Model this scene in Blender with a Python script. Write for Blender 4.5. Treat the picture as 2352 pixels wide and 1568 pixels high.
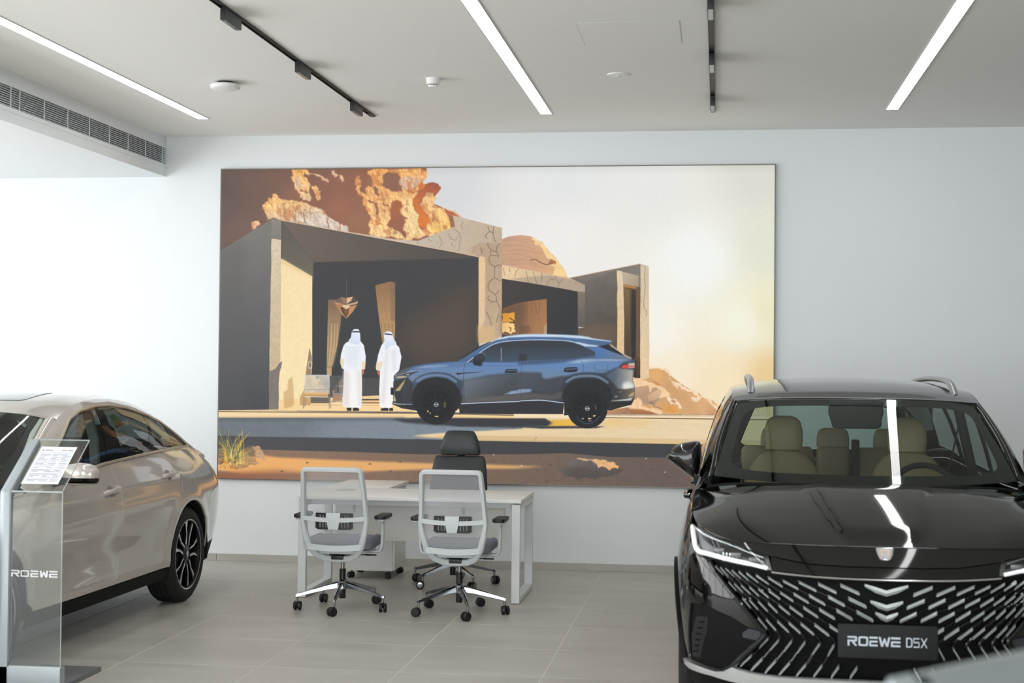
import bpy, bmesh, math, random
import numpy as np
from mathutils import Vector, Matrix, geometry
for o in list(bpy.data.objects): bpy.data.objects.remove(o)
SC=bpy.context.scene; COL=SC.collection
PI=math.pi
# ------------------------------------------------------------------ camera (eye height 1.70 m, 53 mm on full frame)
def make_camera():
    yaw,pitch,roll=math.radians(7.83),math.radians(.95),math.radians(.537)
    f=Vector((-math.sin(yaw)*math.cos(pitch),math.cos(yaw)*math.cos(pitch),math.sin(pitch)))
    r=Vector((math.cos(yaw),math.sin(yaw),0)); d=f.cross(r)
    c,s=math.cos(roll),math.sin(roll); r2=c*r-s*d; d2=s*r+c*d
    cam=bpy.data.cameras.new('camera'); o=bpy.data.objects.new('camera',cam); COL.objects.link(o)
    M=Matrix((r2,-d2,-f)).transposed().to_4x4(); M.translation=(0,0,1.70); o.matrix_world=M
    cam.sensor_width=36; cam.lens=3450/2352*36; cam.clip_start=.05; cam.clip_end=200
    cam.dof.use_dof=True; cam.dof.focus_distance=11.2; cam.dof.aperture_fstop=2.8
    SC.camera=o
make_camera()
# ------------------------------------------------------------------ daylight: overcast white sky through the glazed left side
W=bpy.data.worlds.new('sky'); SC.world=W; W.use_nodes=True
W.node_tree.nodes['Background'].inputs[0].default_value=(.93,.96,1,1); W.node_tree.nodes['Background'].inputs[1].default_value=1.2
def area_light(name,loc,rot,sx,sy,power,col=(1,1,1)):
    l=bpy.data.lights.new(name,'AREA'); l.shape='RECTANGLE'; l.size=sx; l.size_y=sy; l.energy=power; l.color=col
    o=bpy.data.objects.new(name,l); o.location=loc; o.rotation_euler=rot; COL.objects.link(o); o['kind']='structure'; return o
WIN_X=-8.2
area_light('window_daylight',(WIN_X-.12,2.75,1.7),(0,-PI/2,0),3.1,17.7,790,(.985,.985,1))       # bright facade on the left, light comes in through its panes
area_light('window_daylight_front',(-1.5,-4.65,1.8),(PI/2,0,0),11.0,3.0,560,(.93,.97,1))     # shop front far behind the camera
SC.view_settings.view_transform='Standard'; SC.view_settings.look='None'; SC.view_settings.gamma=1; SC.view_settings.use_curve_mapping=False
SC.view_settings.exposure=0.0
SC.cycles.max_bounces=10; SC.cycles.transparent_max_bounces=24; SC.cycles.diffuse_bounces=5; SC.cycles.glossy_bounces=5; SC.cycles.sample_clamp_indirect=6
# ------------------------------------------------------------------ materials
MATS={}
def srgb(c): return tuple(((v/255)/12.92 if v/255<=.04045 else ((v/255+.055)/1.055)**2.4) for v in c)
def mat(name,rgb,rough=.5,metal=0.,noise=.0,nscale=30.,bump=0.,coat=0.,spec=.5,rvar=0.,stretch=(1,1,1)):
    if name in MATS: return MATS[name]
    m=bpy.data.materials.new(name); m.use_nodes=True; N=m.node_tree.nodes; L=m.node_tree.links; b=N['Principled BSDF']
    c=srgb(rgb); b.inputs['Base Color'].default_value=(*c,1); b.inputs['Roughness'].default_value=rough; b.inputs['Metallic'].default_value=metal
    b.inputs['Specular IOR Level'].default_value=spec; b.inputs['Coat Weight'].default_value=coat; b.inputs['Coat Roughness'].default_value=.03
    if noise or bump or rvar:
        tc=N.new('ShaderNodeTexCoord'); mp=N.new('ShaderNodeMapping'); mp.inputs['Scale'].default_value=stretch; n=N.new('ShaderNodeTexNoise'); n.inputs['Scale'].default_value=nscale; n.inputs['Detail'].default_value=5
        L.new(tc.outputs['Object'],mp.inputs[0]); L.new(mp.outputs[0],n.inputs[0])
        if noise:
            mx=N.new('ShaderNodeMix'); mx.data_type='RGBA'; mx.inputs['A'].default_value=(*[v*(1-noise) for v in c],1); mx.inputs['B'].default_value=(*[min(v*(1+noise),1) for v in c],1)
            L.new(n.outputs['Fac'],mx.inputs['Factor']); L.new(mx.outputs['Result'],b.inputs['Base Color'])
        if rvar:
            mr=N.new('ShaderNodeMapRange'); mr.inputs[3].default_value=max(rough-rvar,0); mr.inputs[4].default_value=rough+rvar; L.new(n.outputs['Fac'],mr.inputs[0]); L.new(mr.outputs[0],b.inputs['Roughness'])
        if bump:
            bp=N.new('ShaderNodeBump'); bp.inputs['Strength'].default_value=bump; bp.inputs['Distance'].default_value=.002; L.new(n.outputs['Fac'],bp.inputs['Height']); L.new(bp.outputs[0],b.inputs['Normal'])
    MATS[name]=m; return m
def emit(name,rgb,strength,lin=False):
    if name in MATS: return MATS[name]
    m=bpy.data.materials.new(name); m.use_nodes=True; N=m.node_tree.nodes; b=N['Principled BSDF']
    b.inputs['Base Color'].default_value=(.8,.8,.8,1); b.inputs['Emission Color'].default_value=(*(rgb if lin else srgb(rgb)),1); b.inputs['Emission Strength'].default_value=strength
    MATS[name]=m; return m
def glass(name,tint,refl=1.0,haze=0.0,hazecol=(.8,.85,.85),ior=1.5):
    """thin pane: clear tinted transmission, mirror reflection by angle"""
    if name in MATS: return MATS[name]
    m=bpy.data.materials.new(name); m.use_nodes=True; N=m.node_tree.nodes; L=m.node_tree.links; N.remove(N['Principled BSDF']); out=N['Material Output']
    t=N.new('ShaderNodeBsdfTransparent'); t.inputs[0].default_value=(*tint,1); g=N.new('ShaderNodeBsdfGlossy'); g.inputs['Roughness'].default_value=.01; g.inputs[0].default_value=(refl,refl,refl,1)
    lw=N.new('ShaderNodeFresnel'); lw.inputs['IOR'].default_value=ior; mx=N.new('ShaderNodeMixShader'); src=t
    if haze:
        d=N.new('ShaderNodeBsdfDiffuse'); d.inputs[0].default_value=(*hazecol,1); m2=N.new('ShaderNodeMixShader'); m2.inputs[0].default_value=haze; L.new(t.outputs[0],m2.inputs[1]); L.new(d.outputs[0],m2.inputs[2]); src=m2
    ge=N.new('ShaderNodeNewGeometry'); mu=N.new('ShaderNodeMix'); mu.data_type='FLOAT'; mu.inputs['B'].default_value=.06; L.new(ge.outputs['Backfacing'],mu.inputs['Factor']); L.new(lw.outputs[0],mu.inputs['A'])
    L.new(mu.outputs['Result'],mx.inputs[0]); L.new(src.outputs[0],mx.inputs[1]); L.new(g.outputs[0],mx.inputs[2]); L.new(mx.outputs[0],out.inputs[0]); MATS[name]=m; return m
# ------------------------------------------------------------------ objects
def tag(o,label=None,cat=None,group=None,kind=None):
    if label: o['label']=label
    if cat: o['category']=cat
    if group: o['group']=group
    if kind: o['kind']=kind
    return o
def thing(name,label,cat,loc=(0,0,0),rz=0,group=None):
    o=bpy.data.objects.new(name,None); o.empty_display_size=.1; COL.objects.link(o); o.location=loc; o.rotation_euler=(0,0,rz); return tag(o,label,cat,group)
def link(name,me,m,parent=None,kind=None):
    for x in (m if isinstance(m,(list,tuple)) else [m]): me.materials.append(x)
    o=bpy.data.objects.new(name,me); COL.objects.link(o)
    if parent: o.parent=parent
    if kind: o['kind']=kind
    return o
def obj(name,bm,m,parent=None,smooth=38,kind=None):
    bmesh.ops.recalc_face_normals(bm,faces=bm.faces)
    me=bpy.data.meshes.new(name); 
    if smooth:
        a=math.radians(smooth)
        for f in bm.faces: f.smooth=True
        for e in bm.edges:
            if len(e.link_faces)!=2 or e.calc_face_angle(0)>a: e.smooth=False
    bm.to_mesh(me); bm.free(); return link(name,me,m,parent,kind)
def BM(): return bmesh.new()
def box(bm,c,s,bev=0,rot=None,seg=2):
    r=bmesh.ops.create_cube(bm,size=1); v=r['verts']
    for x in v: x.co=Vector((x.co.x*s[0],x.co.y*s[1],x.co.z*s[2]))
    if bev:
        es=list({e for x in v for e in x.link_edges}); q=bmesh.ops.bevel(bm,geom=es,offset=bev,segments=seg,profile=.6,affect='EDGES'); v=list({x for f in q['faces'] for x in f.verts}|{x for x in v if x.is_valid})
    M=Matrix.Translation(c)@(rot.to_4x4() if rot is not None else Matrix())
    bmesh.ops.transform(bm,matrix=M,verts=v); return v
def tube(bm,pts,r,seg=10,closed=False,cap=True,sx=1.,sy=1.,up=None):
    P=[Vector(p) for p in pts]; n=len(P); R=r if hasattr(r,'__len__') else [r]*n; rings=[]; prev=None
    for i in range(n):
        t=(P[(i+1)%n]-P[i-1]) if closed else (P[min(i+1,n-1)]-P[max(i-1,0)]); t.normalize()
        if prev is None:
            a=Vector(up) if up else (Vector((0,0,1)) if abs(t.z)<.9 else Vector((1,0,0))); prev=(a-t*a.dot(t)).normalized()
        else: prev=(prev-t*prev.dot(t)).normalized()
        b=t.cross(prev)
        rings.append([bm.verts.new(P[i]+(prev*math.cos(2*PI*k/seg)*sy+b*math.sin(2*PI*k/seg)*sx)*R[i]) for k in range(seg)])
    for i in range(n if closed else n-1):
        A=rings[i];B=rings[(i+1)%n]
        for k in range(seg): bm.faces.new((A[k],A[(k+1)%seg],B[(k+1)%seg],B[k]))
    if cap and not closed: bm.faces.new(rings[0][::-1]); bm.faces.new(rings[-1])
def sweep(bm,pts,prof,closed=False,up=(0,0,1),cap=True):
    """closed profile [(side,up)] swept along pts"""
    P=[Vector(p) for p in pts]; n=len(P); rings=[]
    for i in range(n):
        t=(P[(i+1)%n]-P[i-1]) if closed else (P[min(i+1,n-1)]-P[max(i-1,0)]); t.normalize(); s=t.cross(Vector(up)).normalized(); u=s.cross(t)
        rings.append([bm.verts.new(P[i]+s*a+u*b) for a,b in prof])
    m=len(prof)
    for i in range(n if closed else n-1):
        A=rings[i];B=rings[(i+1)%n]
        for k in range(m): bm.faces.new((A[k],A[(k+1)%m],B[(k+1)%m],B[k]))
    if cap and not closed: bm.faces.new(rings[0][::-1]); bm.faces.new(rings[-1])
def lathe(bm,prof,M=Matrix(),seg=32,closed=False,cap=True):
    """prof [(r,h)] about local z"""
    rings=[]
    for r,h in prof:
        rings.append([bm.verts.new(M@Vector((max(r,1e-5)*math.cos(2*PI*k/seg),max(r,1e-5)*math.sin(2*PI*k/seg),h))) for k in range(seg)])
    for i in range(len(rings) if closed else len(rings)-1):
        A=rings[i];B=rings[(i+1)%len(rings)]
        for k in range(seg): bm.faces.new((A[k],A[(k+1)%seg],B[(k+1)%seg],B[k]))
    if not closed and cap:
        for R in (rings[0],rings[-1]):
            try: bm.faces.new(R)
            except Exception: pass
def prism(bm,poly,th,M=Matrix(),bev=0):
    """polygon in local xy, from z=0 to th"""
    a=[bm.verts.new(Vector((x,y,0))) for x,y in poly]; b=[bm.verts.new(Vector((x,y,th))) for x,y in poly]; n=len(a)
    fs=[bm.faces.new(a[::-1]),bm.faces.new(b)]+[bm.faces.new((a[i],a[(i+1)%n],b[(i+1)%n],b[i])) for i in range(n)]
    vs=a+b
    if bev:
        bmesh.ops.recalc_face_normals(bm,faces=fs); es=list(fs[0].edges)+list(fs[1].edges)
        q=bmesh.ops.bevel(bm,geom=es,offset=bev,segments=2,profile=.6,affect='EDGES'); vs=list({x for x in vs if x.is_valid}|{x for f in q['faces'] for x in f.verts})
    bmesh.ops.transform(bm,matrix=M,verts=vs)
def loft(bm,rings,closed=True,cap=True):
    R=[[bm.verts.new(Vector(p)) for p in r] for r in rings]; m=len(R[0])
    for i in range(len(R)-1):
        for k in range(m if closed else m-1): bm.faces.new((R[i][k],R[i][(k+1)%m],R[i+1][(k+1)%m],R[i+1][k]))
    if cap and closed: bm.faces.new(R[0][::-1]); bm.faces.new(R[-1])
def rrect(w,h,r,n=5):
    out=[]
    for cx,cy,a0 in ((w/2-r,h/2-r,0),(-w/2+r,h/2-r,90),(-w/2+r,-h/2+r,180),(w/2-r,-h/2+r,270)):
        for k in range(n+1):
            a=math.radians(a0+90*k/n); out.append((cx+r*math.cos(a),cy+r*math.sin(a)))
    return out
def spline(pts,n=8,closed=False):
    p=np.asarray(pts,float); N=len(p); out=[]
    g=(lambda i:p[i%N]) if closed else (lambda i:p[i] if 0<=i<N else (2*p[0]-p[1] if i<0 else 2*p[-1]-p[-2]))
    for i in range(N if closed else N-1):
        a,b,c,d=g(i-1),g(i),g(i+1),g(i+2)
        for t in np.arange(n)/n: out.append(.5*((2*b)+(-a+c)*t+(2*a-5*b+4*c-d)*t*t+(-a+3*b-3*c+d)*t**3))
    if not closed: out.append(p[-1])
    return np.array(out)
def dup(root,loc,rz,**props):
    r=root.copy(); COL.objects.link(r); r.location=loc; r.rotation_euler=(0,0,rz)
    for k,v in props.items(): r[k]=v
    for ch in list(root.children):
        c=ch.copy(); COL.objects.link(c); c.parent=r
        for g in ch.children:
            d=g.copy(); COL.objects.link(d); d.parent=c
    return r
# ------------------------------------------------------------------ curved sheet panels cut from a surface S(u,v)
def dens(poly,su,sv,step):
    p=np.asarray(poly,float); out=[]
    for i in range(len(p)):
        a=p[i];b=p[(i+1)%len(p)]; L=math.hypot((b[0]-a[0])*su,(b[1]-a[1])*sv); n=max(1,int(math.ceil(L/step)))
        for k in range(n): out.append(a+(b-a)*k/n)
    return np.array(out)
def inside(poly,x,y):
    r=np.zeros(len(x),bool); n=len(poly)
    for i in range(n):
        x0,y0=poly[i];x1,y1=poly[(i+1)%n]
        if y0==y1: continue
        c=((y0>y)!=(y1>y))&(x<(x1-x0)*(y-y0)/(y1-y0)+x0); r^=c
    return r
def sheet(name,S,outer,mat_,parent,holes=(),step=.04,su=1.,sv=1.,off=0.,flange=.0,out=(0,0,0),kind=None,flip=None):
    """metric scale of the parameters is (su,sv); flange = depth of the folded rim; out = a point inside the body"""
    rings=[dens(outer,su,sv,step)]+[dens(h,su,sv,step) for h in holes]
    lo=rings[0].min(0);hi=rings[0].max(0)
    gu=np.arange(lo[0],hi[0],step/su)+step/su*.5; gv=np.arange(lo[1],hi[1],step/sv)+step/sv*.5
    G=np.stack(np.meshgrid(gu,gv),-1).reshape(-1,2)
    ok=inside(rings[0],G[:,0],G[:,1])
    for h in rings[1:]: ok&=~inside(h,G[:,0],G[:,1])
    G=G[ok]; B=np.concatenate(rings)
    if len(G):
        sc=np.array([su,sv]); keep=np.ones(len(G),bool)
        for k in range(0,len(B),400):
            d=((G[:,None]-B[None,k:k+400])*sc); keep&=((d**2).sum(-1)).min(1)>(.45*step)**2
        G=G[keep]
    V=np.concatenate([B,G])*np.array([su,sv]); E=[]; o=0
    for r in rings: n=len(r); E+=[(o+i,o+(i+1)%n) for i in range(n)]; o+=n
    r=geometry.delaunay_2d_cdt([Vector(v) for v in V],E,[],0,1e-7)
    P=np.array([tuple(v) for v in r[0]])/np.array([su,sv]); F=np.array([tuple(f) for f in r[2]],int)
    c=P[F].mean(1); ok=inside(rings[0],c[:,0],c[:,1])
    for h in rings[1:]: ok&=~inside(h,c[:,0],c[:,1])
    F=F[ok]
    def pos(p): return S(p[:,0],p[:,1])
    e=1e-3
    X=pos(P); N=np.cross(pos(P+[e/su,0])-pos(P-[e/su,0]),pos(P+[0,e/sv])-pos(P-[0,e/sv])); N/=np.linalg.norm(N,axis=1)[:,None]+1e-12
    s=np.sign(np.sum((X-np.array(out))*N)) if flip is None else flip
    N*=s; X=X+N*off
    tri=X[F]; fn=np.cross(tri[:,1]-tri[:,0],tri[:,2]-tri[:,0]); w=(fn*N[F].mean(1)).sum(1)<0; F[w]=F[w][:,::-1]
    verts=[X];norms=[N];faces=F.tolist(); nv=len(X)
    if flange:
        used={}; 
        ed={}
        for a,b,c_ in faces:
            for i,j in ((a,b),(b,c_),(c_,a)): ed[(i,j)]=1
        bd=[(i,j) for (i,j) in ed if (j,i) not in ed]
        ring=sorted({i for e_ in bd for i in e_}); idx={v:k for k,v in enumerate(ring)}
        T=np.zeros((len(ring),3))
        for i,j in bd: d=X[j]-X[i]; d/=np.linalg.norm(d)+1e-12; T[idx[i]]+=d; T[idx[j]]+=d
        on=np.cross(T,N[ring]); on/=np.linalg.norm(on,axis=1)[:,None]+1e-12
        top=X[ring]; bot=X[ring]-N[ring]*flange
        verts+= [top,bot]; norms+=[(on+N[ring]*.6),on]; m=len(ring)
        for i,j in bd: a,b=idx[i],idx[j]; faces.append([nv+b,nv+a,nv+m+a,nv+m+b])
    V=np.concatenate(verts); NN=np.concatenate(norms); NN/=np.linalg.norm(NN,axis=1)[:,None]+1e-12
    me=bpy.data.meshes.new(name); me.from_pydata(V.tolist(),[],faces); me.polygons.foreach_set('use_smooth',[True]*len(faces))
    me.normals_split_custom_set_from_vertices(NN.tolist()); me.update()
    return link(name,me,mat_,parent,kind)
def mirror_u(poly): return [(-u,v) for u,v in poly][::-1]
import numpy as np, math
# ------------------------------------------------------------------ poster painter
PW,PH=1700,962          # print resolution (poster is 4.74 x 2.68 m)
class Painter:
    FR={'t':(0,0,1),'a':(500,380,7.84),'b':(790,380,7.84),'c':(680,640,4.9),'d':(890,750,6.03),'e':(1170,750,6.032),'f':(1080,520,5.3455),
        'g':(1380,820,7.35),'h':(1100,940,4.2),'A':(480,360,2.6134),'B':(1100,360,2.6129),'C':(480,900,3.5636)}
    def __init__(s,hom):
        s.h=hom; s.im=np.zeros((PH,PW,3),np.float32); s.rng=np.random.default_rng(7); s.k=1.34
        s.Y,s.X=np.mgrid[0:PH,0:PW].astype(np.float32)
    def pt(s,fr,pts):
        ox,oy,k=s.FR[fr]; p=np.array(pts,float)
        return s.px(ox+p[:,0]/k, oy+p[:,1]/k)
    def px(s,u,v):
        h=s.h; w=h[6]*u+h[7]*v+1
        return np.stack([(h[0]*u+h[1]*v+h[2])/w*PW,(h[3]*u+h[4]*v+h[5])/w*PH],1)
    def noise(s,h,w,sc,seed,oct=4,ax=1.0):
        r=np.random.default_rng(seed); out=np.zeros((h,w),np.float32); a=1.0; t=0
        for o in range(oct):
            c=max(sc/2**o,1.0); gh,gw=int(h/c)+3,int(w/(c*ax))+3
            g=r.random((gh,gw),dtype=np.float32)
            y=np.arange(h)/c; x=np.arange(w)/(c*ax); yi=y.astype(int); xi=x.astype(int)
            fy=(y-yi)[:,None]; fx=(x-xi)[None]; fy=fy*fy*(3-2*fy); fx=fx*fx*(3-2*fx)
            A=g[yi][:,xi]; B=g[yi][:,xi+1]; C=g[yi+1][:,xi]; D=g[yi+1][:,xi+1]
            out+=a*((A*(1-fx)+B*fx)*(1-fy)+(C*(1-fx)+D*fx)*fy); t+=a; a*=.55
        return out/t-.5
    def rough(s,p,amp,seed):
        r=np.random.default_rng(seed); p=list(map(np.array,p)); 
        lev=0; a=amp
        while lev<4:
            q=[]
            for i in range(len(p)):
                A=p[i];B=p[(i+1)%len(p)]; q.append(A); d=B-A; L=np.hypot(*d)
                if L>3:
                    n=np.array([-d[1],d[0]])/L
                    q.append((A+B)/2+n*r.normal()*min(a,L*.22))
            p=q; a*=.6; lev+=1
        return np.array(p)
    def blur(s,m,r):
        r=int(round(r))
        if r<1: return m
        for ax in (0,1):
            for _ in range(2):
                c=np.cumsum(np.concatenate([np.repeat(np.take(m,[0],ax),r+1,ax),m,np.repeat(np.take(m,[-1],ax),r,ax)],ax),axis=ax)
                n=m.shape[ax]
                m=(np.take(c,range(2*r+1,2*r+1+n),ax)-np.take(c,range(0,n),ax))/(2*r+1)
        return m
    def cover(s,p,blur=0):
        S=3; pad=int(blur*2.5)+2
        x0=max(int(p[:,0].min())-pad,0);x1=min(int(p[:,0].max())+pad+1,PW);y0=max(int(p[:,1].min())-pad,0);y1=min(int(p[:,1].max())+pad+1,PH)
        if x1<=x0 or y1<=y0: return None
        h=(y1-y0)*S;w=(x1-x0)*S; cnt=np.zeros((h,w+1),np.int32)
        q=(p-[x0,y0])*S-.5
        n=len(q)
        for i in range(n):
            ax,ay=q[i];bx,by=q[(i+1)%n]
            if ay==by: continue
            if ay>by: ax,ay,bx,by=bx,by,ax,ay
            r0=max(math.ceil(ay),0); r1=min(math.ceil(by),h)
            if r1<=r0: continue
            r=np.arange(r0,r1); xs=ax+(r-ay)*(bx-ax)/(by-ay)
            c=np.clip(np.ceil(xs),0,w).astype(int)
            np.add.at(cnt,(r,c),1)
        m=(np.cumsum(cnt[:,:w],1)&1).astype(np.float32).reshape(y1-y0,S,x1-x0,S).mean((1,3))
        if blur: m=s.blur(m,blur)
        return x0,y0,x1,y1,m
    def col(s,c,x0,y0,x1,y1,fr):
        if isinstance(c[0],(tuple,list)) :   # gradient (c0,c1,(xa,ya),(xb,yb)) in frame coords
            a,b=s.pt(fr,[c[2],c[3]]); d=b-a
            t=((s.X[y0:y1,x0:x1]-a[0])*d[0]+(s.Y[y0:y1,x0:x1]-a[1])*d[1])/(d@d); t=np.clip(t,0,1)[...,None]
            return (np.array(c[0])*(1-t)+np.array(c[1])*t)/255
        return np.broadcast_to(np.array(c,np.float32)/255,(y1-y0,x1-x0,3))
    def poly(s,fr,pts,c,blur=0,rough=0,tex=0,sc=14,al=1,seed=None,smooth=False,ax=1.0,rel=0,mott=None):
        p=s.pt(fr,pts); seed=seed if seed is not None else int(abs(p.sum()))%9999
        if smooth: p=spl(p)
        if rough: p=s.rough(p,rough*s.k,seed)
        r=s.cover(p,blur*s.k)
        if r is None: return
        x0,y0,x1,y1,m=r; m=(m*al)[...,None]
        C=s.col(c,x0,y0,x1,y1,fr)
        if tex: C=C*(1+tex*2*s.noise(y1-y0,x1-x0,sc*s.k,seed,5,ax)[...,None])
        if mott:
            n=s.noise(y1-y0,x1-x0,mott[2]*s.k,seed+9,5,.6); q=np.clip((n-mott[1])/.07,0,1)[...,None]*mott[3]; C=C*(1-q)+np.array(mott[0],np.float32)/255*q
        if rel:
            n=s.noise(y1-y0,x1-x0,22*s.k,seed+5,6,.7); e=n-np.roll(np.roll(n,2,0),-2,1); C=C*np.clip(1+rel*np.clip(e*11,-1,.8),.35,1.25)[...,None]*(1+np.array([.0,-.10,-.18],np.float32)*np.clip(-e*4*rel,0,1)[...,None])
        s.im[y0:y1,x0:x1]=s.im[y0:y1,x0:x1]*(1-m)+C*m
    def line(s,fr,pts,w,c,al=1,blur=0,smooth=True,taper=False):
        p=s.pt(fr,pts)
        if smooth and len(p)>2: p=spl(p,False)
        d=np.gradient(p,axis=0); L=np.hypot(d[:,0],d[:,1])[:,None]+1e-6; n=np.stack([-d[:,1],d[:,0]],1)/L
        ww=np.full(len(p),w*s.k/2)
        if taper: ww=ww*np.linspace(1,.15,len(p))
        q=np.concatenate([p+n*ww[:,None],(p-n*ww[:,None])[::-1]])
        r=s.cover(q,blur*s.k)
        if r is None: return
        x0,y0,x1,y1,m=r; m=(m*al)[...,None]; s.im[y0:y1,x0:x1]=s.im[y0:y1,x0:x1]*(1-m)+s.col(c,x0,y0,x1,y1,fr)*m
    def ell(s,fr,cx,cy,rx,ry,c,**k):
        a=np.linspace(0,2*np.pi,40,endpoint=False)
        s.poly(fr,np.stack([cx+rx*np.cos(a),cy+ry*np.sin(a)],1),c,**k)
def spl(p,closed=True,n=6):
    p=np.asarray(p,float); N=len(p); out=[]
    g=(lambda i:p[i%N]) if closed else (lambda i:p[min(max(i,0),N-1)])
    for i in range(N if closed else N-1):
        a,b,c,d=g(i-1),g(i),g(i+1),g(i+2)
        for t in np.arange(n)/n:
            out.append(.5*((2*b)+(-a+c)*t+(2*a-5*b+4*c-d)*t*t+(-a+3*b-3*c+d)*t**3))
    if not closed: out.append(p[-1])
    return np.array(out)

def paint_poster(hom):
    P=Painter(hom); poly,line,ell=P.poly,P.line,P.ell
    # ---- sky
    def at(u,v): return P.px(np.array([u]),np.array([v]))[0]
    xs=[(1000,400,(219,220,222)),(1300,400,(232,233,233)),(1500,420,(236,236,232)),(1760,400,(224,223,212)),(1300,560,(243,241,237)),(1600,600,(248,250,247)),(1775,560,(230,231,214)),
        (1500,760,(250,247,236)),(1700,740,(248,247,228)),(1772,720,(240,236,200)),(1520,870,(252,238,211)),(1660,880,(251,232,196)),(1772,870,(238,207,150)),(1690,1000,(246,222,180))]
    W=np.zeros((PH,PW),np.float32)
    for u,v,c in xs:
        a=at(u,v); w=1/(((P.X-a[0])**2+(P.Y-a[1])**2)/1e4+.05)**1.6
        P.im+=w[...,None]*np.array(c,np.float32)/255; W+=w
    P.im/=W[...,None]
    # ---- round boulder behind the low building
    poly('f',[(380,160),(480,120),(620,105),(745,120),(860,185),(960,290),(1060,400),(1150,520),(1190,615),(1200,660),(380,640)],((201,158,132),(222,172,128),(400,200),(1100,500)),tex=.05,sc=20,ax=3)
    poly('f',[(745,120),(860,185),(960,290),(1060,400),(1150,520),(1190,630),(1000,600),(1040,500),(960,470),(1040,430),(940,390),(900,300),(820,230),(750,160)],((249,214,160),(250,212,150),(800,150),(1150,600)),rough=2,tex=.05,sc=8)
    for k,(a,b,c) in enumerate([(400,170,700),(400,240,800),(420,300,880),(400,350,760),(480,420,820),(500,470,900)]):
        line('f',[(a,b),((a+c)/2,b-14),(c,b+40)],2.2,(176,128,104),al=.35,blur=1)
    line('f',[(740,415),(800,405),(860,440),(930,465),(1010,455)],2.4,(120,82,62),al=.8)
    poly('f',[(960,440),(1000,400),(1050,430),(1040,475),(980,460)],(160,100,66),rough=1.5,al=.8)
    # ---- rocks right of the house
    poly('g',[(520,350),(660,350),(660,280),(820,200),(980,190),(1120,205),(1160,290),(1230,350),(1380,460),(1500,540),(1640,590),(1760,700),(1880,720),(1960,800),(2040,880),(2130,880),(2140,1010),(100,1000),(110,900),(470,840),(560,700)],((214,165,112),(226,176,124),(900,300),(1600,950)),tex=.05,sc=16)
    for pts in ([(980,190),(1120,205),(1170,300),(1160,385),(1120,260),(1060,215)],[(1170,370),(1260,420),(1390,500),(1560,530),(1650,590),(1750,690),(1640,660),(1560,590),(1380,540),(1310,480),(1300,550),(1250,500)],[(1540,660),(1640,650),(1700,690),(1620,760),(1560,740)],
                [(1760,730),(1870,720),(1950,820),(2040,890),(2120,900),(2130,1000),(2040,1000),(2020,940),(1900,870)]):
        poly('g',pts,(250,222,188),rough=2.2,tex=.05,sc=5)
    poly('g',[(820,200),(980,190),(1060,280),(1000,420),(840,350)],(233,178,112),blur=3,al=.8)
    poly('g',[(1000,480),(1160,650),(1240,720),(1380,820),(1300,950),(1340,990),(1700,985),(1600,800),(1400,620),(1160,400)],((206,156,106),(212,162,114),(1100,500),(1500,950)),blur=5,al=.6)
    poly('g',[(1710,760),(1800,720),(1900,840),(2030,960),(2040,1005),(1840,1000),(1740,920)],((226,176,128),(200,150,104),(1750,760),(1950,1000)),blur=1.5)
    poly('g',[(560,500),(740,500),(860,520),(980,520),(1010,610),(1000,700),(900,800),(760,800),(690,760),(590,690)],((196,160,128),(178,146,120),(700,500),(760,800)),blur=1,tex=.04)
    poly('g',[(520,350),(700,370),(900,440),(1020,480),(1100,560),(1170,660),(1080,700),(990,690),(1010,560),(960,520),(860,520),(830,600),(800,480),(720,490),(560,500)],(247,209,164),rough=2,tex=.06,sc=8)
    poly('g',[(860,400),(960,430),(1030,490),(930,470)],(214,140,80),blur=1)
    poly('g',[(990,700),(1080,670),(1180,690),(1290,740),(1360,830),(1350,890),(1200,950),(1060,910),(1010,830)],((216,168,122),(232,160,74),(1150,720),(1150,940)),tex=.05)
    poly('g',[(1100,670),(1180,690),(1290,740),(1370,840),(1330,890),(1310,820),(1240,790),(1180,790)],(250,222,190),rough=2)
    poly('g',[(1200,710),(1270,740),(1250,785),(1190,750)],(190,142,106),blur=1)
    poly('g',[(790,650),(860,600),(990,540),(1010,640),(960,700),(880,730),(800,740)],((224,186,150),(200,160,128),(950,560),(820,740)),blur=1)
    poly('g',[(470,840),(560,720),(620,680),(680,710),(680,810),(760,840),(900,860),(1020,900),(1030,990),(930,960),(700,880),(490,870)],(249,208,162),rough=1.8,tex=.07,sc=7)
    poly('g',[(460,870),(700,880),(860,920),(980,970),(1010,1000),(520,1000)],((190,126,78),(140,98,70),(700,880),(700,1000)),blur=1)
    poly('g',[(100,900),(470,850),(520,1000),(90,1000)],((200,140,98),(168,124,94),(200,880),(300,1000)),blur=1)
    line('g',[(820,760),(880,780),(900,830),(980,850),(1030,880)],1.6,(90,70,58),al=.6)
    # ---- cliff over the house
    poly('t',[(505,380),(980,380),(980,396),(979,408),(970,417),(976,423),(992,419),(1005,421),(1013,433),(999,451),(995,467),(1020,478),(1045,486),(1063,500),(1075,592),(640,530),(505,577)],((112,92,84),(158,104,80),(540,420),(860,470)),tex=.05,sc=40)
    poly('a',[(66,80),(260,280),(500,500),(600,900),(560,1210),(66,1430)],((92,80,76),(126,100,90),(66,500),(600,1100)),blur=16,al=.65)
    poly('a',[(1130,560),(1300,420),(1500,380),(1700,640),(2200,700),(2352,500),(2352,1100),(2000,800),(1600,640)],(176,112,86),blur=16,al=.7)
    poly('b',[(0,300),(280,500),(440,1000),(400,1240),(0,1070)],((150,98,80),(160,116,90),(0,500),(200,1100)),blur=10,al=.6)
    L=(243,186,124); Lp=(238,194,152)
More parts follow.
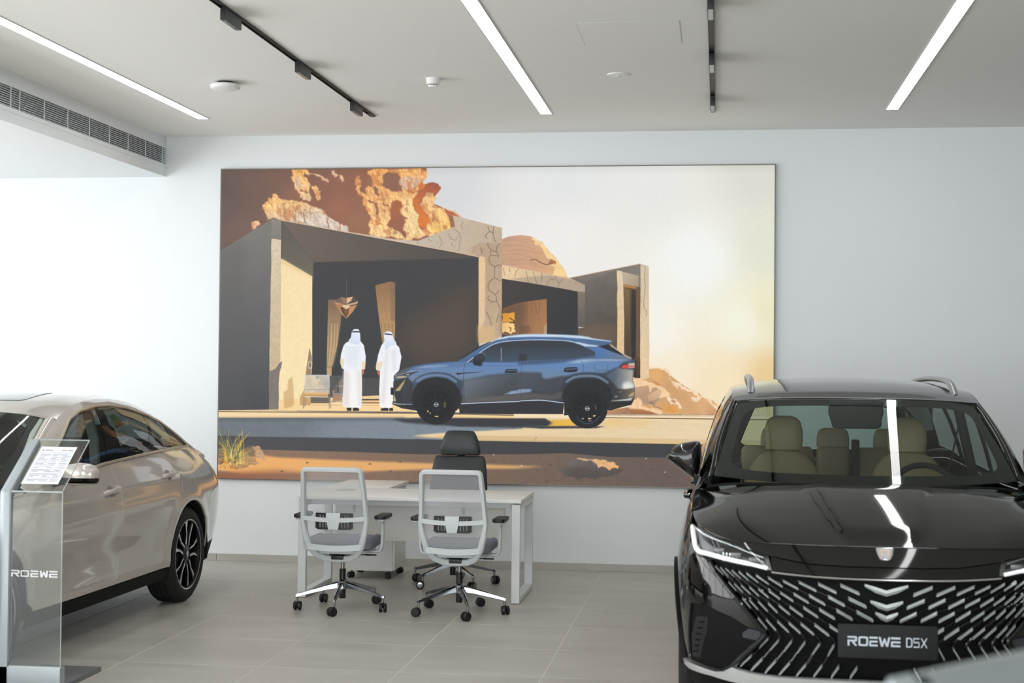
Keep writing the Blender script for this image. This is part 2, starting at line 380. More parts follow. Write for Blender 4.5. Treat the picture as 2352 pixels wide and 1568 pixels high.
    def lit(fr,pts,c=None,r=2.0,**k): poly(fr,pts,c or ((250,196,112),(244,208,172),(0,0),(1,1)) if 0 else (c or L),rough=r,tex=.10,sc=26,rel=.13,blur=.5,mott=((196,122,76),.07,24,.6),**k)
    # lit ledge over the left post
    lit('a',[(890,980),(860,850),(820,790),(840,690),(910,630),(890,580),(960,600),(990,510),(1090,540),(1150,590),(1140,610),(1300,625),(1500,645),(1600,670),(1700,730),(1860,780),(1940,850),(1975,920),(2120,1000),(2250,1060),(2352,1110),(2352,1215),(1150,1000),(980,945)],((246,194,126),(224,206,190),(1300,640),(1380,1040)))
    for x,y,r in [(1190,690,26),(1190,770,20),(1300,740,16),(1380,660,18),(1080,850,14),(1310,820,20),(1580,800,22),(1560,900,18),(1700,860,12),(1990,950,16),(1840,920,10),(1150,930,12)]:
        poly('a',[(x-r*.6,y-r),(x+r,y-r*.3),(x+r*.4,y+r*1.3),(x-r,y+r*.5)],(172,124,96),rough=1.5,al=.75)
    line('a',[(1680,740),(1660,830),(1690,880)],1.3,(150,110,84)); line('a',[(1540,850),(1560,960),(1580,1040)],2,(150,120,100)); line('a',[(1960,930),(1990,1060),(2010,1130)],2,(150,120,100))
    lit('a',[(600,1060),(640,1010),(700,990),(740,985),(775,1060),(620,1155)],Lp,2)
    lit('a',[(1340,60),(1540,60),(1640,120),(1660,160),(1560,130),(1540,180),(1600,220),(1650,310),(1660,420),(1670,520),(1680,630),(1560,620),(1480,560),(1440,480),(1380,420),(1380,330),(1310,210),(1370,190),(1350,130)],((246,182,104),(242,200,156),(1450,80),(1560,600)))
    lit('a',[(1380,230),(1440,200),(1520,330),(1480,440),(1390,400)],(222,190,160),3,al=.8)
    lit('a',[(1420,440),(1500,430),(1640,500),(1560,470)],(150,100,80),2)
    lit('a',[(1640,340),(1740,370),(1810,400),(1800,450),(1850,520),(1855,600),(1810,630),(1780,520),(1710,440)],L,2)
    lit('a',[(1640,140),(1800,160),(1930,230),(2000,310),(1960,290),(1880,270),(1850,210),(1760,175)],Lp,2)
    lit('a',[(2030,75),(2100,80),(2120,140),(2270,200),(2290,290),(2220,260),(2170,160),(2100,210)],Lp,2.5)
    # big lit rock
    lit('b',[(420,100),(520,60),(1400,50),(1490,120),(1480,230),(1400,290),(1460,350),(1450,400),(1330,440),(1300,540),(1240,610),(1270,790),(1360,890),(1320,1020),(1340,1100),(1440,1150),(1560,1120),(1540,1000),(1480,860),(1400,780),(1350,700),(1420,600),(1480,480),(1600,490),(1620,590),(1740,400),(1650,560),(1610,690),(1800,770),(1860,880),(1900,1010),(1930,1120),(1900,1160),(1740,1240),(1500,1260),(1340,1320),(1140,1350),(1040,1320),(850,1270),(700,1290),(500,1260),(440,1220),(480,1160),(440,1050),(490,980),(430,820),(350,720),(320,620),(380,600),(330,560),(250,510),(190,440),(230,400),(200,330),(215,200),(290,210),(300,300),(280,400),(340,490),(400,560),(380,400),(430,370),(520,390),(510,260),(460,170)],((240,174,104),(248,206,146),(700,100),(1000,1200)),2.0)
    S=((150,96,76),(196,110,66),(700,300),(1000,1100))
    for pts,c in [([(700,170),(800,110),(880,140),(960,130),(1010,250),(1040,360),(1060,450),(960,470),(840,460),(760,410),(660,350),(700,300),(690,220)],(146,102,84)),
                  ([(520,390),(570,370),(620,460),(640,550),(580,520),(540,450)],(150,106,84)),
                  ([(370,610),(470,620),(540,660),(500,675),(390,640)],(160,98,72)),
                  ([(650,690),(700,650),(800,700),(795,745),(700,720)],(164,102,76)),
                  ([(540,650),(600,680),(620,760),(610,900),(560,900),(580,800)],(160,108,86)),
                  ([(870,650),(950,610),(1060,680),(1080,720),(1010,790),(1060,900),(1140,920),(1150,960),(1080,970),(1100,1040),(1080,1180),(1120,1190),(1100,1310),(1040,1220),(900,1150),(760,1080),(830,980),(840,800)],((176,104,70),(150,100,80),(900,700),(980,1200))),
                  ([(1250,310),(1300,350),(1310,400),(1260,430),(1250,370)],(146,100,80)),([(1370,330),(1420,330),(1460,390),(1340,460),(1330,420)],(214,116,60)),
                  ([(1170,460),(1230,420),(1280,480),(1200,490)],(206,124,70)),
                  ([(1240,620),(1320,500),(1430,420),(1470,340),(1600,305),(1690,330),(1745,420),(1680,470),(1630,530),(1600,490),(1500,480),(1480,540),(1420,580),(1380,660),(1350,710),(1420,790),(1490,860),(1480,900),(1560,950),(1540,1040),(1480,1110),(1450,1145),(1350,1100),(1320,1020),(1360,890),(1280,800)],((168,92,70),(224,126,58),(1600,350),(1360,900))),
                  ([(1600,720),(1700,740),(1740,800),(1690,860),(1620,760)],(208,134,92)),([(1500,870),(1540,870),(1540,920),(1500,910)],(170,100,64)),
                  ([(1800,770),(2000,830),(2090,930),(1870,895)],(190,110,80)),([(540,980),(600,1000),(720,1060),(560,1080)],(214,140,76)),([(870,1190),(930,1180),(940,1250),(880,1230)],(190,140,108))]:
        poly('b',pts,c,rough=1.6,tex=.05,sc=12,blur=.6)
    lit('b',[(1420,590),(1560,560),(1600,640),(1600,760),(1700,760),(1780,780),(1860,880),(1900,1010),(1930,1120),(1800,1200),(1560,1200),(1480,1120),(1560,1020),(1570,940),(1480,880),(1440,800),(1350,710),(1400,690)],((246,198,142),(248,200,118),(1500,600),(1700,1180)),2)
    lit('b',[(1480,490),(1560,485),(1600,530),(1560,590),(1500,560)],(250,200,140),1.5); 
    lit('b',[(1050,200),(1200,190),(1400,300),(1300,350),(1240,400),(1120,430),(1060,400),(1000,260)],(218,182,160),3,al=.8)
    lit('b',[(1060,620),(1220,590),(1260,800),(1340,890),(1320,1010),(1340,1120),(1240,1300),(1130,1330),(1110,1180),(1150,960),(1050,850),(1060,720)],(253,222,160),2,al=.8)
    poly('a',[(66,80),(2352,66),(2352,56),(66,60)],(80,66,66),al=.3)
    poly('b',[(1800,765),(2000,825),(2140,945),(2090,940),(1990,850)],(240,188,150),rough=.8)
    # ---- main house
    poly('t',[(505,576),(625,503),(624,942),(498,942)],((124,122,118),(74,76,80),(560,540),(580,930)),tex=.03,sc=30)       # left side wall
    poly('t',[(505,576),(560,543),(560,940),(498,942)],(92,90,90),blur=10,al=.3)
    # interior
    poly('t',[(646,506),(1100,590),(1100,940),(640,940)],((66,66,68),(58,60,63),(900,600),(900,900)),tex=.02,sc=30)
    poly('t',[(646,507),(1100,592),(720,602)],((112,100,90),(84,78,74),(660,520),(1000,600)),blur=1)                         # soffit
    poly('t',[(646,508),(720,602),(716,700),(646,595)],((96,92,84),(112,106,92),(650,520),(700,660)),blur=1)
    poly('t',[(900,760),(1098,640),(1098,800),(1040,830),(960,838)],(92,76,62),blur=26,al=.75)
    poly('A',[(432,610),(620,718),(620,1250),(600,1500),(415,1520)],((252,226,176),(254,232,180),(440,640),(520,1400)),tex=.03,sc=10,ax=.4)   # lit inner wall
    poly('A',[(432,606),(620,718),(620,728),(432,640)],(238,206,150),blur=2,al=.7)
    poly('A',[(375,372),(434,385),(432,500),(375,492)],((142,136,128),(128,124,118),(400,380),(400,490)),rough=.3,tex=.05,sc=5)
    poly('A',[(375,492),(433,498),(428,1240),(418,1290),(420,1520),(362,1520),(366,1000)],((224,206,176),(206,184,150),(400,500),(390,1200)),rough=.8,tex=.07,sc=6)
    poly('A',[(440,1225),(424,1300),(420,1520),(360,1520),(362,1285),(400,1270)],(128,120,112),rough=.8,tex=.07,sc=6)
    # lintel and right post
    poly('t',[(646,505),(700,514),(800,532),(905,549),(960,553),(1045,520),(1040,494),(1062,500),(1090,507),(1153,523),(1153,776),(1140,772),(1099,785),(1099,590),(1050,580)],((206,194,178),(192,168,140),(900,540),(1140,700)),tex=.04,sc=8)
    poly('f',[(0,330),(40,235),(110,200),(395,205),(392,1340),(250,1420),(100,1430),(105,375)],((186,160,134),(196,170,140),(200,260),(250,1300)),rough=.8,tex=.05,sc=10,al=.9)
    poly('f',[(105,375),(185,385),(180,900),(185,1150),(105,1290)],((238,200,150),(226,196,160),(140,380),(140,1200)),rough=.8,tex=.04,sc=6)
    poly('f',[(100,1200),(280,1220),(300,1350),(240,1420),(100,1430)],(226,186,130),rough=2,blur=3,al=.6)
    for l in ([(215,0),(240,60),(280,80),(300,170),(320,190)],[(280,80),(290,0)],[(240,60),(190,110),(205,150)],[(215,205),(230,260),(310,310),(330,250),(360,205)],[(250,290),(255,350),(330,360),(350,370),(320,300)],[(255,350),(230,390),(250,460),(300,500),(300,620),(375,670)],[(300,500),(350,470),(385,490)],
              [(300,630),(235,680),(225,770),(310,840),(325,910),(365,1000)],[(225,850),(220,890),(270,925),(325,915)],[(310,840),(350,790)],[(200,1050),(240,1130),(260,1210)],[(350,1080),(320,1180)],[(130,260),(150,330)]):
        line('f',l,1.6,(112,92,72),al=.75)
    for l in ([(1500,1270),(1530,1330),(1580,1370)],[(1710,1260),(1740,1330),(1760,1400),(1710,1490)],[(1880,1220),(1920,1310),(2000,1340),(2060,1280)],[(1980,1140),(2060,1200),(2100,1280),(2080,1420),(2070,1540)],[(2140,1000),(2120,1080),(2140,1160)],[(1330,1370),(1320,1420)],[(1930,1380),(1950,1450)]):
        line('b',l,1.5,(140,120,98),al=.7)
    line('t',[(646,506),(1050,580),(1099,590)],1.6,(232,190,150),al=.8,smooth=False)
    # lamp, curtains
    poly('c',[(362,235),(460,235),(510,400),(500,520),(460,760),(400,1000),(400,1100),(345,1100),(345,960),(355,500)],((134,108,84),(196,164,120),(430,300),(420,800)),tex=.03)
    for x in (385,420,450,480): line('c',[(x,480),(x-8,740),(x-30-(x-385)*.4,1000)],3,(128,104,78),al=.55,blur=1)
    for x in (400,436,466): line('c',[(x,500),(x-8,740),(x-28-(x-385)*.4,980)],3,(222,196,150),al=.5,blur=1)
    poly('c',[(890,75),(1060,30),(1115,40),(1115,520),(1110,720),(975,740),(960,640),(930,420)],((152,116,84),(196,156,108),(1000,100),(1000,640)),tex=.06,sc=8,ax=.3)
    poly('c',[(1060,30),(1115,40),(1115,480),(1065,480)],(128,104,80),al=.5)
    for x in (960,1000,1040,1080): line('c',[(x,500),(x+8,600),(x+14,730)],3,(120,92,64),al=.5,blur=1)
    line('c',[(568,0),(568,200)],1,(130,116,100),al=.8)
    for pts,c in [([(570,215),(640,200),(620,250),(570,285)],(226,184,140)),([(500,205),(568,215),(568,285),(530,280)],(150,116,90)),([(640,200),(700,250),(620,250)],(96,78,66)),([(432,255),(560,290),(450,300)],(190,146,116)),([(440,290),(560,292),(500,330),(565,450),(500,390)],(176,128,84)),([(560,292),(700,252),(690,280),(600,305)],(206,162,132)),([(510,305),(570,290),(615,312),(566,345)],(236,196,150)),([(566,345),(612,312),(690,290),(640,370),(566,450)],(196,144,96)),([(520,320),(566,345),(566,450)],(120,86,58)),([(566,345),(600,325),(590,400),(566,430)],(122,84,58)),([(432,255),(500,205),(530,280),(470,268)],(120,96,80))]:
        poly('c',pts,c)
    # steps, floor
    poly('c',[(740,1120),(935,1120),(930,1330),(740,1330)],(92,92,88),al=.55,tex=.1); poly('c',[(380,1090),(530,1090),(530,1330),(380,1330)],(92,92,90),tex=.14,sc=6,al=.8)
    poly('t',[(640,918),(915,906),(1060,940),(1060,945),(498,945),(498,942),(640,940)],((252,216,160),(250,222,170),(700,930),(900,930)))
    for y,c in ((1335,(240,200,140)),(1360,(60,60,62)),(1375,(240,196,136)),(1395,(150,110,80)),(1425,(246,206,148))):
        line('c',[(735,y),(1000,y)],3.2,c,smooth=False)
    poly('c',[(100,1430),(1200,1400),(1300,1480),(1323,1500),(0,1500),(0,1440)],(252,218,160)); line('c',[(110,1420),(1000,1425)],2,(214,168,120),al=.6,smooth=False)
    poly('c',[(165,1325),(380,1325),(380,1400),(165,1400)],(96,88,80),al=.9); 
    line('c',[(0,1490),(1323,1500)],3,(190,160,128),smooth=False)
    # wall shadows, chair, pots
    poly('c',[(150,775),(178,880),(170,1085),(105,1090)],(146,124,100),al=.9); ell('c',155,970,22,48,(196,180,160)); ell('c',157,970,12,30,(130,116,104))
    poly('c',[(42,1330),(90,1250),(110,1090),(170,1085),(165,1420),(45,1425)],(196,152,98),al=.8)
    poly('A',[(475,1340),(500,1320),(508,1400),(512,1480),(500,1500),(450,1510),(448,1410),(470,1400)],(196,150,98),al=.55,blur=1)
    poly('c',[(110,1090),(370,1090),(365,1290),(100,1280)],((226,206,176),(200,190,176),(120,1100),(350,1250)),tex=.12,sc=10)
    poly('c',[(240,1095),(365,1095),(362,1240),(300,1180)],(176,176,172),al=.6,blur=2,tex=.1)
    line('c',[(100,1290),(108,1110),(130,1088),(350,1088),(372,1110),(372,1300)],2,(206,206,208)); line('c',[(100,1245),(360,1245)],1.2,(150,150,150))
    poly('c',[(95,1275),(365,1280),(360,1325),(95,1320)],((236,200,150),(196,140,76),(200,1275),(200,1325)))
    for l in ([(90,1320),(80,1460)],[(105,1330),(100,1440)],[(370,1310),(374,1465)],[(380,1300),(392,1450)]): line('c',l,1.6,(140,128,116))
    line('c',[(95,1328),(360,1330)],2,(240,236,228)); ell('c',240,1110,20,18,(176,172,164))
    for pts,c in [([(412,1310),(525,1310),(522,1372),(412,1370)],(176,136,104)),([(400,1370),(524,1370),(524,1385),(400,1388)],(150,140,130)),([(440,1190),(460,1190),(460,1310),(440,1310)],(110,106,104)),([(480,1160),(525,1120),(525,1290),(480,1280)],(128,120,112)),([(405,1260),(430,1250),(430,1300),(405,1300)],(150,132,112)),([(468,1200),(525,1205),(525,1215),(468,1212)],(176,170,164)),([(420,1290),(524,1290),(524,1312),(420,1312)],(150,140,132))]:
        poly('c',pts,c,rough=.5)
    # the two men in white
    for (ox,mir) in ((0,0),(1,1)):
        if not mir:
            body=[(640,640),(620,690),(560,720),(535,750),(505,850),(497,940),(515,1005),(538,1020),(532,1200),(522,1430),(570,1450),(700,1455),(735,1445),(742,1250),(740,1030),(775,1015),(785,880),(765,750),(725,700),(720,640)]
            poly('c',body,((244,246,252),(253,250,248),(640,800),(640,1400)))
            poly('c',[(535,1020),(600,1050),(600,1440),(524,1430)],(228,220,214),blur=4,al=.7); poly('c',[(680,1020),(735,1040),(730,1440),(700,1440)],(232,224,216),blur=3,al=.7)
            poly('c',[(540,780),(720,780),(700,1000),(560,1000)],(222,228,240),blur=4,al=.55)
            poly('c',[(505,880),(540,910),(530,1015),(512,1000),(497,940)],(238,220,190),blur=1); poly('c',[(735,930),(782,930),(775,1018),(738,1010)],(238,222,196),blur=1)
            poly('c',[(737,1020),(765,1018),(765,1060),(748,1082),(738,1060)],(196,122,92))
            line('c',[(545,765),(640,772),(728,765)],1,(196,200,212),al=.7)
            poly('c',[(630,590),(655,568),(685,565),(712,580),(722,640),(722,700),(700,740),(640,730),(590,700),(615,660)],((236,242,252),(214,226,246),(690,600),(640,720)),smooth=True)
            poly('c',[(632,588),(722,588),(722,604),(630,602)],(58,62,70)); poly('c',[(570,1450),(625,1450),(622,1485),(574,1485)],(40,38,40)); poly('c',[(638,1452),(690,1450),(712,1468),(708,1484),(640,1486)],(40,38,40))
        else:
            body=[(1000,640),(1000,700),(960,750),(925,850),(897,1000),(905,1028),(945,1035),(935,1250),(940,1440),(1000,1455),(1080,1450),(1100,1300),(1100,1090),(1160,1030),(1187,880),(1160,770),(1110,720),(1090,640)]
            poly('c',body,((244,246,252),(253,250,248),(1050,800),(1050,1400)))
            poly('c',[(905,940),(985,930),(945,1030),(900,1018)],(240,222,192),blur=1); poly('c',[(912,1035),(945,1035),(942,1075),(930,1090),(915,1065)],(206,104,80))
            poly('c',[(1010,800),(1040,800),(1000,1400),(950,1400)],(226,222,222),blur=3,al=.7); poly('c',[(1070,800),(1130,800),(1120,1030),(1090,1060)],(218,220,226),blur=3,al=.6)
            poly('c',[(990,620),(1005,600),(1045,592),(1080,610),(1100,680),(1130,730),(1060,760),(1010,800),(995,700)],((240,244,252),(216,228,246),(1040,610),(1020,760)),smooth=True)
            poly('c',[(998,612),(1080,622),(1083,636),(994,626)],(58,62,70)); poly('c',[(955,1460),(1000,1452),(1040,1455),(1040,1486),(955,1485)],(40,38,40)); poly('c',[(1050,1455),(1090,1452),(1092,1486),(1050,1486)],(40,38,40))
            line('c',[(940,780),(990,900),(1000,930)],1,(206,208,216),al=.6)
    # ---- low house on the right
    poly('f',[(390,470),(600,512),(1410,670),(1410,800),(1330,800),(1150,765),(720,690),(390,640)],((236,204,160),(196,172,146),(500,560),(1300,720)),tex=.04,sc=7)
    poly('f',[(480,640),(970,600),(1410,690),(1410,800),(1330,800),(720,690)],(176,158,138),blur=1,al=.75,tex=.03)
    for l in ([(410,500),(420,600)],[(480,500),(490,560)],[(600,515),(560,560),(550,620)],[(680,540),(700,620),(715,690)],[(770,550),(800,640),(820,700)],[(880,570),(880,680)],[(940,720),(980,650),(1040,650)],[(1050,600),(1060,660),(1090,690),(1080,750)],[(1090,690),(1140,650)],[(1290,690),(1300,710)]): line('f',l,1.4,(126,108,88),al=.7)
    poly('f',[(390,640),(720,690),(1150,765),(1330,800),(1330,1340),(390,1370)],((66,63,60),(52,54,57),(500,750),(1100,1200)))
    poly('f',[(560,950),(690,920),(940,888),(942,1330),(400,1330),(400,1000),(390,1010)],((140,98,66),(170,122,82),(500,1000),(900,1200)),tex=.06,sc=10,ax=.35)
    poly('f',[(390,1010),(560,950),(690,930),(660,1330),(390,1330)],((96,76,60),(120,90,68),(450,1000),(600,1300)),blur=6,al=.8)
    for l in ([(780,910),(800,1000),(830,1080)],[(860,900),(840,1080)],[(700,930),(690,1100),(720,1240)],[(750,910),(760,1050)]): line('f',l,1.2,(112,74,48),al=.6)
    poly('f',[(905,1230),(940,1180),(940,1330),(905,1330)],(190,164,130),al=.8); poly('f',[(600,1200),(700,1220),(745,1250),(720,1310),(600,1330)],(110,82,62),blur=2,al=.7)
    poly('f',[(390,1075),(545,1050),(548,1170),(390,1175)],((222,150,52),(232,164,66),(400,1100),(540,1150)),rough=1,tex=.06); poly('f',[(390,1180),(520,1185),(550,1230),(545,1300),(510,1325),(440,1290),(390,1330)],((246,196,120),(252,214,150),(400,1200),(520,1300)),rough=2,tex=.08)
    line('f',[(480,1120),(540,1160),(530,1180)],2,(80,52,30)); line('f',[(470,1240),(500,1250),(490,1290)],2,(110,70,40))
    poly('f',[(1320,800),(1410,800),(1405,1240),(1320,1230)],((128,118,104),(96,92,86),(1360,810),(1360,1200)),tex=.04)
    poly('f',[(1220,630),(2090,455),(2095,760),(1870,720),(1810,600),(1410,720)],((124,116,108),(132,124,116),(1400,600),(2080,520)),tex=.03); line('f',[(1220,632),(1650,545),(2090,458)],1.6,(196,170,144),smooth=False)
    poly('f',[(1220,632),(1410,668),(1812,533),(1800,1760),(1330,1760),(1330,1250),(1405,1240),(1410,700)],((112,106,100),(84,76,70),(1500,650),(1650,1300)),tex=.06,sc=16)
    poly('f',[(1330,1240),(1800,1200),(1800,1443),(1330,1443)],(122,98,78),blur=8,al=.6)
    poly('f',[(1800,538),(1870,555),(1880,760),(1895,1200),(1890,1760),(1798,1760),(1803,900)],((226,206,174),(232,196,146),(1840,560),(1840,1400)),rough=.8,tex=.05,sc=7)
    poly('f',[(1870,555),(2068,605),(2066,742),(1878,705)],((194,180,156),(170,154,130),(1880,600),(2060,700)),tex=.03)
    poly('f',[(1880,705),(2066,742),(2095,742),(2090,1760),(1890,1760),(1893,1200)],((98,78,58),(66,54,46),(1900,760),(2000,1200)),tex=.03)
    poly('f',[(1880,705),(2040,738),(2040,765),(1885,745)],(176,128,76)); poly('f',[(1893,760),(1960,770),(1975,1700),(1893,1700)],((132,108,72),(88,70,52),(1900,800),(1950,1443)),al=.8); poly('f',[(1985,780),(2030,780),(2040,1700),(1985,1700)],(44,40,40),al=.7)
    poly('f',[(2040,745),(2088,745),(2088,1700),(2030,1700)],(116,90,66),al=.8)
    poly('t',[(1471,606),(1490,611),(1491,867),(1470,872)],((212,196,170),(238,206,164),(1480,620),(1480,860)),rough=.6,tex=.05,sc=6)
    line('f',[(2150,490),(2140,640),(2150,740),(2130,960),(2170,1060),(2150,1100)],1.4,(140,118,94),al=.7)
    poly('g',[(570,0),(665,0),(665,360),(540,350)],((96,70,50),(70,52,40),(600,0),(600,340))); poly('g',[(570,60),(600,40),(590,350),(540,350)],(44,38,36),al=.8)
    poly('g',[(520,350),(660,350),(720,420),(560,500)],(246,206,160),rough=1.5)
    # ---- street
    poly('t',[(498,942),(1800,954),(1800,1150),(490,1150)],(88,90,94))
    poly('t',[(498,942),(1300,953),(1300,962),(498,959)],((252,222,170),(250,214,152),(600,950),(1200,950)))
    line('t',[(498,944.5),(700,947),(980,949),(1330,957)],2,(112,96,86),smooth=False)
    poly('t',[(498,959),(930,959),(1120,962),(1240,962),(1330,980),(1660,985),(1660,1050),(498,1010)],((112,120,128),(126,138,150),(700,965),(760,1000)),tex=.05,sc=5,ax=2)
    poly('t',[(498,959),(930,958),(930,966),(498,966)],(92,94,98),blur=3,al=.7)
    # lit road right
    poly('t',[(1200,962),(1400,954),(1660,960),(1800,963),(1800,1022),(1400,1011),(1100,1008),(950,1000),(1000,996),(1100,990),(1200,985)],((230,206,166),(238,214,172),(1200,990),(1600,990)),tex=.03,sc=4,ax=5)
    poly('h',[(640,105),(880,95),(960,160),(610,175),(690,145)],((226,180,74),(240,190,84),(640,140),(940,140)))
    poly('h',[(1200,85),(1700,95),(1600,150),(1160,165)],(238,194,116),blur=8,al=.6)
    poly('t',[(950,1000),(1010,994),(1100,990),(1230,982),(1340,982),(1340,990),(1120,1004),(1000,1003)],(238,212,168),blur=1.5,al=.8)
    poly('t',[(940,1003),(1100,1000),(1230,1002),(1800,1012),(1800,1024),(1230,1012),(1090,1010)],((222,190,140),(226,196,148),(1100,1005),(1600,1015)))
    line('t',[(1100,1011.5),(1300,1015),(1800,1023)],1.6,(250,206,130),smooth=False)
    line('h',[(525,305),(560,262)],1.3,(170,140,104),smooth=False)
    poly('t',[(1180,950),(1800,954),(1800,964),(1180,959)],((250,226,190),(250,226,190),(0,0),(1,1))) ; line('t',[(1330,958),(1800,964)],1.8,(96,72,56),smooth=False); line('t',[(1390,953),(1700,955.5)],1.2,(120,96,80),al=.6,smooth=False)
    # car shadow
    poly('t',[(900,962),(1000,959),(1180,962),(1252,962),(1270,972),(1255,978),(1180,982),(1000,976),(930,970)],(58,60,64),blur=2); poly('h',[(-400,85),(640,88),(690,125),(660,160),(-200,165),(-400,130)],(56,58,62),blur=1)
    poly('t',[(1180,979),(1330,978),(1390,979),(1370,983),(1240,984)],(60,62,68),blur=1)
    # kerb face and ground
    poly('t',[(498,1000),(800,1004),(1100,1012),(1800,1023),(1800,1052),(1400,1049),(1200,1044),(960,1043),(780,1038),(560,1032),(498,1030)],((76,76,80),(62,64,68),(600,1010),(1300,1030)),tex=.03,sc=6)
    line('t',[(560,1001.5),(800,1005),(950,1008)],1.2,(150,156,164),al=.7,smooth=False)
    poly('t',[(490,1030),(560,1031),(700,1035),(800,1037),(960,1043),(1200,1043),(1300,1040),(1400,1049),(1800,1057),(1800,1150),(490,1110)],((140,112,92),(104,90,82),(700,1040),(1500,1090)),tex=.05,sc=8)
    poly('t',[(500,1066),(600,1045),(640,1050),(800,1057),(1000,1064),(1110,1066),(1250,1071),(1180,1076),(1040,1076),(900,1080),(760,1086),(560,1088),(500,1080)],((240,176,106),(222,170,112),(640,1060),(1100,1070)),blur=2.5)
    poly('t',[(495,1086),(640,1078),(760,1090),(700,1112),(495,1100)],((150,88,60),(150,110,90),(520,1092),(700,1100)),blur=5,al=.7)
    for x,y in [(648,1082),(897,1081),(850,1065),(920,1060),(1265,1066),(1134,1060),(1500,1078),(706,1062),(1280,1103),(1256,1103)]: poly('t',[(x-5,y+1),(x-1,y-1.5),(x+4,y-.5),(x+2,y+1.5)],(92,70,58),al=.8)
    for x,y in [(1134,1044),(1198,1069),(1484,1053),(1527,1084)]: ell('t',x,y,1.4,1.2,(226,226,220))
    # mound
    poly('h',[(770,580),(840,510),(940,470),(1090,475),(1230,490),(1310,510),(1350,550),(1390,595),(1280,645),(1150,660),(1120,680),(980,680),(930,660),(820,650)],((112,102,96),(84,78,76),(950,480),(980,680)),rough=2.5,tex=.12,sc=9)
    poly('h',[(940,470),(1090,475),(1080,490),(960,480)],(206,170,130),rough=1.5); poly('h',[(1080,480),(1230,490),(1310,510),(1350,555),(1340,575),(1250,590),(1220,550),(1150,555)],((222,180,132),(236,176,116),(1100,490),(1320,580)),rough=2.5,tex=.1,sc=6)
    poly('h',[(800,600),(950,560),(1100,600),(1250,610),(1150,650),(950,650)],(76,72,72),blur=4,al=.5,rough=2)
    # ---- grass tuft and stones, left
    for pts,c in [([(350,445),(400,438),(440,490),(470,545),(460,562),(400,540),(350,480)],((190,150,116),(214,170,128),(400,440),(440,550))),([(250,500),(300,490),(350,540),(355,590),(290,610),(240,560)],((200,158,116),(170,128,92),(300,500),(300,600))),([(160,590),(260,560),(320,580),(325,615),(240,630),(170,625)],((206,164,112),(176,130,84),(240,570),(240,630))),([(345,525),(385,540),(405,580),(380,603),(350,595)],(190,146,108)),([(300,450),(350,445),(380,500),(320,490)],(140,112,92))]:
        poly('C',pts,c,rough=1.2,tex=.1,sc=6)
    r=np.random.default_rng(3)
    for k in range(120):
        x=r.normal(190,40); y=600-r.random()*30; a=r.normal(0,.55)+ (x-190)/220; Ln=r.uniform(150,330)*(1-abs(a)*.25)
        x2=x+math.sin(a)*Ln; y2=y-math.cos(a)*Ln; bend=r.normal(0,22)+a*55
        if x2<72: x2=72+r.random()*20
        warm=min(max((600-y2)/420,0),1)
        b=[(236,182,84),(214,196,92),(160,158,84),(96,100,72),(250,214,140)][r.choice(5,p=[.22,.22,.2,.26,.1])]
        t=(96,98,78)
        line('C',[(x,y),(x+(x2-x)*.45-bend*.4,y+(y2-y)*.55),(x2+bend*.3,y2+abs(a)*30)],r.uniform(1.6,3.0),(b,t if r.random()<.6 else b,(x,y),(x2,y2)),al=.95,taper=True)
    for k in range(26):
        x=r.uniform(76,230); y=r.uniform(560,630); line('C',[(x,y),(x+r.normal(0,25),y-18),(x+r.normal(0,55),y-r.uniform(-10,40))],2,[(246,196,110),(206,140,70),(120,90,56)][k%3],taper=True)
    for l in ([(1640,1010),(1655,985),(1668,978)],[(1630,990),(1650,975),(1668,972)],[(1640,1020),(1655,1005),(1672,1000)],[(1622,1008),(1645,1002),(1670,1008)],[(1650,1030),(1660,1012),(1675,1008)]): line('t',l[::-1],1.3,(104,92,66),al=.8,taper=True)
    poly('t',[(1612,1022),(1625,1018),(1640,1020),(1660,1014),(1660,1100),(1630,1098),(1614,1070)],((206,160,112),(150,112,88),(1620,1020),(1650,1090)),rough=1.5,tex=.08)
    # ---- blue car
    body=[(92,690),(120,650),(180,610),(260,575),(400,535),(600,505),(860,485),(960,480),(1060,430),(1200,340),(1330,260),(1460,205),(1560,160),(1640,135),(1809,115)]
    bodyE=[(0,120),(200,108),(500,104),(800,115),(1000,130),(1100,145),(1160,165),(1290,175),(1425,200),(1400,225),(1360,245),(1480,320),(1600,400),(1700,450),(1735,460),(1740,540),(1720,640),(1710,740),(1738,830),(1740,980),(1690,1080),(1500,1130),(1400,1160),(1330,1155),(1300,1060),(740,1060),(740,1210),(0,1205)]
    d2=lambda p:[(890+x/6.03,750+y/6.03) for x,y in p]; e2=lambda p:[(1170+x/6.032,750+y/6.032) for x,y in p]
    full=d2(body)+e2(bodyE)+d2([(1809,1210),(1000,1200),(980,1060),(400,1060),(420,1165),(200,1130),(70,1075),(60,1050),(80,1030),(75,900),(90,760)])
    poly('t',full,((78,108,150),(52,56,62),(1200,800),(1210,900)))
    # tone bands on the flank
    poly('t',d2([(260,600),(500,560),(1060,540),(1809,530)])+e2([(400,520),(1000,470),(1600,490),(1500,560),(1300,640),(1000,640),(800,680),(520,740),(440,700),(440,640),(150,630),(0,640)])+d2([(1400,670),(1060,740),(980,730),(850,660),(640,640),(480,690),(350,780),(300,720)]),((96,134,184),(112,132,156),(1200,836),(1200,872)),blur=2.5)
    poly('t',e2([(200,640),(440,640),(450,700),(480,730),(700,690),(800,690),(740,760),(730,860),(620,930),(400,900),(300,880),(150,860),(0,800),(0,650)]),((78,84,94),(68,72,80),(1200,860),(1260,900)),blur=2,al=.9)
    poly('t',d2([(1060,740),(1500,680),(1809,655),(1809,900),(1700,920),(1400,960),(1200,1000),(1060,1040),(1030,900)]),((104,112,122),(72,76,80),(1080,870),(1120,920)),blur=3)
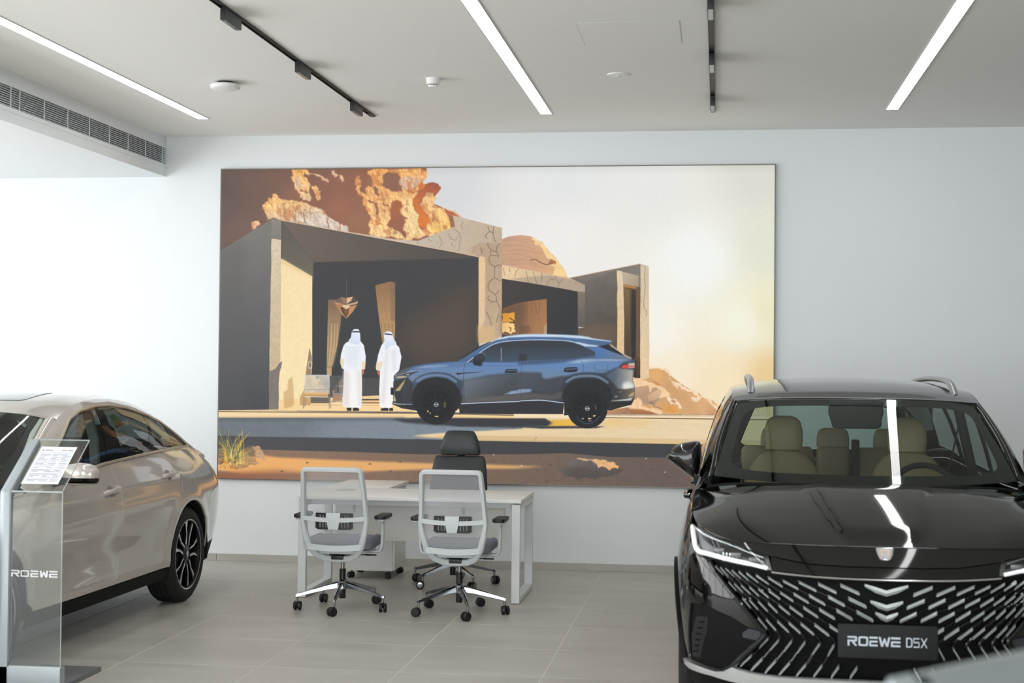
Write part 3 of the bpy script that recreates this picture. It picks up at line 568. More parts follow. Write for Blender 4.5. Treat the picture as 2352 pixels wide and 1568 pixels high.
    poly('t',d2([(1030,1000),(1400,960),(1809,930)])+e2([(0,930),(300,910),(600,940),(730,880),(730,1000),(600,1020),(300,1010),(0,1030)])+d2([(1809,1030),(1300,1050),(1040,1060)]),((98,94,92),(84,82,84),(1100,910),(1250,915)),blur=2)
    poly('t',d2([(1610,940),(1720,890),(1809,880)])+e2([(130,865),(280,862),(318,875),(290,905),(150,920),(0,940)])+d2([(1700,930)]),((140,158,190),(128,148,180),(1160,900),(1220,900)),blur=.6)
    poly('t',d2([(80,760),(260,700),(350,780),(340,980),(330,1060),(140,1050),(90,1000)]),((62,66,72),(56,58,62),(910,880),(940,920)),blur=1)
    poly('t',d2([(300,590),(600,520),(960,490),(1809,500),(1809,530),(1060,545),(600,575),(480,600)]),((86,112,152),(100,134,180),(960,842),(1150,836)),blur=1)
    poly('t',d2([(340,580),(520,540),(800,530),(860,545),(600,570)]),(150,176,206),blur=1.5,al=.8)
    poly('t',d2([(92,690),(180,610),(260,575),(330,560),(300,600),(150,665)]),(92,92,92),blur=1)
    # shoulder highlight at rear, tail
    poly('t',e2([(760,500),(1000,450),(1300,440),(1600,450),(1700,470),(1500,480),(1200,475),(950,500)]),(170,192,220),blur=2.5,al=.9)
    poly('t',e2([(1340,680),(1450,600),(1540,560),(1640,590),(1720,600),(1710,740),(1735,840),(1600,870),(1500,860),(1420,760)]),((84,96,112),(176,172,160),(1410,860),(1450,862)),blur=1.5)
    poly('t',e2([(1580,780),(1650,760),(1720,800),(1735,850),(1620,880),(1560,850)]),(228,228,222),blur=3)
    poly('t',e2([(1500,880),(1735,850),(1740,980),(1690,1010),(1500,1030),(1410,1030),(1440,940)]),((58,60,62),(120,112,92),(1420,900),(1455,905)),blur=1)
    for p,c in [([(1500,905),(1570,895),(1540,905)],(220,220,216)),([(1460,965),(1490,960),(1495,972),(1465,975)],(236,236,236)),([(1640,1000),(1700,985),(1690,1020),(1600,1025),(1400,1035),(1410,1028)],(214,214,208)),([(1660,940),(1735,900),(1720,950),(1650,980)],(196,160,110))]: poly('t',e2(p),c,blur=.4)
    poly('t',e2([(1380,1040),(1680,1030),(1730,1000),(1690,1080),(1500,1130),(1400,1160),(1360,1140)]),(44,44,44))
    poly('t',e2([(1520,560),(1540,520),(1600,505),(1730,500),(1740,570),(1700,580),(1560,588)]),(80,70,72)); poly('t',e2([(1560,540),(1620,525),(1650,530),(1640,580),(1555,575)]),(224,72,66),blur=.6); poly('t',e2([(1650,540),(1735,540),(1735,572),(1645,575)]),(226,150,136),blur=.8); poly('t',e2([(1640,510),(1735,500),(1735,540),(1660,540)]),(206,190,170),blur=.8); line('t',e2([(1660,552),(1735,556)]),1,(190,50,60))
    line('t',e2([(1400,250),(1500,330),(1620,410),(1690,440)]),3.5,(196,186,160),blur=.6); poly('t',e2([(1240,270),(1360,245),(1480,320),(1600,405),(1480,370)]),(44,46,50))
    poly('t',e2([(1620,380),(1660,375),(1655,395)]),(60,60,60))
    poly('t',e2([(1100,290),(1240,280),(1600,410),(1690,450),(1500,430),(1200,450),(1180,350)]),((80,116,170),(120,128,138),(1380,810),(1445,825)),blur=1)
    # glass
    poly('t',d2([(1110,495),(1200,420),(1330,330),(1460,255),(1600,215),(1809,195)])+e2([(0,205),(250,190),(500,192),(750,200),(900,225),(1000,260),(1100,310),(1180,350),(1192,375),(1160,395),(1000,430),(850,445),(600,455),(300,465),(0,480)])+d2([(1700,485),(1300,488)]),((56,60,66),(64,80,100),(1150,790),(1150,828)))
    line('t',d2([(1575,290),(1575,480)]),1.4,(170,176,186)); poly('t',e2([(130,380),(250,380),(240,470),(120,475)]),(54,56,60),al=.9)
    line('t',d2([(1100,495),(1200,420),(1330,325),(1460,248),(1600,208),(1809,190)])+e2([(250,183),(500,183),(760,192),(900,215),(1050,265)]),1.5,(206,220,236)); poly('t',e2([(880,212),(960,215),(1100,245),(1240,262),(1210,278),(1050,275),(960,240)]),(190,212,232),blur=.5)
    poly('t',d2([(960,480),(1060,430),(1200,340),(1330,260),(1440,210),(1400,215),(1250,280),(1080,390)]),(50,54,60))
    poly('t',d2([(1480,190),(1580,150),(1650,130),(1809,112)])+e2([(200,104),(500,102),(800,112),(1000,126),(1100,142),(1160,162),(1420,198),(1400,208),(1200,185),(1000,165),(700,145),(300,140),(0,150)])+d2([(1650,160)]),((206,226,244),(196,216,236),(1170,772),(1400,780)),blur=.5)
    # mirror, handles, badges of trim
    poly('t',d2([(1195,420),(1240,375),(1300,360),(1350,380),(1358,420),(1345,470),(1280,510),(1290,540),(1200,530),(1180,500)]),((58,66,80),(38,40,46),(1100,812),(1100,838))); line('t',d2([(1220,400),(1280,365),(1340,370),(1355,410)]),.9,(130,150,180))
    poly('t',d2([(1200,530),(1190,500),(1320,500),(1300,545)]),(40,44,54),blur=1)
    poly('t',d2([(935,640),(1000,640),(1330,622),(1180,640),(1010,655),(980,670)]),(46,50,58))
    for fr,x0,y0,x1,y1 in (('d',1625,590,1800,640),('e',755,565,948,628)):
        w=x1-x0;h=y1-y0; poly(fr,[(x0+w*.06,y0+h*.2),(x0+w*.2,y0),(x0+w*.9,y0-h*.05),(x1,y0+h*.3),(x1-w*.05,y0+h*.7),(x0+w*.8,y1),(x0+w*.1,y1),(x0,y0+h*.6)],(44,50,60),smooth=True); line(fr,[(x0+w*.12,y0+h*.45),(x1-w*.06,y0+h*.25)],1,(140,160,190))
    for l in ([(1090,495),(1060,560),(1055,800),(1070,1060)],): line('t',d2(l),.8,(50,60,76))
    for l in ([(190,470),(160,650),(148,1040)],[(1000,470),(1030,560),(1015,690)],[(1180,525),(1185,590),(1220,602),(1340,598),(1360,580),(1360,520)]): line('t',e2(l),.7,(56,70,92),al=.9)
    line('t',d2([(60,1050),(140,1070),(370,1075)]),2.2,((200,190,170),(110,140,180),(905,925),(950,928))); line('t',d2([(1010,1068),(1400,1050),(1809,1035)])+e2([(150,1028),(400,1018),(560,1030),(760,1058)]),2,(196,212,236))
    poly('t',d2([(1000,1075),(1809,1045)])+e2([(400,1030),(760,1062),(740,1205),(0,1205)])+d2([(1000,1200)]),(48,50,54))
    # headlight, nose
    poly('t',d2([(95,685),(250,640),(480,595),(430,620),(280,690),(140,710)]),(70,74,80)); line('t',d2([(100,680),(260,640),(470,600)]),1,(180,186,190)); poly('t',d2([(100,700),(180,680),(280,685),(250,705),(140,715)]),(190,180,140),blur=.5); poly('t',d2([(250,665),(300,655),(290,672)]),(220,226,236))
    poly('t',d2([(90,760),(240,715),(180,890),(80,890)]),(62,60,54)); poly('t',d2([(250,720),(230,780),(170,890),(100,888),(150,840)]),(186,170,124),blur=.6); poly('t',d2([(85,920),(120,1030),(85,1035)]),(206,190,140),blur=.5); poly('t',d2([(45,840),(80,845),(80,945),(45,940)]),(36,38,42)); poly('t',d2([(60,1060),(150,1080),(420,1080),(420,1165),(200,1130)]),(48,48,50))
    poly('t',d2([(180,890),(210,960),(200,1060),(130,1050),(110,900)]),(52,54,58),blur=.6)
    # arches, wheels
    for fr,cx,cy,rx,ry,ox in (('d',683,960,342,262,0),('e',1080,1010,350,285,0)):
        pass
    poly('t',d2([(345,1075),(340,960),(370,860),(430,780),(540,720),(680,697),(820,720),(930,790),(1000,890),(1025,1000),(1015,1075),(960,1160),(420,1160)]),(40,42,45),smooth=False)
    line('t',d2([(350,770),(430,700),(560,650),(700,638),(850,660),(960,730),(1010,790)]),2.2,(56,66,82),blur=.6); line('t',d2([(400,760),(540,690),(700,672),(850,700),(960,770)]),5,(122,148,180),al=.75,blur=1)
    poly('t',e2([(760,1060),(725,980),(760,870),(830,780),(940,725),(1080,715),(1220,725),(1330,780),(1400,860),(1430,960),(1400,1050),(1360,1150),(760,1230)]),(40,42,45))
    line('t',e2([(740,760),(880,670),(1020,650),(1150,645),(1280,675),(1400,770)]),2.4,(52,60,74),blur=.6); line('t',e2([(780,770),(900,700),(1080,680),(1240,700),(1370,780)]),5,(124,146,172),al=.75,blur=1)
    for cx,cy,r,fx in ((1002,929,47,'d'),(1349,938,46.5,'e')):
        ell('t',cx,cy,r,r*.98,(36,38,41)); ell('t',cx,cy,r*.72,r*.70,(30,32,35)); 
        for a in range(10):
            t=a*2*math.pi/10+.2; line('t',[(cx+8*math.cos(t),cy+8*math.sin(t)),(cx+r*.66*math.cos(t),cy+r*.64*math.sin(t))],2.6,(42,45,50),al=.8)
        ell('t',cx,cy,5.2,5.2,(206,208,210)); ell('t',cx,cy,3.9,3.9,(46,48,50)); line('t',[(cx-4.4,cy),(cx+4.4,cy)],1.8,(210,212,214),smooth=False)
    for p in ([(545,1165),(560,1155),(575,1180),(560,1190)],[(580,1195),(592,1185),(602,1200),(590,1210)],[(650,1235),(708,1235),(705,1250),(655,1250)]): poly('t',d2(p),(226,192,120))
    poly('t',d2([(780,1050),(810,1040),(800,1130),(785,1120)]),(110,100,64),blur=1)
    for p in ([(1000,1275),(1035,1262),(1020,1285)],[(1090,1265),(1145,1265),(1120,1282),(1088,1282)],[(1155,1232),(1195,1220),(1190,1240),(1160,1248)]): poly('t',e2(p),(240,212,150))
    line('t',e2([(930,1230),(980,1300),(1060,1340),(1160,1325),(1250,1240)]),1.6,(70,92,110),al=.9); line('t',e2([(1190,1090),(1205,1150)]),2,(120,108,66),blur=.6); line('t',e2([(1090,1305),(1140,1302)]),1,(190,196,200))
    # ---- weave / print grain, top seam shade
    P.im*=1+.035*P.noise(PH,PW,2.2,5,2)[...,None]
    ed=np.minimum(P.Y/26,1); P.im*=(1-.05*(1-ed))[...,None]
    return np.clip(P.im*.965+.035*np.array([.46,.47,.49],np.float32),0,1)  # veil of room light over the print mixed into its colours
# ------------------------------------------------------------------ smooth surface maths (metres, numpy)
def pchip(x,y,q):
    x=np.asarray(x,float);y=np.asarray(y,float);q=np.clip(q,x[0],x[-1]);h=np.diff(x);d=np.diff(y)/h
    m=np.zeros(len(x)); m[0]=d[0]; m[-1]=d[-1]
    for i in range(1,len(x)-1):
        if d[i-1]*d[i]>0:
            w1=2*h[i]+h[i-1];w2=h[i]+2*h[i-1]; m[i]=(w1+w2)/(w1/d[i-1]+w2/d[i])
    k=np.clip(np.searchsorted(x,q,'right')-1,0,len(x)-2); t=(q-x[k])/h[k]
    return y[k]*(1+2*t)*(1-t)**2+m[k]*h[k]*t*(1-t)**2+y[k+1]*t*t*(3-2*t)+m[k+1]*h[k]*t*t*(t-1)
def cspline(x,y,q):
    """C2 natural cubic spline; y may be (n,k)"""
    x=np.asarray(x,float);y=np.asarray(y,float);n=len(x);h=np.diff(x)
    A=np.zeros((n,n));b=np.zeros((n,)+y.shape[1:]);A[0,0]=A[-1,-1]=1
    for i in range(1,n-1):
        A[i,i-1]=h[i-1];A[i,i]=2*(h[i-1]+h[i]);A[i,i+1]=h[i]; b[i]=6*((y[i+1]-y[i])/h[i]-(y[i]-y[i-1])/h[i-1])
    M=np.linalg.solve(A,b); q=np.clip(np.asarray(q,float),x[0],x[-1]); k=np.clip(np.searchsorted(x,q,'right')-1,0,n-2)
    hk=h[k];a=(x[k+1]-q);c=(q-x[k])
    if y.ndim>1: hk=hk[...,None];a=a[...,None];c=c[...,None]
    return M[k]*a**3/(6*hk)+M[k+1]*c**3/(6*hk)+(y[k]/hk-M[k]*hk/6)*a+(y[k+1]/hk-M[k+1]*hk/6)*c
class Curve:
    """3D curve through points, parameter 0..1 by chord length (or the given knots)"""
    def __init__(s,pts,par=None):
        s.p=np.asarray(pts,float)
        if par is None:
            L=np.concatenate([[0],np.cumsum(np.sqrt(np.linalg.norm(np.diff(s.p,axis=0),axis=1)**1.6))]); par=L/L[-1]
        s.t=np.asarray(par,float)
    def __call__(s,q): return cspline(s.t,s.p,q)
class HalfCurve(Curve):
    """curve from the centre line outwards, mirrored so that it is smooth across x=0"""
    def __init__(s,pts):
        p=np.asarray(pts,float); m=p[1:][::-1]*[-1,1,1]; full=np.concatenate([m,p])
        L=np.concatenate([[0],np.cumsum(np.linalg.norm(np.diff(full,axis=0),axis=1))]); n=len(p)-1
        s.p=full; s.t=(L-L[n])/(L[-1]-L[n])
class Coons:
    """half car patch: u in [-1,1] across, v in [0,1] along; front/rear HalfCurves, side Curve"""
    def __init__(s,front,rear,side,crown=None): s.f,s.r,s.s,s.c=front,rear,side,crown
    def __call__(s,u,v):
        u=np.asarray(u,float);v=np.asarray(v,float);a=np.abs(u);sg=np.where(u<0,-1.,1.)
        w=3*a**2-2*a**3 if 0 else a
        F=s.f(u);R=s.r(u);Fm=s.f(a)*0
        Sd=s.s(v); S1=Sd.copy(); S1[...,0]=Sd[...,0]*sg
        f1=s.f(sg);r1=s.r(sg)
        lin=F*(1-v)[...,None]+R*v[...,None]
        corr=S1-(f1*(1-v)[...,None]+r1*v[...,None])
        P=lin.copy(); k=(a**2)[...,None]
        P[...,1:]+=corr[...,1:]*k; P[...,0]+=corr[...,0]*a
        if s.c is not None: P=P+s.c(u,v)
        return P
class Ruled:
    """u along 0..1, v from curve a to curve b, bulge outwards (x) at mid height; side=+1/-1"""
    def __init__(s,a,b,bulge=0,side=1): s.a,s.b,s.g,s.sd=a,b,bulge,side
    def __call__(s,u,v):
        u=np.asarray(u,float);v=np.asarray(v,float);P=s.a(u)*(1-v)[...,None]+s.b(u)*v[...,None]
        P[...,0]+=s.g*4*v*(1-v)*.5+s.g*2*v*(1-v)*(1-v); P[...,0]*=s.sd
        return P
class Shell:
    """lower body: plan outline (half, front centre -> rear centre), stations keyed by arc length; height z.
    stations: list of (t, ztop, dtop, zmid, zbot, dbot, [p_up])"""
    def __init__(s,outline,stations,detail=None):
        o=np.asarray(outline,float); L=np.concatenate([[0],np.cumsum(np.linalg.norm(np.diff(o,axis=0),axis=1))])
        q=np.linspace(0,L[-1],1400); xy=np.stack([pchip(L,o[:,0],q),pchip(L,o[:,1],q)],1)
        k=np.ones(61)/61; pad=np.concatenate([xy[1:31][::-1]*[-1,1],xy,xy[-31:-1][::-1]*[-1,1]]); xy=np.stack([np.convolve(pad[:,i],k,'valid') for i in (0,1)],1)
        L=np.concatenate([[0],np.cumsum(np.linalg.norm(np.diff(xy,axis=0),axis=1))]); s.T=L[-1]; s.q=L; s.xy=xy
        d=np.gradient(xy,axis=0); d/=np.linalg.norm(d,axis=1)[:,None]; s.n=np.stack([-(-d[:,1]),-d[:,0]],1); s.st=np.asarray(stations,float); s.detail=detail
        s.stc=[pchip(s.st[:,0],s.st[:,i],L) for i in range(1,s.st.shape[1])]
    def at(s,t): return np.array([np.interp(abs(t),s.q,s.xy[:,0]),np.interp(abs(t),s.q,s.xy[:,1])])
    def t_of_s(s,sv):
        i0=np.argmin(s.xy[:,1]); return float(np.interp(sv,s.xy[i0:,1],s.q[i0:]))
    def t_of_x(s,x):
        m=np.argmax(s.xy[:,0]); return float(np.interp(x,s.xy[:m,0],s.q[:m]))
    def top(s,t): return np.interp(np.abs(t),s.q,s.stc[0])
    def __call__(s,t,z,off=0.0):
        t=np.asarray(t,float);z=np.asarray(z,float);a=np.abs(t);sg=np.where(t<0,-1.,1.)
        g=[np.interp(a,s.q,c) for c in s.stc]; zt,dt,zm,zb,db=g[:5]; pu=g[5] if len(g)>5 else 2.3
        up=np.clip((z-zm)/(zt-zm),0,1.3); lo=np.clip((zm-z)/(zm-zb),0,1.6)
        d=dt*up**pu+db*lo**2.2-off
        if s.detail is not None: d=d-s.detail(a,z)
        x=np.interp(a,s.q,s.xy[:,0])-d*np.interp(a,s.q,s.n[:,0]); y=np.interp(a,s.q,s.xy[:,1])-d*np.interp(a,s.q,s.n[:,1])
        return np.stack([x*sg,y,z],-1)
    def crest(s,t): return s(t,s.top(t))
# ------------------------------------------------------------------ car shapes (x across, y back from the nose, z up)
SUV_OUT=[(0,0),(.2,.004),(.4,.022),(.58,.062),(.72,.13),(.82,.225),(.885,.345),(.922,.49),(.939,.68),(.945,.9),(.946,1.6),(.946,2.6),(.94,3.4),(.925,3.9),(.885,4.28),(.80,4.49),(.6,4.6),(.3,4.645),(0,4.65)]
SUV_ST=[ # t,    ztop,  dtop, zmid, zbot, dbot
 (0.00,.905,.115,.62,.24,.045),(.45,.905,.112,.62,.24,.045),(.70,.905,.10,.62,.24,.05),(.83,.918,.082,.63,.24,.06),(1.0,.952,.066,.64,.24,.05),(1.2,.985,.066,.66,.24,.04),(1.5,1.035,.08,.68,.24,.035),(1.75,1.075,.092,.68,.24,.03),(2.0,1.075,.088,.66,.24,.03),
 (2.7,1.065,.085,.64,.24,.03),(3.7,1.085,.09,.66,.24,.03),(4.5,1.105,.10,.70,.26,.04),(5.0,1.08,.11,.70,.28,.05),(5.4,1.04,.10,.68,.3,.06),(6.2,1.02,.09,.66,.3,.06)]
SED_OUT=[(0,0),(.25,.008),(.45,.035),(.62,.10),(.75,.20),(.84,.34),(.895,.52),(.922,.75),(.93,.95),(.933,1.6),(.936,2.4),(.936,3.3),(.934,3.76),(.92,4.1),(.885,4.42),(.82,4.64),(.70,4.78),(.45,4.865),(0,4.89)]
SED_ST=[(0.0,.70,.10,.48,.20,.05),(.64,.72,.11,.5,.2,.06),(.97,.79,.10,.55,.2,.06),(1.58,.895,.10,.60,.22,.05),(2.13,.965,.09,.64,.25,.04),(2.63,1.005,.095,.66,.245,.024),(2.93,1.027,.10,.66,.245,.024),(3.13,1.046,.105,.66,.245,.024),(3.63,1.066,.11,.66,.245,.024),(4.13,1.078,.12,.68,.245,.024),(4.53,1.080,.145,.70,.26,.03),(4.83,1.045,.15,.71,.27,.05),(5.05,1.00,.125,.72,.27,.06),(5.24,.97,.11,.72,.28,.09),(5.48,.965,.11,.72,.28,.12),(6.2,.975,.09,.72,.28,.14)]
def sed_detail(t,z):
    s=t-.63; zl=np.interp(s,[1.2,2.4,3.4,4.2],[.84,.875,.915,.93]); e=np.clip((s-1.0)/.5,0,1)*np.clip((4.1-s)/.6,0,1)
    d=.012*np.clip(1-np.abs(z-zl)/.085,0,1)**1.6*e - .012*np.exp(-((z-.50)/.10)**2)*e*np.clip((3.5-s)/.4,0,1) + .006*np.exp(-((z-.34)/.035)**2)*e
    for c in (.95,3.76):
        r=np.hypot(s-c,z-.338); d=d+.011*np.exp(-((r-.40)/.055)**2)
    return d
# ------------------------------------------------------------------ room
WY=12.557; CZ=3.675
def tile_mat(name,rgb,dark,rough):
    m=bpy.data.materials.new(name); m.use_nodes=True; N=m.node_tree.nodes; L=m.node_tree.links; b=N['Principled BSDF']
    oi=N.new('ShaderNodeObjectInfo'); ge=N.new('ShaderNodeNewGeometry'); mp=N.new('ShaderNodeMapping'); mp.inputs['Scale'].default_value=(.55,2.2,1)
    L.new(ge.outputs['Position'],mp.inputs[0]); cm=N.new('ShaderNodeCombineXYZ'); ml=N.new('ShaderNodeMath'); ml.operation='MULTIPLY'; ml.inputs[1].default_value=37; L.new(oi.outputs['Random'],ml.inputs[0]); L.new(ml.outputs[0],cm.inputs[0]); L.new(ml.outputs[0],cm.inputs[2]); L.new(cm.outputs[0],mp.inputs[1])
    n=N.new('ShaderNodeTexNoise'); n.inputs['Scale'].default_value=2.0; n.inputs['Detail'].default_value=9; n.inputs['Roughness'].default_value=.62; L.new(mp.outputs[0],n.inputs[0])
    r=N.new('ShaderNodeValToRGB'); r.color_ramp.elements[0].position=.3; r.color_ramp.elements[1].position=.72; r.color_ramp.elements[0].color=(*srgb(dark),1); r.color_ramp.elements[1].color=(*srgb(rgb),1); L.new(n.outputs['Fac'],r.inputs[0]); L.new(r.outputs[0],b.inputs['Base Color'])
    mr=N.new('ShaderNodeMapRange'); mr.inputs[3].default_value=rough-.07; mr.inputs[4].default_value=rough+.1; L.new(n.outputs['Fac'],mr.inputs[0]); L.new(mr.outputs[0],b.inputs['Roughness']); b.inputs['Specular IOR Level'].default_value=.45
    return m
M_TILE=tile_mat('floor_tile',(190,187,178),(170,167,159),.36)
M_GROUT=mat('grout',(214,212,202),.8,noise=.04)
M_WALL=mat('wall_paint',(232,236,238),.75,noise=.012,nscale=6,bump=.04)
M_CEIL=mat('ceiling_paint',(241,241,238),.85,noise=.01,nscale=5)
M_WHITE=mat('white_plastic',(236,237,236),.4,noise=.01)
M_BLACKM=mat('black_powder_coat',(22,22,24),.5,noise=.05)
M_ALU=mat('brushed_aluminium',(176,180,182),.34,1,noise=.05,nscale=60,stretch=(1,1,.05))
def setting(name,c,s,m,bev=0):
    bm=BM(); box(bm,c,s,bev); return obj(name,bm,m,kind='structure')
RX0,RX1,RY0=-8.2,5.2,-4.5
fl=setting('floor',((RX0+RX1)/2,(RY0+WY)/2,-.06),(RX1-RX0+.4,WY-RY0+.4,.1184),M_GROUT)
tm=BM(); box(tm,(0,0,-.005),(.7945,.7945,.011),.0012,seg=1); tm_me=bpy.data.meshes.new('tile'); tm.to_mesh(tm_me); tm.free(); tm_me.materials.append(M_TILE)
x=-.946-.8*9+.4
xs=[-.546+.8*k for k in range(-9,7)]; ys=[11.8-.8*k+0 for k in range(0,17)]
def tile_obj(me,x,y):
    o=bpy.data.objects.new('tile',me); o.location=(x,y,0); COL.objects.link(o); o.parent=fl
for x in xs:
    for y in ys: tile_obj(tm_me,x,y)
t2=BM(); box(t2,(0,0,-.005),(.7945,.352,.011),.0012,seg=1); t2_me=bpy.data.meshes.new('tile'); t2.to_mesh(t2_me); t2.free(); t2_me.materials.append(M_TILE)
for x in xs: tile_obj(t2_me,x,12.379)
bm=BM(); box(bm,(-1.5,-2.95,-.006),(13.4,3.09,.011)); o=obj('far_paving',bm,M_TILE,fl)
setting('wall_back',((RX0+RX1)/2,WY+.1,CZ/2),(RX1-RX0+.4,.2,CZ),M_WALL)
setting('ceiling',((RX0+RX1)/2,(RY0+WY)/2,CZ+.06),(RX1-RX0+.4,WY-RY0+.4,.12),M_CEIL)
setting('wall_right',(RX1+.1,(RY0+WY)/2,CZ/2),(.2,WY-RY0,CZ),mat('wall_low_bounce',(122,122,122),.75,noise=.02))  # unseen side, darkened to cut the light it bounces into the room
# bulkhead that carries the air grille, its soffit runs left to the glazing
BX=-4.79; BZ=3.325
bm=BM()
box(bm,((RX0+BX-.16)/2,(RY0+WY)/2,(BZ+CZ)/2),(BX-.16-RX0,WY-RY0,CZ-BZ))
box(bm,(BX-.08,(RY0+WY)/2,(3.432+BZ)/2),(.16,WY-RY0,3.432-BZ)); box(bm,(BX-.08,(RY0+WY)/2,(3.575+CZ)/2),(.16,WY-RY0,CZ-3.575))
obj('wall_bulkhead',bm,M_WALL,kind='structure')
bm=BM(); box(bm,(BX+.001,(RY0+WY)/2,3.402),(.006,WY-RY0,.006)); obj('trim_1',bm,M_WALL,kind='structure')
# air grille
g=thing('air_grille','long white slatted air grille let into the bulkhead below the ceiling','grille',(BX-.03,12.535,3.5035))
M_GR=mat('grille_white',(216,222,224),.45,noise=.02); M_DUCT=mat('duct_black',(14,16,20),.8,noise=.05)
Lg=10.4
bm=BM(); box(bm,(-.11,-Lg/2,0),(.01,Lg,.142)); obj('duct_backing',bm,M_DUCT,g)
bm=BM()
for k in range(9):
    z=-.062+k*.0155; a=[(-.012,z-.003),(.03,z-.0055),(.03,z-.0022),(-.012,z+.001)]
    p=[bm.verts.new((x,0,zz)) for x,zz in a]; q=[bm.verts.new((x,-Lg,zz)) for x,zz in a]
    for i in range(4): bm.faces.new((p[i],p[(i+1)%4],q[(i+1)%4],q[i]))
    bm.faces.new(p); bm.faces.new(q[::-1])
s=obj('slats',bm,M_GR,g,kind='stuff')
yy=[12.463,12.081,11.702,11.319,10.94,10.553,10.163,9.78]+[9.647-.38*k for k in range(0,20)]
for y in yy:
    if y<2.4: continue
    bm=BM(); box(bm,(.0285,y-12.535,0),(.006,.009,.142),.001); obj('divider',bm,M_GR,g)
# baseboard of cut tiles
bb=setting('baseboard_back',((RX0+RX1)/2,WY-.001,.03),(RX1-RX0,.006,.058),M_GROUT)
m_=BM(); box(m_,(0,0,0),(.797,.010,.06),.001,seg=1); me_b=bpy.data.meshes.new('tile'); m_.to_mesh(me_b); m_.free(); me_b.materials.append(M_TILE)
for k in range(-5,12):
    o=bpy.data.objects.new('tile',me_b); o.location=(-4.285+.4+.8*k,WY-.005,.0305); COL.objects.link(o); o.parent=bb
# glazed left side and shop front behind the camera
M_FR=mat('window_frame_dark',(58,60,62),.5,noise=.03); M_PANE=glass('window_pane',(.97,.97,.97))
def glazed(name,horizontal,pos,a0,a1,z0,z1,n):
    w=thing(name,None,None,(0,0,0)); w['kind']='structure'; del_=(a1-a0)/n
    def B(part,a,z,da,dz,th,m):
        bm=BM(); c=(a,pos,z) if horizontal else (pos,a,z); s=(da,th,dz) if horizontal else (th,da,dz); box(bm,c,s,.002 if th>.02 else 0,seg=1); obj(part,bm,m,w)
    for k in range(n+1): B('mullion',a0+k*del_,(z0+z1)/2,.06,z1-z0,.09,M_FR)
    for z in (z0,z1,z0+(z1-z0)*.78): B('rail',(a0+a1)/2,z,a1-a0,.06,.085,M_FR)
    for k in range(n): B('pane',a0+(k+.5)*del_,(z0+z1)/2,del_-.06,z1-z0,.008,M_PANE)
glazed('window_1',False,RX0,-4.2,11.6,.12,3.26,10); glazed('window_2',True,RY0,-7.0,4.0,.3,3.3,7)
bm=BM(); box(bm,(RX0-.1,-4.4,CZ/2),(.2,.36,CZ)); box(bm,(RX0-.1,12.11,CZ/2),(.2,.98,CZ)); box(bm,(RX0-.1,3.7,.045),(.2,15.9,.09)); box(bm,(RX0-.1,3.7,3.48),(.2,15.9,.4)); obj('wall_left',bm,M_WALL,kind='structure')
M_DKWALL=mat('rear_wall_paint',(178,178,176),.7,noise=.03)
bm=BM(); box(bm,(-7.62,RY0-.1,CZ/2),(1.18,.2,CZ)); box(bm,(4.62,RY0-.1,CZ/2),(1.18,.2,CZ)); box(bm,(-1.5,RY0-.1,.13),(11,.2,.26)); box(bm,(-1.5,RY0-.1,3.51),(11,.2,.34)); obj('wall_front',bm,M_DKWALL,kind='structure')
# ------------------------------------------------------------------ ceiling fittings
M_LED=emit('led_diffuser',(250,250,250),12.5); M_LEDF=mat('light_frame',(206,208,210),.4,.3,noise=.02)
for x,lab in ((-4.128,'recessed linear ceiling light nearest the air grille'),(-1.345,'recessed linear ceiling light between the two black spotlight tracks'),(1.289,'recessed linear ceiling light above the black car')):
    t=thing('linear_light',lab,'ceiling light',(x,11.63,CZ),group='linear lights in the ceiling')
    bm=BM(); 
    for sx in (-1,1): box(bm,(sx*.047,-5.2,-.002),(.007,10.4,.006))
    box(bm,(0,-.002,-.002),(.10,.007,.006)); box(bm,(0,-10.4,-.002),(.10,.007,.006)); obj('frame',bm,M_LEDF,t)
    bm=BM(); box(bm,(0,-5.2,-.0005),(.087,10.39,.003)); obj('diffuser',bm,M_LED,t)
M_SPOT=mat('spot_grey',(64,66,68),.45,.2,noise=.03); M_SPOTD=mat('spot_dark',(28,29,31),.5,noise=.03); M_LENS=mat('spot_lens',(120,130,132),.2,.3,noise=.03)
for x,lab,w in ((-2.722,'black ceiling track left of the middle linear light','left track'),(-.0545,'black ceiling track right of the middle linear light','right track')):
    t=thing('ceiling_track',lab,'light track',(x,11.59,CZ),group='black light tracks')
    bm=BM(); box(bm,(-.0165,-5.2,-.006),(.004,10.4,.014)); box(bm,(.0165,-5.2,-.006),(.004,10.4,.014)); box(bm,(0,-5.2,-.0015),(.03,10.4,.003)); obj('rail',bm,M_BLACKM,t)
    bm=BM(); box(bm,(0,-.05,-.007),(.028,.16,.006)); obj('end_cover',bm,M_SPOT,t)
    for k in range(5):
        y=11.05-1.475*k
        lab2=('end spotlight of the %s, closest to the wall picture','second spotlight of the %s from the wall picture','third spotlight of the %s from the wall picture','fourth spotlight of the %s from the wall picture','fifth spotlight of the %s from the wall picture','last spotlight of the %s, over the viewer')[k]%w
        s=thing('track_spotlight','dark grey box '+lab2,'spotlight',(x,y,CZ-.012),group='box spotlights on the tracks')
        bm=BM(); box(bm,(0,0,-.034),(.036,.27,.062),.003); obj('housing',bm,M_SPOT,s)
        bm=BM(); box(bm,(0,-.135,-.034),(.032,.006,.058),.001); obj('end_cap',bm,M_SPOTD,s)
        bm=BM(); box(bm,(0,0,-.066),(.026,.24,.003)); obj('lens',bm,M_LENS,s)
        bm=BM(); box(bm,(0,0,-.001),(.03,.27,.012)); obj('adapter',bm,M_SPOTD,s)
ap=thing('access_point','white round wireless access point hanging off the ceiling','access point',(-3.44,10.13,CZ))
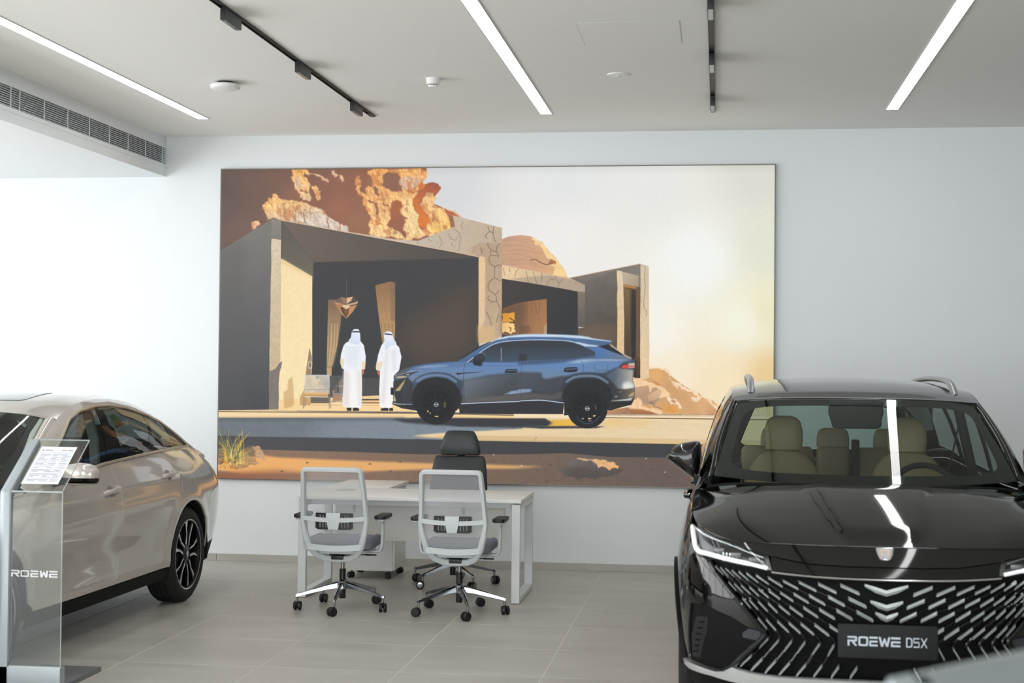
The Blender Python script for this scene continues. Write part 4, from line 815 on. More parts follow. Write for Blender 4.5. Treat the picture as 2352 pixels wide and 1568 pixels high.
bm=BM(); lathe(bm,[(.0,-.054),(.082,-.053),(.098,-.048),(.104,-.040),(.105,-.026),(.099,-.019),(.05,-.017)],seg=40); obj('shell',bm,M_WHITE,ap)
bm=BM(); lathe(bm,[(.055,-.02),(.055,0)],seg=24); obj('bracket',bm,M_SPOTD,ap)
sd=thing('smoke_detector','white smoke detector with dark vents on the ceiling','smoke detector',(-1.956,10.13,CZ))
bm=BM(); lathe(bm,[(.0,-.062),(.028,-.062),(.034,-.056),(.036,-.05)],seg=32); lathe(bm,[(.034,-.044),(.044,-.04),(.05,-.02),(.052,-.004),(.052,0)],seg=32); obj('cover',bm,M_WHITE,sd)
bm=BM(); lathe(bm,[(.03,-.052),(.03,-.04)],seg=24); obj('vent_core',bm,M_SPOTD,sd)
for k in range(12):
    a=k*PI/6; bm=BM(); box(bm,(.035*math.cos(a),.035*math.sin(a),-.047),(.004,.004,.010),rot=Matrix.Rotation(a,3,'Z')); obj('vent_rib',bm,M_WHITE,sd)
sp=thing('ceiling_speaker','flat round white ceiling speaker left of the right track','speaker',(-.683,10.1,CZ))
bm=BM(); lathe(bm,[(.0,-.010),(.05,-.011),(.052,-.009),(.056,-.009),(.073,-.007),(.076,0)],seg=40); obj('ring',bm,M_WHITE,sp)
bm=BM(); lathe(bm,[(.0,-.013),(.02,-.013),(.024,-.010)],seg=24); obj('cap',bm,M_CEIL,sp)
hp=thing('access_hatch','square flush access hatch painted like the ceiling','hatch',(-.5275,8.86,CZ))
bm=BM(); box(bm,(0,0,-.0008),(.586,.598,.0016),.0006,seg=1); obj('panel',bm,M_CEIL,hp)
bm=BM()
for sx in (-1,1): box(bm,(sx*.2955,0,-.0002),(.003,.602,.0012)); box(bm,(0,sx*.3005,-.0002),(.592,.003,.0012))
obj('joint',bm,mat('hatch_joint',(196,197,196),.8,noise=.02),hp)
# ------------------------------------------------------------------ backlit picture on the wall
HOM=[0.00084726601,1.0678203e-05,-0.43532675,1.2848584e-05,0.0014504551,-0.57176634,4.1953422e-05,5.4575593e-06]
def make_lightbox():
    px=paint_poster(HOM); im=bpy.data.images.new('wall_picture_print',PW,PH); a=np.ones((PH,PW,4),np.float32); a[...,:3]=px[::-1]; im.pixels.foreach_set(a.ravel()); im.pack()
    m=bpy.data.materials.new('backlit_print'); m.use_nodes=True; N=m.node_tree.nodes; L=m.node_tree.links; b=N['Principled BSDF']; t=N.new('ShaderNodeTexImage'); t.image=im; t.interpolation='Cubic'
    b.inputs['Base Color'].default_value=(.02,.02,.02,1); b.inputs['Roughness'].default_value=.9; b.inputs['Specular IOR Level'].default_value=.1; L.new(t.outputs[0],b.inputs['Emission Color']); b.inputs['Emission Strength'].default_value=.98
    k=(WY-.032)/WY; X0,X1,Z0,Z1=-4.288*k,.451*k,1.7+(.709-1.7)*k,1.7+(3.384-1.7)*k
    w=thing('lightbox_picture','huge backlit desert picture with a blue car and two men in white','picture',((X0+X1)/2,WY,(Z0+Z1)/2)); hw,hh=(X1-X0)/2,(Z1-Z0)/2
    me=bpy.data.meshes.new('fabric_print'); me.from_pydata([(-hw,-.032,-hh),(hw,-.032,-hh),(hw,-.032,hh),(-hw,-.032,hh)],[],[(0,1,2,3)]); uv=me.uv_layers.new(); 
    for i,c in enumerate(((0,0),(1,0),(1,1),(0,1))): uv.data[i].uv=c
    link('fabric_print',me,m,w)
    M_=mat('picture_frame',(120,118,112),.4,.6,noise=.03)
    for nm,c,s in (('frame_side',(-hw-.004,-.016,0),(.008,.034,2*hh+.016)),('frame_side',(hw+.004,-.016,0),(.008,.034,2*hh+.016)),('frame_rail',(0,-.016,hh+.004),(2*hw,.034,.008)),('frame_rail',(0,-.016,-hh-.004),(2*hw,.034,.008))):
        bm=BM(); box(bm,c,s,.001,seg=1); obj(nm,bm,M_,w)
    bm=BM(); box(bm,(0,-.012,0),(2*hw,.02,2*hh)); obj('back_panel',bm,M_WHITE,w)
make_lightbox()
# ------------------------------------------------------------------ desk
M_DESK=mat('white_laminate',(238,238,234),.38,noise=.012,nscale=8); M_STEEL=mat('white_steel',(226,230,231),.38,noise=.01); M_GREY=mat('slot_grey',(150,154,156),.5,noise=.03)
dk=thing('desk','white L-shaped office desk on square loop legs','desk',(-2.215,11.05,0))
DX=.825
def dpart(n,c,s,m=M_DESK,bev=.002): 
    bm=BM(); box(bm,c,s,bev); return obj(n,bm,m,dk)
dpart('desktop',(0,0,.7325),(2*DX,.785,.025)); dpart('return_top',(-DX+.255,.797,.7325),(.50,.80,.025))
def loop_leg(x,y0,y1,zt=.712,w=.06,t=.042):
    bm=BM(); P=[(y0+t/2,t/2+.004),(y1-t/2,t/2+.004),(y1-t/2,zt-t/2),(y0+t/2,zt-t/2)]
    a=[(y0,.004),(y1,.004),(y1,zt),(y0,zt)]; b=[(y0+t,.004+t),(y1-t,.004+t),(y1-t,zt-t),(y0+t,zt-t)]
    V=[[bm.verts.new((x+sx*w/2,y,z)) for y,z in q] for sx in (-1,1) for q in (a,b)]
    for i in range(4):
        j=(i+1)%4
        bm.faces.new((V[0][i],V[0][j],V[1][j],V[1][i])); bm.faces.new((V[2][i],V[2][j],V[3][j],V[3][i])); bm.faces.new((V[0][i],V[0][j],V[2][j],V[2][i])); bm.faces.new((V[1][i],V[1][j],V[3][j],V[3][i]))
    bmesh.ops.recalc_face_normals(bm,faces=bm.faces); bmesh.ops.bevel(bm,geom=list(bm.edges),offset=.002,segments=1,affect='EDGES')
    L=obj('loop_leg',bm,M_STEEL,dk)
    for y in (y0+.03,y1-.03):
        f=BM(); lathe(f,[(.014,0),(.016,.004)],Matrix.Translation((x,y,0)),16); obj('foot',f,M_GREY,L)
loop_leg(DX-.038,-.375,.40); loop_leg(-DX+.038,-.375,.40)
for x in (DX-.038,-DX+.038): dpart('top_spacer',(x,0,.716),(.03,.6,.012),M_GREY,0)
dpart('cross_beam',(0,.03,.69),(2*DX-.14,.05,.04),M_STEEL); dpart('cross_beam',(0,-.22,.69),(2*DX-.14,.04,.04),M_STEEL)
mp=dpart('modesty_panel',(0.0,.055,.535),(1.30,.018,.31))
for x in (-.50,.335):
    bm=BM(); prism(bm,rrect(.026,.072,.0129),.003,Matrix.Translation((x,.0455,.625))@Matrix.Rotation(PI/2,4,'X')); obj('cable_slot',bm,M_GREY,mp)
bm=BM(); box(bm,(-DX+.255,1.16,.36),(.44,.04,.70),.002); obj('return_panel',bm,M_DESK,dk)
dpart('return_beam',(-DX+.47,.80,.69),(.04,.72,.05),M_STEEL)
gb=dpart('socket_box',(-.59,.135,.7465),(.11,.16,.005),mat('socket_lid',(196,198,196),.4,.2,noise=.03),.001)
bm=BM(); box(bm,(-.59,.06,.7495),(.08,.006,.001)); obj('brush_strip',bm,M_GREY,gb)
# ------------------------------------------------------------------ drawer pedestal
pd=thing('pedestal','white drawer pedestal on black castors under the desk return','pedestal',(-2.735,11.93,0)); M_BLK=mat('black_plastic',(20,21,22),.42,noise=.05)
bm=BM(); box(bm,(-.01,0,.325),(.38,.43,.52),.002); obj('cabinet',bm,M_DESK,pd)
for z,h in ((.515,.13),(.39,.11),(.2,.255)):
    bm=BM(); box(bm,(.19,0,z),(.018,.426,h),.002); d=obj('drawer_front',bm,M_DESK,pd)
def castor(parent,x,y,z0,r,M_hub=None,ang=0,name='castor'):
    """twin wheel castor on the floor under (x,y)"""
    R=Matrix.Translation((x,y,0))@Matrix.Rotation(ang,4,'Z'); T=R@Matrix.Translation((-r*.55,0,r))
    bm=BM()
    for sy in (-1,1):
        lathe(bm,[(r*.25,0),(r*.82,0),(r,.004),(r,.016),(r*.86,.022),(r*.3,.023)],T@Matrix.Translation((0,sy*.004,0))@Matrix.Rotation(-sy*PI/2,4,'X'),22)
    tube(bm,[R@Vector((0,0,z0)),R@Vector((0,0,r*1.5))],.0075,10)
    box(bm,T@Vector((r*.3,0,r*.35)),(r*1.1,.012,r*1.0),.003)
    c=obj(name,bm,M_BLK,parent)
    if M_hub:
        bm=BM()
        for sy in (-1,1): lathe(bm,[(r*.42,0),(r*.62,0),(r*.62,.002),(r*.42,.003)],T@Matrix.Translation((0,sy*.0262,0))@Matrix.Rotation(-sy*PI/2,4,'X'),22)
        obj('hub_ring',bm,M_hub,c)
    return c
for x,y,a in ((.15,-.17,.4),(-.16,-.17,-.8),(.15,.17,2.4),(-.16,.17,1.)): castor(pd,x,y,.075,.024,None,a)
# ------------------------------------------------------------------ office chairs
M_CH=mat('chair_grey_plastic',(206,211,213),.42,noise=.015); M_CHR=mat('polished_aluminium',(160,162,165),.16,1,noise=.03,nscale=12,rvar=.05); M_SEAT=mat('grey_seat_fabric',(122,124,134),.9,noise=.14,nscale=380,bump=.4); M_PAD=mat('armrest_black',(34,32,32),.5,noise=.06)
def mesh_fabric():
    m=bpy.data.materials.new('chair_mesh_fabric'); m.use_nodes=True; N=m.node_tree.nodes; L=m.node_tree.links; b=N['Principled BSDF']; b.inputs['Base Color'].default_value=(*srgb((196,198,202)),1); b.inputs['Roughness'].default_value=.8
    tc=N.new('ShaderNodeTexCoord'); w=N.new('ShaderNodeTexWave'); w.inputs['Scale'].default_value=90; w.bands_direction='Z'; L.new(tc.outputs['Object'],w.inputs[0])
    mr=N.new('ShaderNodeMapRange'); mr.inputs[3].default_value=.34; mr.inputs[4].default_value=.52; L.new(w.outputs['Fac'],mr.inputs[0]); L.new(mr.outputs[0],b.inputs['Alpha']); return m
M_MESH=mesh_fabric()
def star_base(parent,ang,r=.315,hub=None,M_c=M_CHR,cr=.031,zt=.195):
    bm=BM(); lathe(bm,[(.0,.14),(.036,.14),(.040,.16),(.040,zt),(.03,zt+.012)],seg=24)
    base=obj('base_hub',bm,M_c,parent)
    for k in range(5):
        a=ang+k*2*PI/5; R=Matrix.Rotation(a,4,'Z'); bm=BM(); rings=[]
        for t,w,h,z in ((.03,.038,.044,.170),(.10,.031,.036,.158),(.2,.024,.028,.134),(.29,.020,.022,.112),(r,.019,.020,.105),(r+.010,.014,.015,.103)):
            rings.append([R@Vector((t,y*w/2,z+q*h/2)) for y,q in ((-1,-1),(-.8,.6),(-.35,1),(.35,1),(.8,.6),(1,-1))])
        loft(bm,rings); tube(bm,[R@Vector((r,0,.10)),R@Vector((r,0,.062))],.009,10); obj('base_arm',bm,M_c,parent)
    for k in range(5):
        a=ang+k*2*PI/5; castor(parent,r*math.cos(a),r*math.sin(a),.07,cr,hub,a+1.9+.7*math.sin(k*2.3))
    bm=BM(); lathe(bm,[(.0,.075),(.021,.075),(.0225,.08),(.0225,.275),(.019,.28)],seg=20); obj('gas_sleeve',bm,M_BLK,parent)
    bm=BM(); lathe(bm,[(.0135,.28),(.0135,.37)],seg=16); obj('gas_column',bm,M_CHR,parent)
def back_y(z): return float(np.interp(z,[.35,.42,.5,.6,.7,.85,1.0],[-.12,-.20,-.235,-.235,-.245,-.285,-.335]))
def task_chair():
    c=thing('office_chair','grey mesh-back office chair, the left one of the pair facing the white desk','chair',(-2.587,10.25,0),0,'grey mesh chairs before the desk')
    half=[(0,.362),(.08,.366),(.14,.395),(.185,.46),(.210,.56),(.2225,.64),(.217,.72),(.209,.85),(.201,.955)]
    cor=[(.1985,.975),(.190,.985),(.175,.988),(0,.988)]
    L=half+cor; ring=[(x,z) for x,z in L]+[(-x,z) for x,z in L[::-1][1:-1]]
    P=[Vector((x,back_y(z),z)) for x,z in ring]
    bm=BM(); sec=[]
    n=len(P); rings=[]
    for i in range(n):
        t=(P[(i+1)%n]-P[i-1]).normalized(); bk=Vector((0,-1,-.12)).normalized(); inn=t.cross(bk); inn.normalize(); b2=inn.cross(t)
        z=P[i].z; w=.030 if z>.68 else .030+.012*min(1,(.68-z)/.2); d=.044 if z>.6 else .036
        rings.append([P[i]+inn*a*w+b2*b*d for a,b in ((-.5,-.5),(-.5,.3),(-.3,.5),(.3,.5),(.5,.3),(.5,-.5))])
    R=[[bm.verts.new(p) for p in r] for r in rings]; m=6
    for i in range(n):
        A=R[i];B=R[(i+1)%n]
        for k in range(m): bm.faces.new((A[k],A[(k+1)%m],B[(k+1)%m],B[k]))
    bmesh.ops.bevel(bm,geom=[e for e in bm.edges if False],offset=.001,affect='EDGES') if 0 else None
    obj('back_frame',bm,M_CH,c)
    for z0,w,sag in ((.655,.212,.012),(.458,.185,.010)):
        bm=BM(); rr=[]
        for k in range(13):
            x=-w+2*w*k/12; z=z0-sag*(1-(x/w)**2); y=back_y(z0)-.010-.020*(1-(x/w)**2)
            h=.015 if z0>.5 else .02
            rr.append([(x,y-.012,z-h),(x,y-.012,z+h),(x,y+.008,z+h),(x,y+.008,z-h)])
        loft(bm,rr); bmesh.ops.recalc_face_normals(bm,faces=bm.faces); obj('cross_bar',bm,M_CH,c)
    # mesh
    zs=np.linspace(.445,.975,16); V=[];F=[]
    for z in zs:
        w=np.interp(z,[.44,.5,.56,.64,.72,.85,.975],[.170,.190,.203,.213,.209,.202,.192])
        for k in range(11):
            x=-w+2*w*k/10; V.append((x,back_y(z)+.012-.018*(1-(x/w)**2),z))
    for i in range(15):
        for k in range(10): a=i*11+k; F.append((a,a+1,a+12,a+11))
    me=bpy.data.meshes.new('mesh_back'); me.from_pydata(V,[],F); me.polygons.foreach_set('use_smooth',[True]*len(F)); link('mesh_back',me,M_MESH,c)
    # lumbar pad
    lb=thing('lumbar_support',None,None); lb.parent=c; yb=back_y(.64)-.012
    def bow(x): return yb-.012*(1-(x/.13)**2)
    bm=BM(); rr=[]
    def strip(bm,x0,x1,z0,z1):
        rr=[]
        for k in range(5):
            x=x0+(x1-x0)*k/4; rr.append([(x,bow(x)-.006,z0),(x,bow(x)-.006,z1),(x,bow(x)+.006,z1),(x,bow(x)+.006,z0)])
        loft(bm,rr)
    strip(bm,-.128,.128,.675,.69); strip(bm,-.118,.118,.578,.592)
    for s in (-1,1):
        for x in (.045,.066,.087,.108,.123): strip(bm,s*x-.0065,s*x+.0065,.585,.68)
    o=obj('pad',bm,M_BLK,lb)
    bm=BM(); prism(bm,[(-.05,.055),(.05,.055),(.046,.0),(.034,-.058),(-.034,-.058),(-.046,0)],.014,Matrix.Translation((0,yb-.020,.637))@Matrix.Rotation(PI/2,4,'X'),.004); obj('slider',bm,M_CH,lb)
    # seat
    bm=BM(); rr=[]
    for z,k in ((.425,.90),(.44,.98),(.465,1.0),(.49,.985),(.503,.94),(.508,.86)):
        rr.append([(x*k,y*k+.03,z+(-.012 if y>.18 else 0)*(1 if z>.45 else .4)) for x,y in rrect(.47,.47,.09,6)])
    loft(bm,rr); obj('seat_cushion',bm,M_SEAT,c)
    bm=BM(); prism(bm,rrect(.40,.40,.07),.03,Matrix.Translation((0,.03,.40)),.006); obj('seat_pan',bm,M_CH,c)
    bm=BM(); box(bm,(0,.0,.378),(.15,.2,.05),.012); box(bm,(0,-.10,.375),(.09,.12,.03),.008); obj('mechanism',bm,M_BLK,c)
    bm=BM(); tube(bm,[(.06,-.02,.385),(.15,-.03,.385),(.18,-.03,.384)],[.006,.006,.005],8); box(bm,(.21,-.03,.383),(.07,.026,.011),.004); obj('tilt_lever',bm,M_BLK,c)
    bm=BM(); sweep(bm,[(-.02,-.03,.36),(-.02,-.03,.42)],[(-.01,-.01),(.01,-.01),(.01,.01),(-.01,.01)],up=(1,0,0)) ; bm.free()
    for s in (-1,1):
        bm=BM(); P=[(s*.17,.03,.402),(s*.245,.02,.405),(s*.272,.015,.425),(s*.28,.01,.50),(s*.284,.0,.58),(s*.285,-.005,.625)]
        Q=spline(P,5); rr=[]
        for i,p in enumerate(Q):
            t=Vector(Q[min(i+1,len(Q)-1)]-Q[max(i-1,0)]).normalized(); f=Vector((0,1,0)); sd_=t.cross(f).normalized(); k=i/(len(Q)-1)
            w=.020; d=.052-.012*k if k<.8 else .042+.10*(k-.8)*2
            rr.append([Vector(p)+f*(a*d/2)+sd_*(b*w/2) for a,b in ((-1,-.6),(-.7,-1),(.7,-1),(1,-.6),(1,.6),(.7,1),(-.7,1),(-1,.6))])
        loft(bm,rr); obj('arm_bracket',bm,M_CH,c)
        bm=BM(); prism(bm,rrect(.085,.245,.03),.026,Matrix.Translation((s*.285,.0,.638)),.008); obj('armrest_pad',bm,M_PAD,c)
        bm=BM(); prism(bm,rrect(.07,.2,.025),.014,Matrix.Translation((s*.285,.0,.625)),.003); obj('armrest_plate',bm,M_CH,c)
    return c
chA=task_chair(); star_base(chA,math.radians(58))
chB=dup(chA,(-1.755,10.22,0),math.radians(-1.5),label='grey mesh-back office chair, the right one of the pair facing the white desk')
for ch in [x for x in chB.children if x.name.split('.')[0] in ('base_hub','base_arm','castor')]:
    ch.rotation_euler=(0,0,math.radians(-54))
# executive chair behind the desk
M_LEA=mat('black_leather',(44,48,49),.42,noise=.06,nscale=160,bump=.25)
ec=thing('executive_chair','tall black leather chair with a headrest behind the white desk','chair',(-2.035,11.54,0))
def slab(bm,secs):
    """secs: (z,y,halfwidth,thick) rounded cross-sections stacked upwards"""
    rr=[]
    for z,y,w,t in secs:
        rr.append([(w*math.copysign(abs(math.cos(a))**.55,math.cos(a)),y+t/2*math.copysign(abs(math.sin(a))**.8,math.sin(a)),z) for a in np.linspace(0,2*PI,28,endpoint=False)])
    loft(bm,rr)
bm=BM(); slab(bm,[(.989,.285,.150,.02),(.995,.285,.160,.05),(1.02,.285,.164,.065),(1.06,.287,.160,.07),(1.10,.29,.148,.07),(1.14,.293,.132,.066),(1.165,.295,.120,.056),(1.18,.297,.104,.036),(1.185,.297,.07,.012)]); obj('headrest',bm,M_LEA,ec)
bm=BM(); slab(bm,[(.50,.20,.17,.05),(.52,.2,.20,.08),(.62,.215,.225,.09),(.74,.225,.232,.085),(.86,.25,.222,.08),(.95,.272,.208,.07),(.975,.278,.200,.055),(.985,.28,.185,.02)]); obj('backrest',bm,M_LEA,ec)
bm=BM(); rr=[]
for z,k in ((.42,.9),(.44,.98),(.47,1.0),(.5,.98),(.515,.9)): rr.append([(x*k,y*k-.03,z) for x,y in rrect(.5,.5,.1,6)])
loft(bm,rr); obj('seat_cushion',bm,M_LEA,ec)
bm=BM(); box(bm,(0,0,.39),(.2,.26,.06),.015); obj('mechanism',bm,M_BLK,ec)
bm=BM(); tube(bm,[(0,.2,.40),(0,.30,.48),(0,.33,.7),(0,.335,1.05)],.02,10,sx=1.6); obj('spine',bm,M_BLK,ec)
for s in (-1,1):
    bm=BM(); tube(bm,spline([(s*.2,0,.41),(s*.29,0,.42),(s*.305,-.02,.5),(s*.305,-.02,.6)],5),.014,10); obj('arm_bracket',bm,M_CHR,ec)
    bm=BM(); prism(bm,rrect(.07,.26,.03),.03,Matrix.Translation((s*.305,-.02,.6)),.008); obj('armrest_pad',bm,M_PAD,ec)
star_base(ec,math.radians(20),.33,M_CHR,M_CHR,.033)
# ------------------------------------------------------------------ shared car pieces
M_TYRE=mat('tyre_rubber',(24,24,25),.75,noise=.12,nscale=60); M_RIMB=mat('rim_black',(16,16,17),.28,noise=.03); M_RIMS=mat('rim_machined',(214,216,218),.22,1,noise=.03); M_DISC=mat('brake_disc',(70,70,72),.4,.8,noise=.05)
M_PLAST=mat('matte_black_trim',(11,12,13),.6,noise=.05,spec=.14); M_GLOSSB=mat('gloss_black_trim',(7,7,8),.06,noise=.02); M_CHROME=mat('satin_chrome',(212,214,214),.16,1,noise=.02); M_UNDER=mat('underbody',(12,12,13),.8,noise=.05)
M_WSG=glass('windscreen_glass',(.66,.74,.71)); M_SIDEG=glass('side_glass',(.36,.40,.39)); M_PRIV=glass('rear_glass_tint',(.50,.62,.58))
TXT={'R':[[(0,.82),(.8,.82),(.8,.62),(0,.62),(0,0),(.2,0),(.2,.44),(.42,.44),(.78,0),(1.03,0),(.70,.42),(.93,.46),(1,.58),(1,.86),(.92,1),(0,1)]],
 'E':[[(0,.80),(1,.80),(1,1),(0,1)],[(0,.0),(1,.0),(1,.19),(.2,.19),(.2,.40),(1,.40),(1,.59),(.08,.59),(0,.5)]],
 'O':'ring','D':'dring','W':[[(0,1),(.17,1),(.30,.32),(.44,.86),(.56,.86),(.70,.32),(.83,1),(1,1),(.80,0),(.63,0),(.5,.5),(.37,0),(.20,0)]],
 'M':[[(0,0),(.17,0),(.17,.80),(.415,.80),(.415,.2),(.585,.2),(.585,.80),(.83,.80),(.83,0),(1,0),(1,1),(0,1)]],
 'w':[[(0,1),(.2,1),(.26,.34),(.42,.86),(.58,.86),(.74,.34),(.8,1),(1,1),(.92,0),(.68,0),(.5,.52),(.32,0),(.08,0)]],
 '5':[[(0,1),(1,1),(1,.88),(.13,.88),(.13,.6),(.9,.6),(1,.5),(1,.1),(.9,0),(0,0),(0,.12),(.87,.12),(.87,.48),(0,.48)]],
 'X':[[(0,1),(.16,1),(.5,.6),(.84,1),(1,1),(.585,.5),(1,0),(.84,0),(.5,.4),(.16,0),(0,0),(.415,.5)]]}
def lettering(bm,items,M,th=.002):
    """items: (glyph,x,width,height)"""
    for g,x,w,h in items:
        d=TXT[g]
        if d=='ring' or d=='dring':
            a=rrect(w,h,h*.18,4) if d=='ring' else rrect(w,h,h*.26,4)[:10]+[(-w/2,h/2)]*0+rrect(w,h,.0005,4)[5:15]+rrect(w,h,h*.26,4)[15:]; t=h*.19 if d=='ring' else h*.12; b=rrect(w-2*t,h-2*t,h*.08,4) if d=='ring' else rrect(w-2*t,h-2*t,h*.16,4)[:10]*0+rrect(w-2*t,h-2*t,h*.16,4)[:5]+rrect(w-2*t,h-2*t,.0004,4)[5:15]+rrect(w-2*t,h-2*t,h*.16,4)[15:]; a=a if d=='ring' else rrect(w,h,h*.26,4)[:5]+rrect(w,h,.0005,4)[5:15]+rrect(w,h,h*.26,4)[15:]; n=len(a)
            V=[[bm.verts.new(M@Vector((x+w/2+p[0],h/2+p[1],z))) for p in q] for q in (a,b) for z in (0,th)]
            for i in range(n):
                j=(i+1)%n
                for A,B in ((0,1),(1,3),(3,2),(2,0)): bm.faces.new((V[A][i],V[A][j],V[B][j],V[B][i]))
        else:
            for poly in d: prism(bm,[(x+px*w,py*h) for px,py in poly],th,M)
def wheel(car,x,s,z,r,side,rim_r,width=.225,style=5,loc_only=False):
    """complete road wheel; side=+1/-1 is the outward direction"""
    T=Matrix.Translation((x,s,z))@Matrix.Rotation(side*PI/2,4,'Y')      # local z points outwards
    w=thing('wheel',None,None); w.parent=car
    bm=BM(); rr=rim_r
    prof=[(rr-.012,-.012),(rr+.004,-.003),(rr+.02,.0),(rr+.045,.001),(r-.035,-.006),(r-.014,-.018),(r-.004,-.034)]
    W=width
    for k in range(4):
        y0=-.034-(W-.068)*k/4; y1=-.034-(W-.068)*(k+1)/4; prof+=[(r,y0-.004),(r,y1+.006),(r-.008,y1+.005),(r-.008,y1+.0)]
    prof+=[(r-.004,-W+.034),(r-.014,-W+.018),(r-.035,-W+.006),(rr,-W),(rr-.012,-W+.01)]
    lathe(bm,prof,T,64,closed=True); obj('tyre',bm,M_TYRE,w,smooth=50)
    bm=BM(); lathe(bm,[(rr-.006,-.004),(rr+.004,-.006),(rr+.004,-.012),(rr-.012,-.016),(rr-.018,-.05),(rr-.03,-W*.9),(rr-.02,-W)],T,64,cap=False); obj('rim_barrel',bm,M_RIMB,w)
    bm=BM(); lathe(bm,[(rr-.009,-.006),(rr-.002,-.003),(rr+.004,-.0055),(rr-.002,-.009)],T,64,closed=True); obj('rim_lip',bm,M_RIMS,w)
    bm=BM(); lathe(bm,[(.05,-.115),(rr*.62,-.115),(rr*.62,-.135),(.05,-.135)],T,40,closed=True); obj('brake_disc',bm,M_DISC,w)
    bm=BM(); lathe(bm,[(rr-.02,-W*.72),(.0,-W*.72)],T,32,cap=False); obj('wheel_back',bm,M_UNDER,w)
    for k in range(5):
        a=k*2*PI/5+PI/2+.12; c=math.cos; 
        for sg in (-1,1):
            # twin-blade spoke: black body with a machined face
            def P(rad,off): 
                return (rad*math.cos(a)-off*math.sin(a), rad*math.sin(a)+off*math.cos(a))
            inner=[P(.055,sg*.012),P(.055,sg*.034),P(rr*.55,sg*.036),P(rr-.012,sg*.088),P(rr-.008,sg*.046),P(rr*.55,sg*.018)]
            bm=BM(); prism(bm,inner,.03,T@Matrix.Translation((0,0,-.050)),.003); obj('spoke',bm,M_RIMB,w)
            face=[P(.065,sg*.020),P(.065,sg*.034),P(rr*.55,sg*.037),P(rr-.014,sg*.087),P(rr-.012,sg*(.034 if sg>0 else .062)),P(rr*.72,sg*(.040 if sg>0 else .044)),P(rr*.55,sg*.024)]
            bm=BM(); prism(bm,face,.003,T@Matrix.Translation((0,0,-.0205)),.0008); obj('spoke_face',bm,M_RIMS,w)
        bm=BM(); prism(bm,[(.05*math.cos(a-.35),.05*math.sin(a-.35)),(.06*math.cos(a),.06*math.sin(a)),(.05*math.cos(a+.35),.05*math.sin(a+.35)),(.02*math.cos(a),.02*math.sin(a))],.02,T@Matrix.Translation((0,0,-.05)),.002); obj('hub_lug',bm,M_RIMB,w)
    bm=BM(); lathe(bm,[(.0,-.012),(.026,-.013),(.033,-.018),(.06,-.022),(.066,-.05)],T,32); obj('hub_cap',bm,M_RIMB,w)
    bm=BM(); lathe(bm,[(.0,-.0105),(.02,-.011),(.024,-.0135),(.026,-.0135)],T,28); obj('cap_badge',bm,M_CHROME,w)
    return w
def grid_tube(name,S,path,r,m,parent,off=0,sx=1,sy=1,n=6,seg=8):
    """tube that follows a surface along parameter points"""
    q=spline(path,n) if len(path)>2 else np.asarray(path,float)
    p=S(q[:,0],q[:,1]) if off==0 else S(q[:,0],q[:,1],off)
    bm=BM(); tube(bm,[tuple(x) for x in p],r,seg,sx=sx,sy=sy); return obj(name,bm,m,parent)
def seat_shape(bm,secs,x0=0):
    rr=[]
    for z,y,w,t in secs: rr.append([(x0+w*math.copysign(abs(math.cos(a))**.6,math.cos(a)),y+t/2*math.copysign(abs(math.sin(a))**.8,math.sin(a)),z) for a in np.linspace(0,2*PI,24,endpoint=False)])
    loft(bm,rr)
# ------------------------------------------------------------------ black SUV, nose towards the camera
M_BLACK=mat('black_car_paint',(9,9,10),.045,noise=.05,nscale=400,coat=.3); M_BEIGE=mat('beige_leather',(186,166,126),.5,noise=.06,nscale=90,bump=.1); M_BEIGE2=mat('beige_seam',(128,114,86),.6,noise=.05)
M_DASH=mat('dash_dark',(22,27,26),.6,noise=.05); M_LAMPBG=mat('lamp_housing',(120,120,118),.3,.5,noise=.1,nscale=20); M_DRL=emit('daytime_lamp',(250,252,255),.55); M_LENSG=glass('lamp_lens',(.93,.95,.96)); M_RAIL=mat('roof_rail_silver',(170,174,176),.35,.7,noise=.03)
M_PLATE=mat('plate_black',(13,14,15),.5,noise=.05,spec=.3); M_LET=mat('plate_letters',(196,206,216),.45,noise=.02); M_SLAT=mat('slat_silver',(212,219,219),.38,.7,noise=.04); M_LIP=mat('silver_lip_paint',(222,225,226),.28,.75,noise=.03)
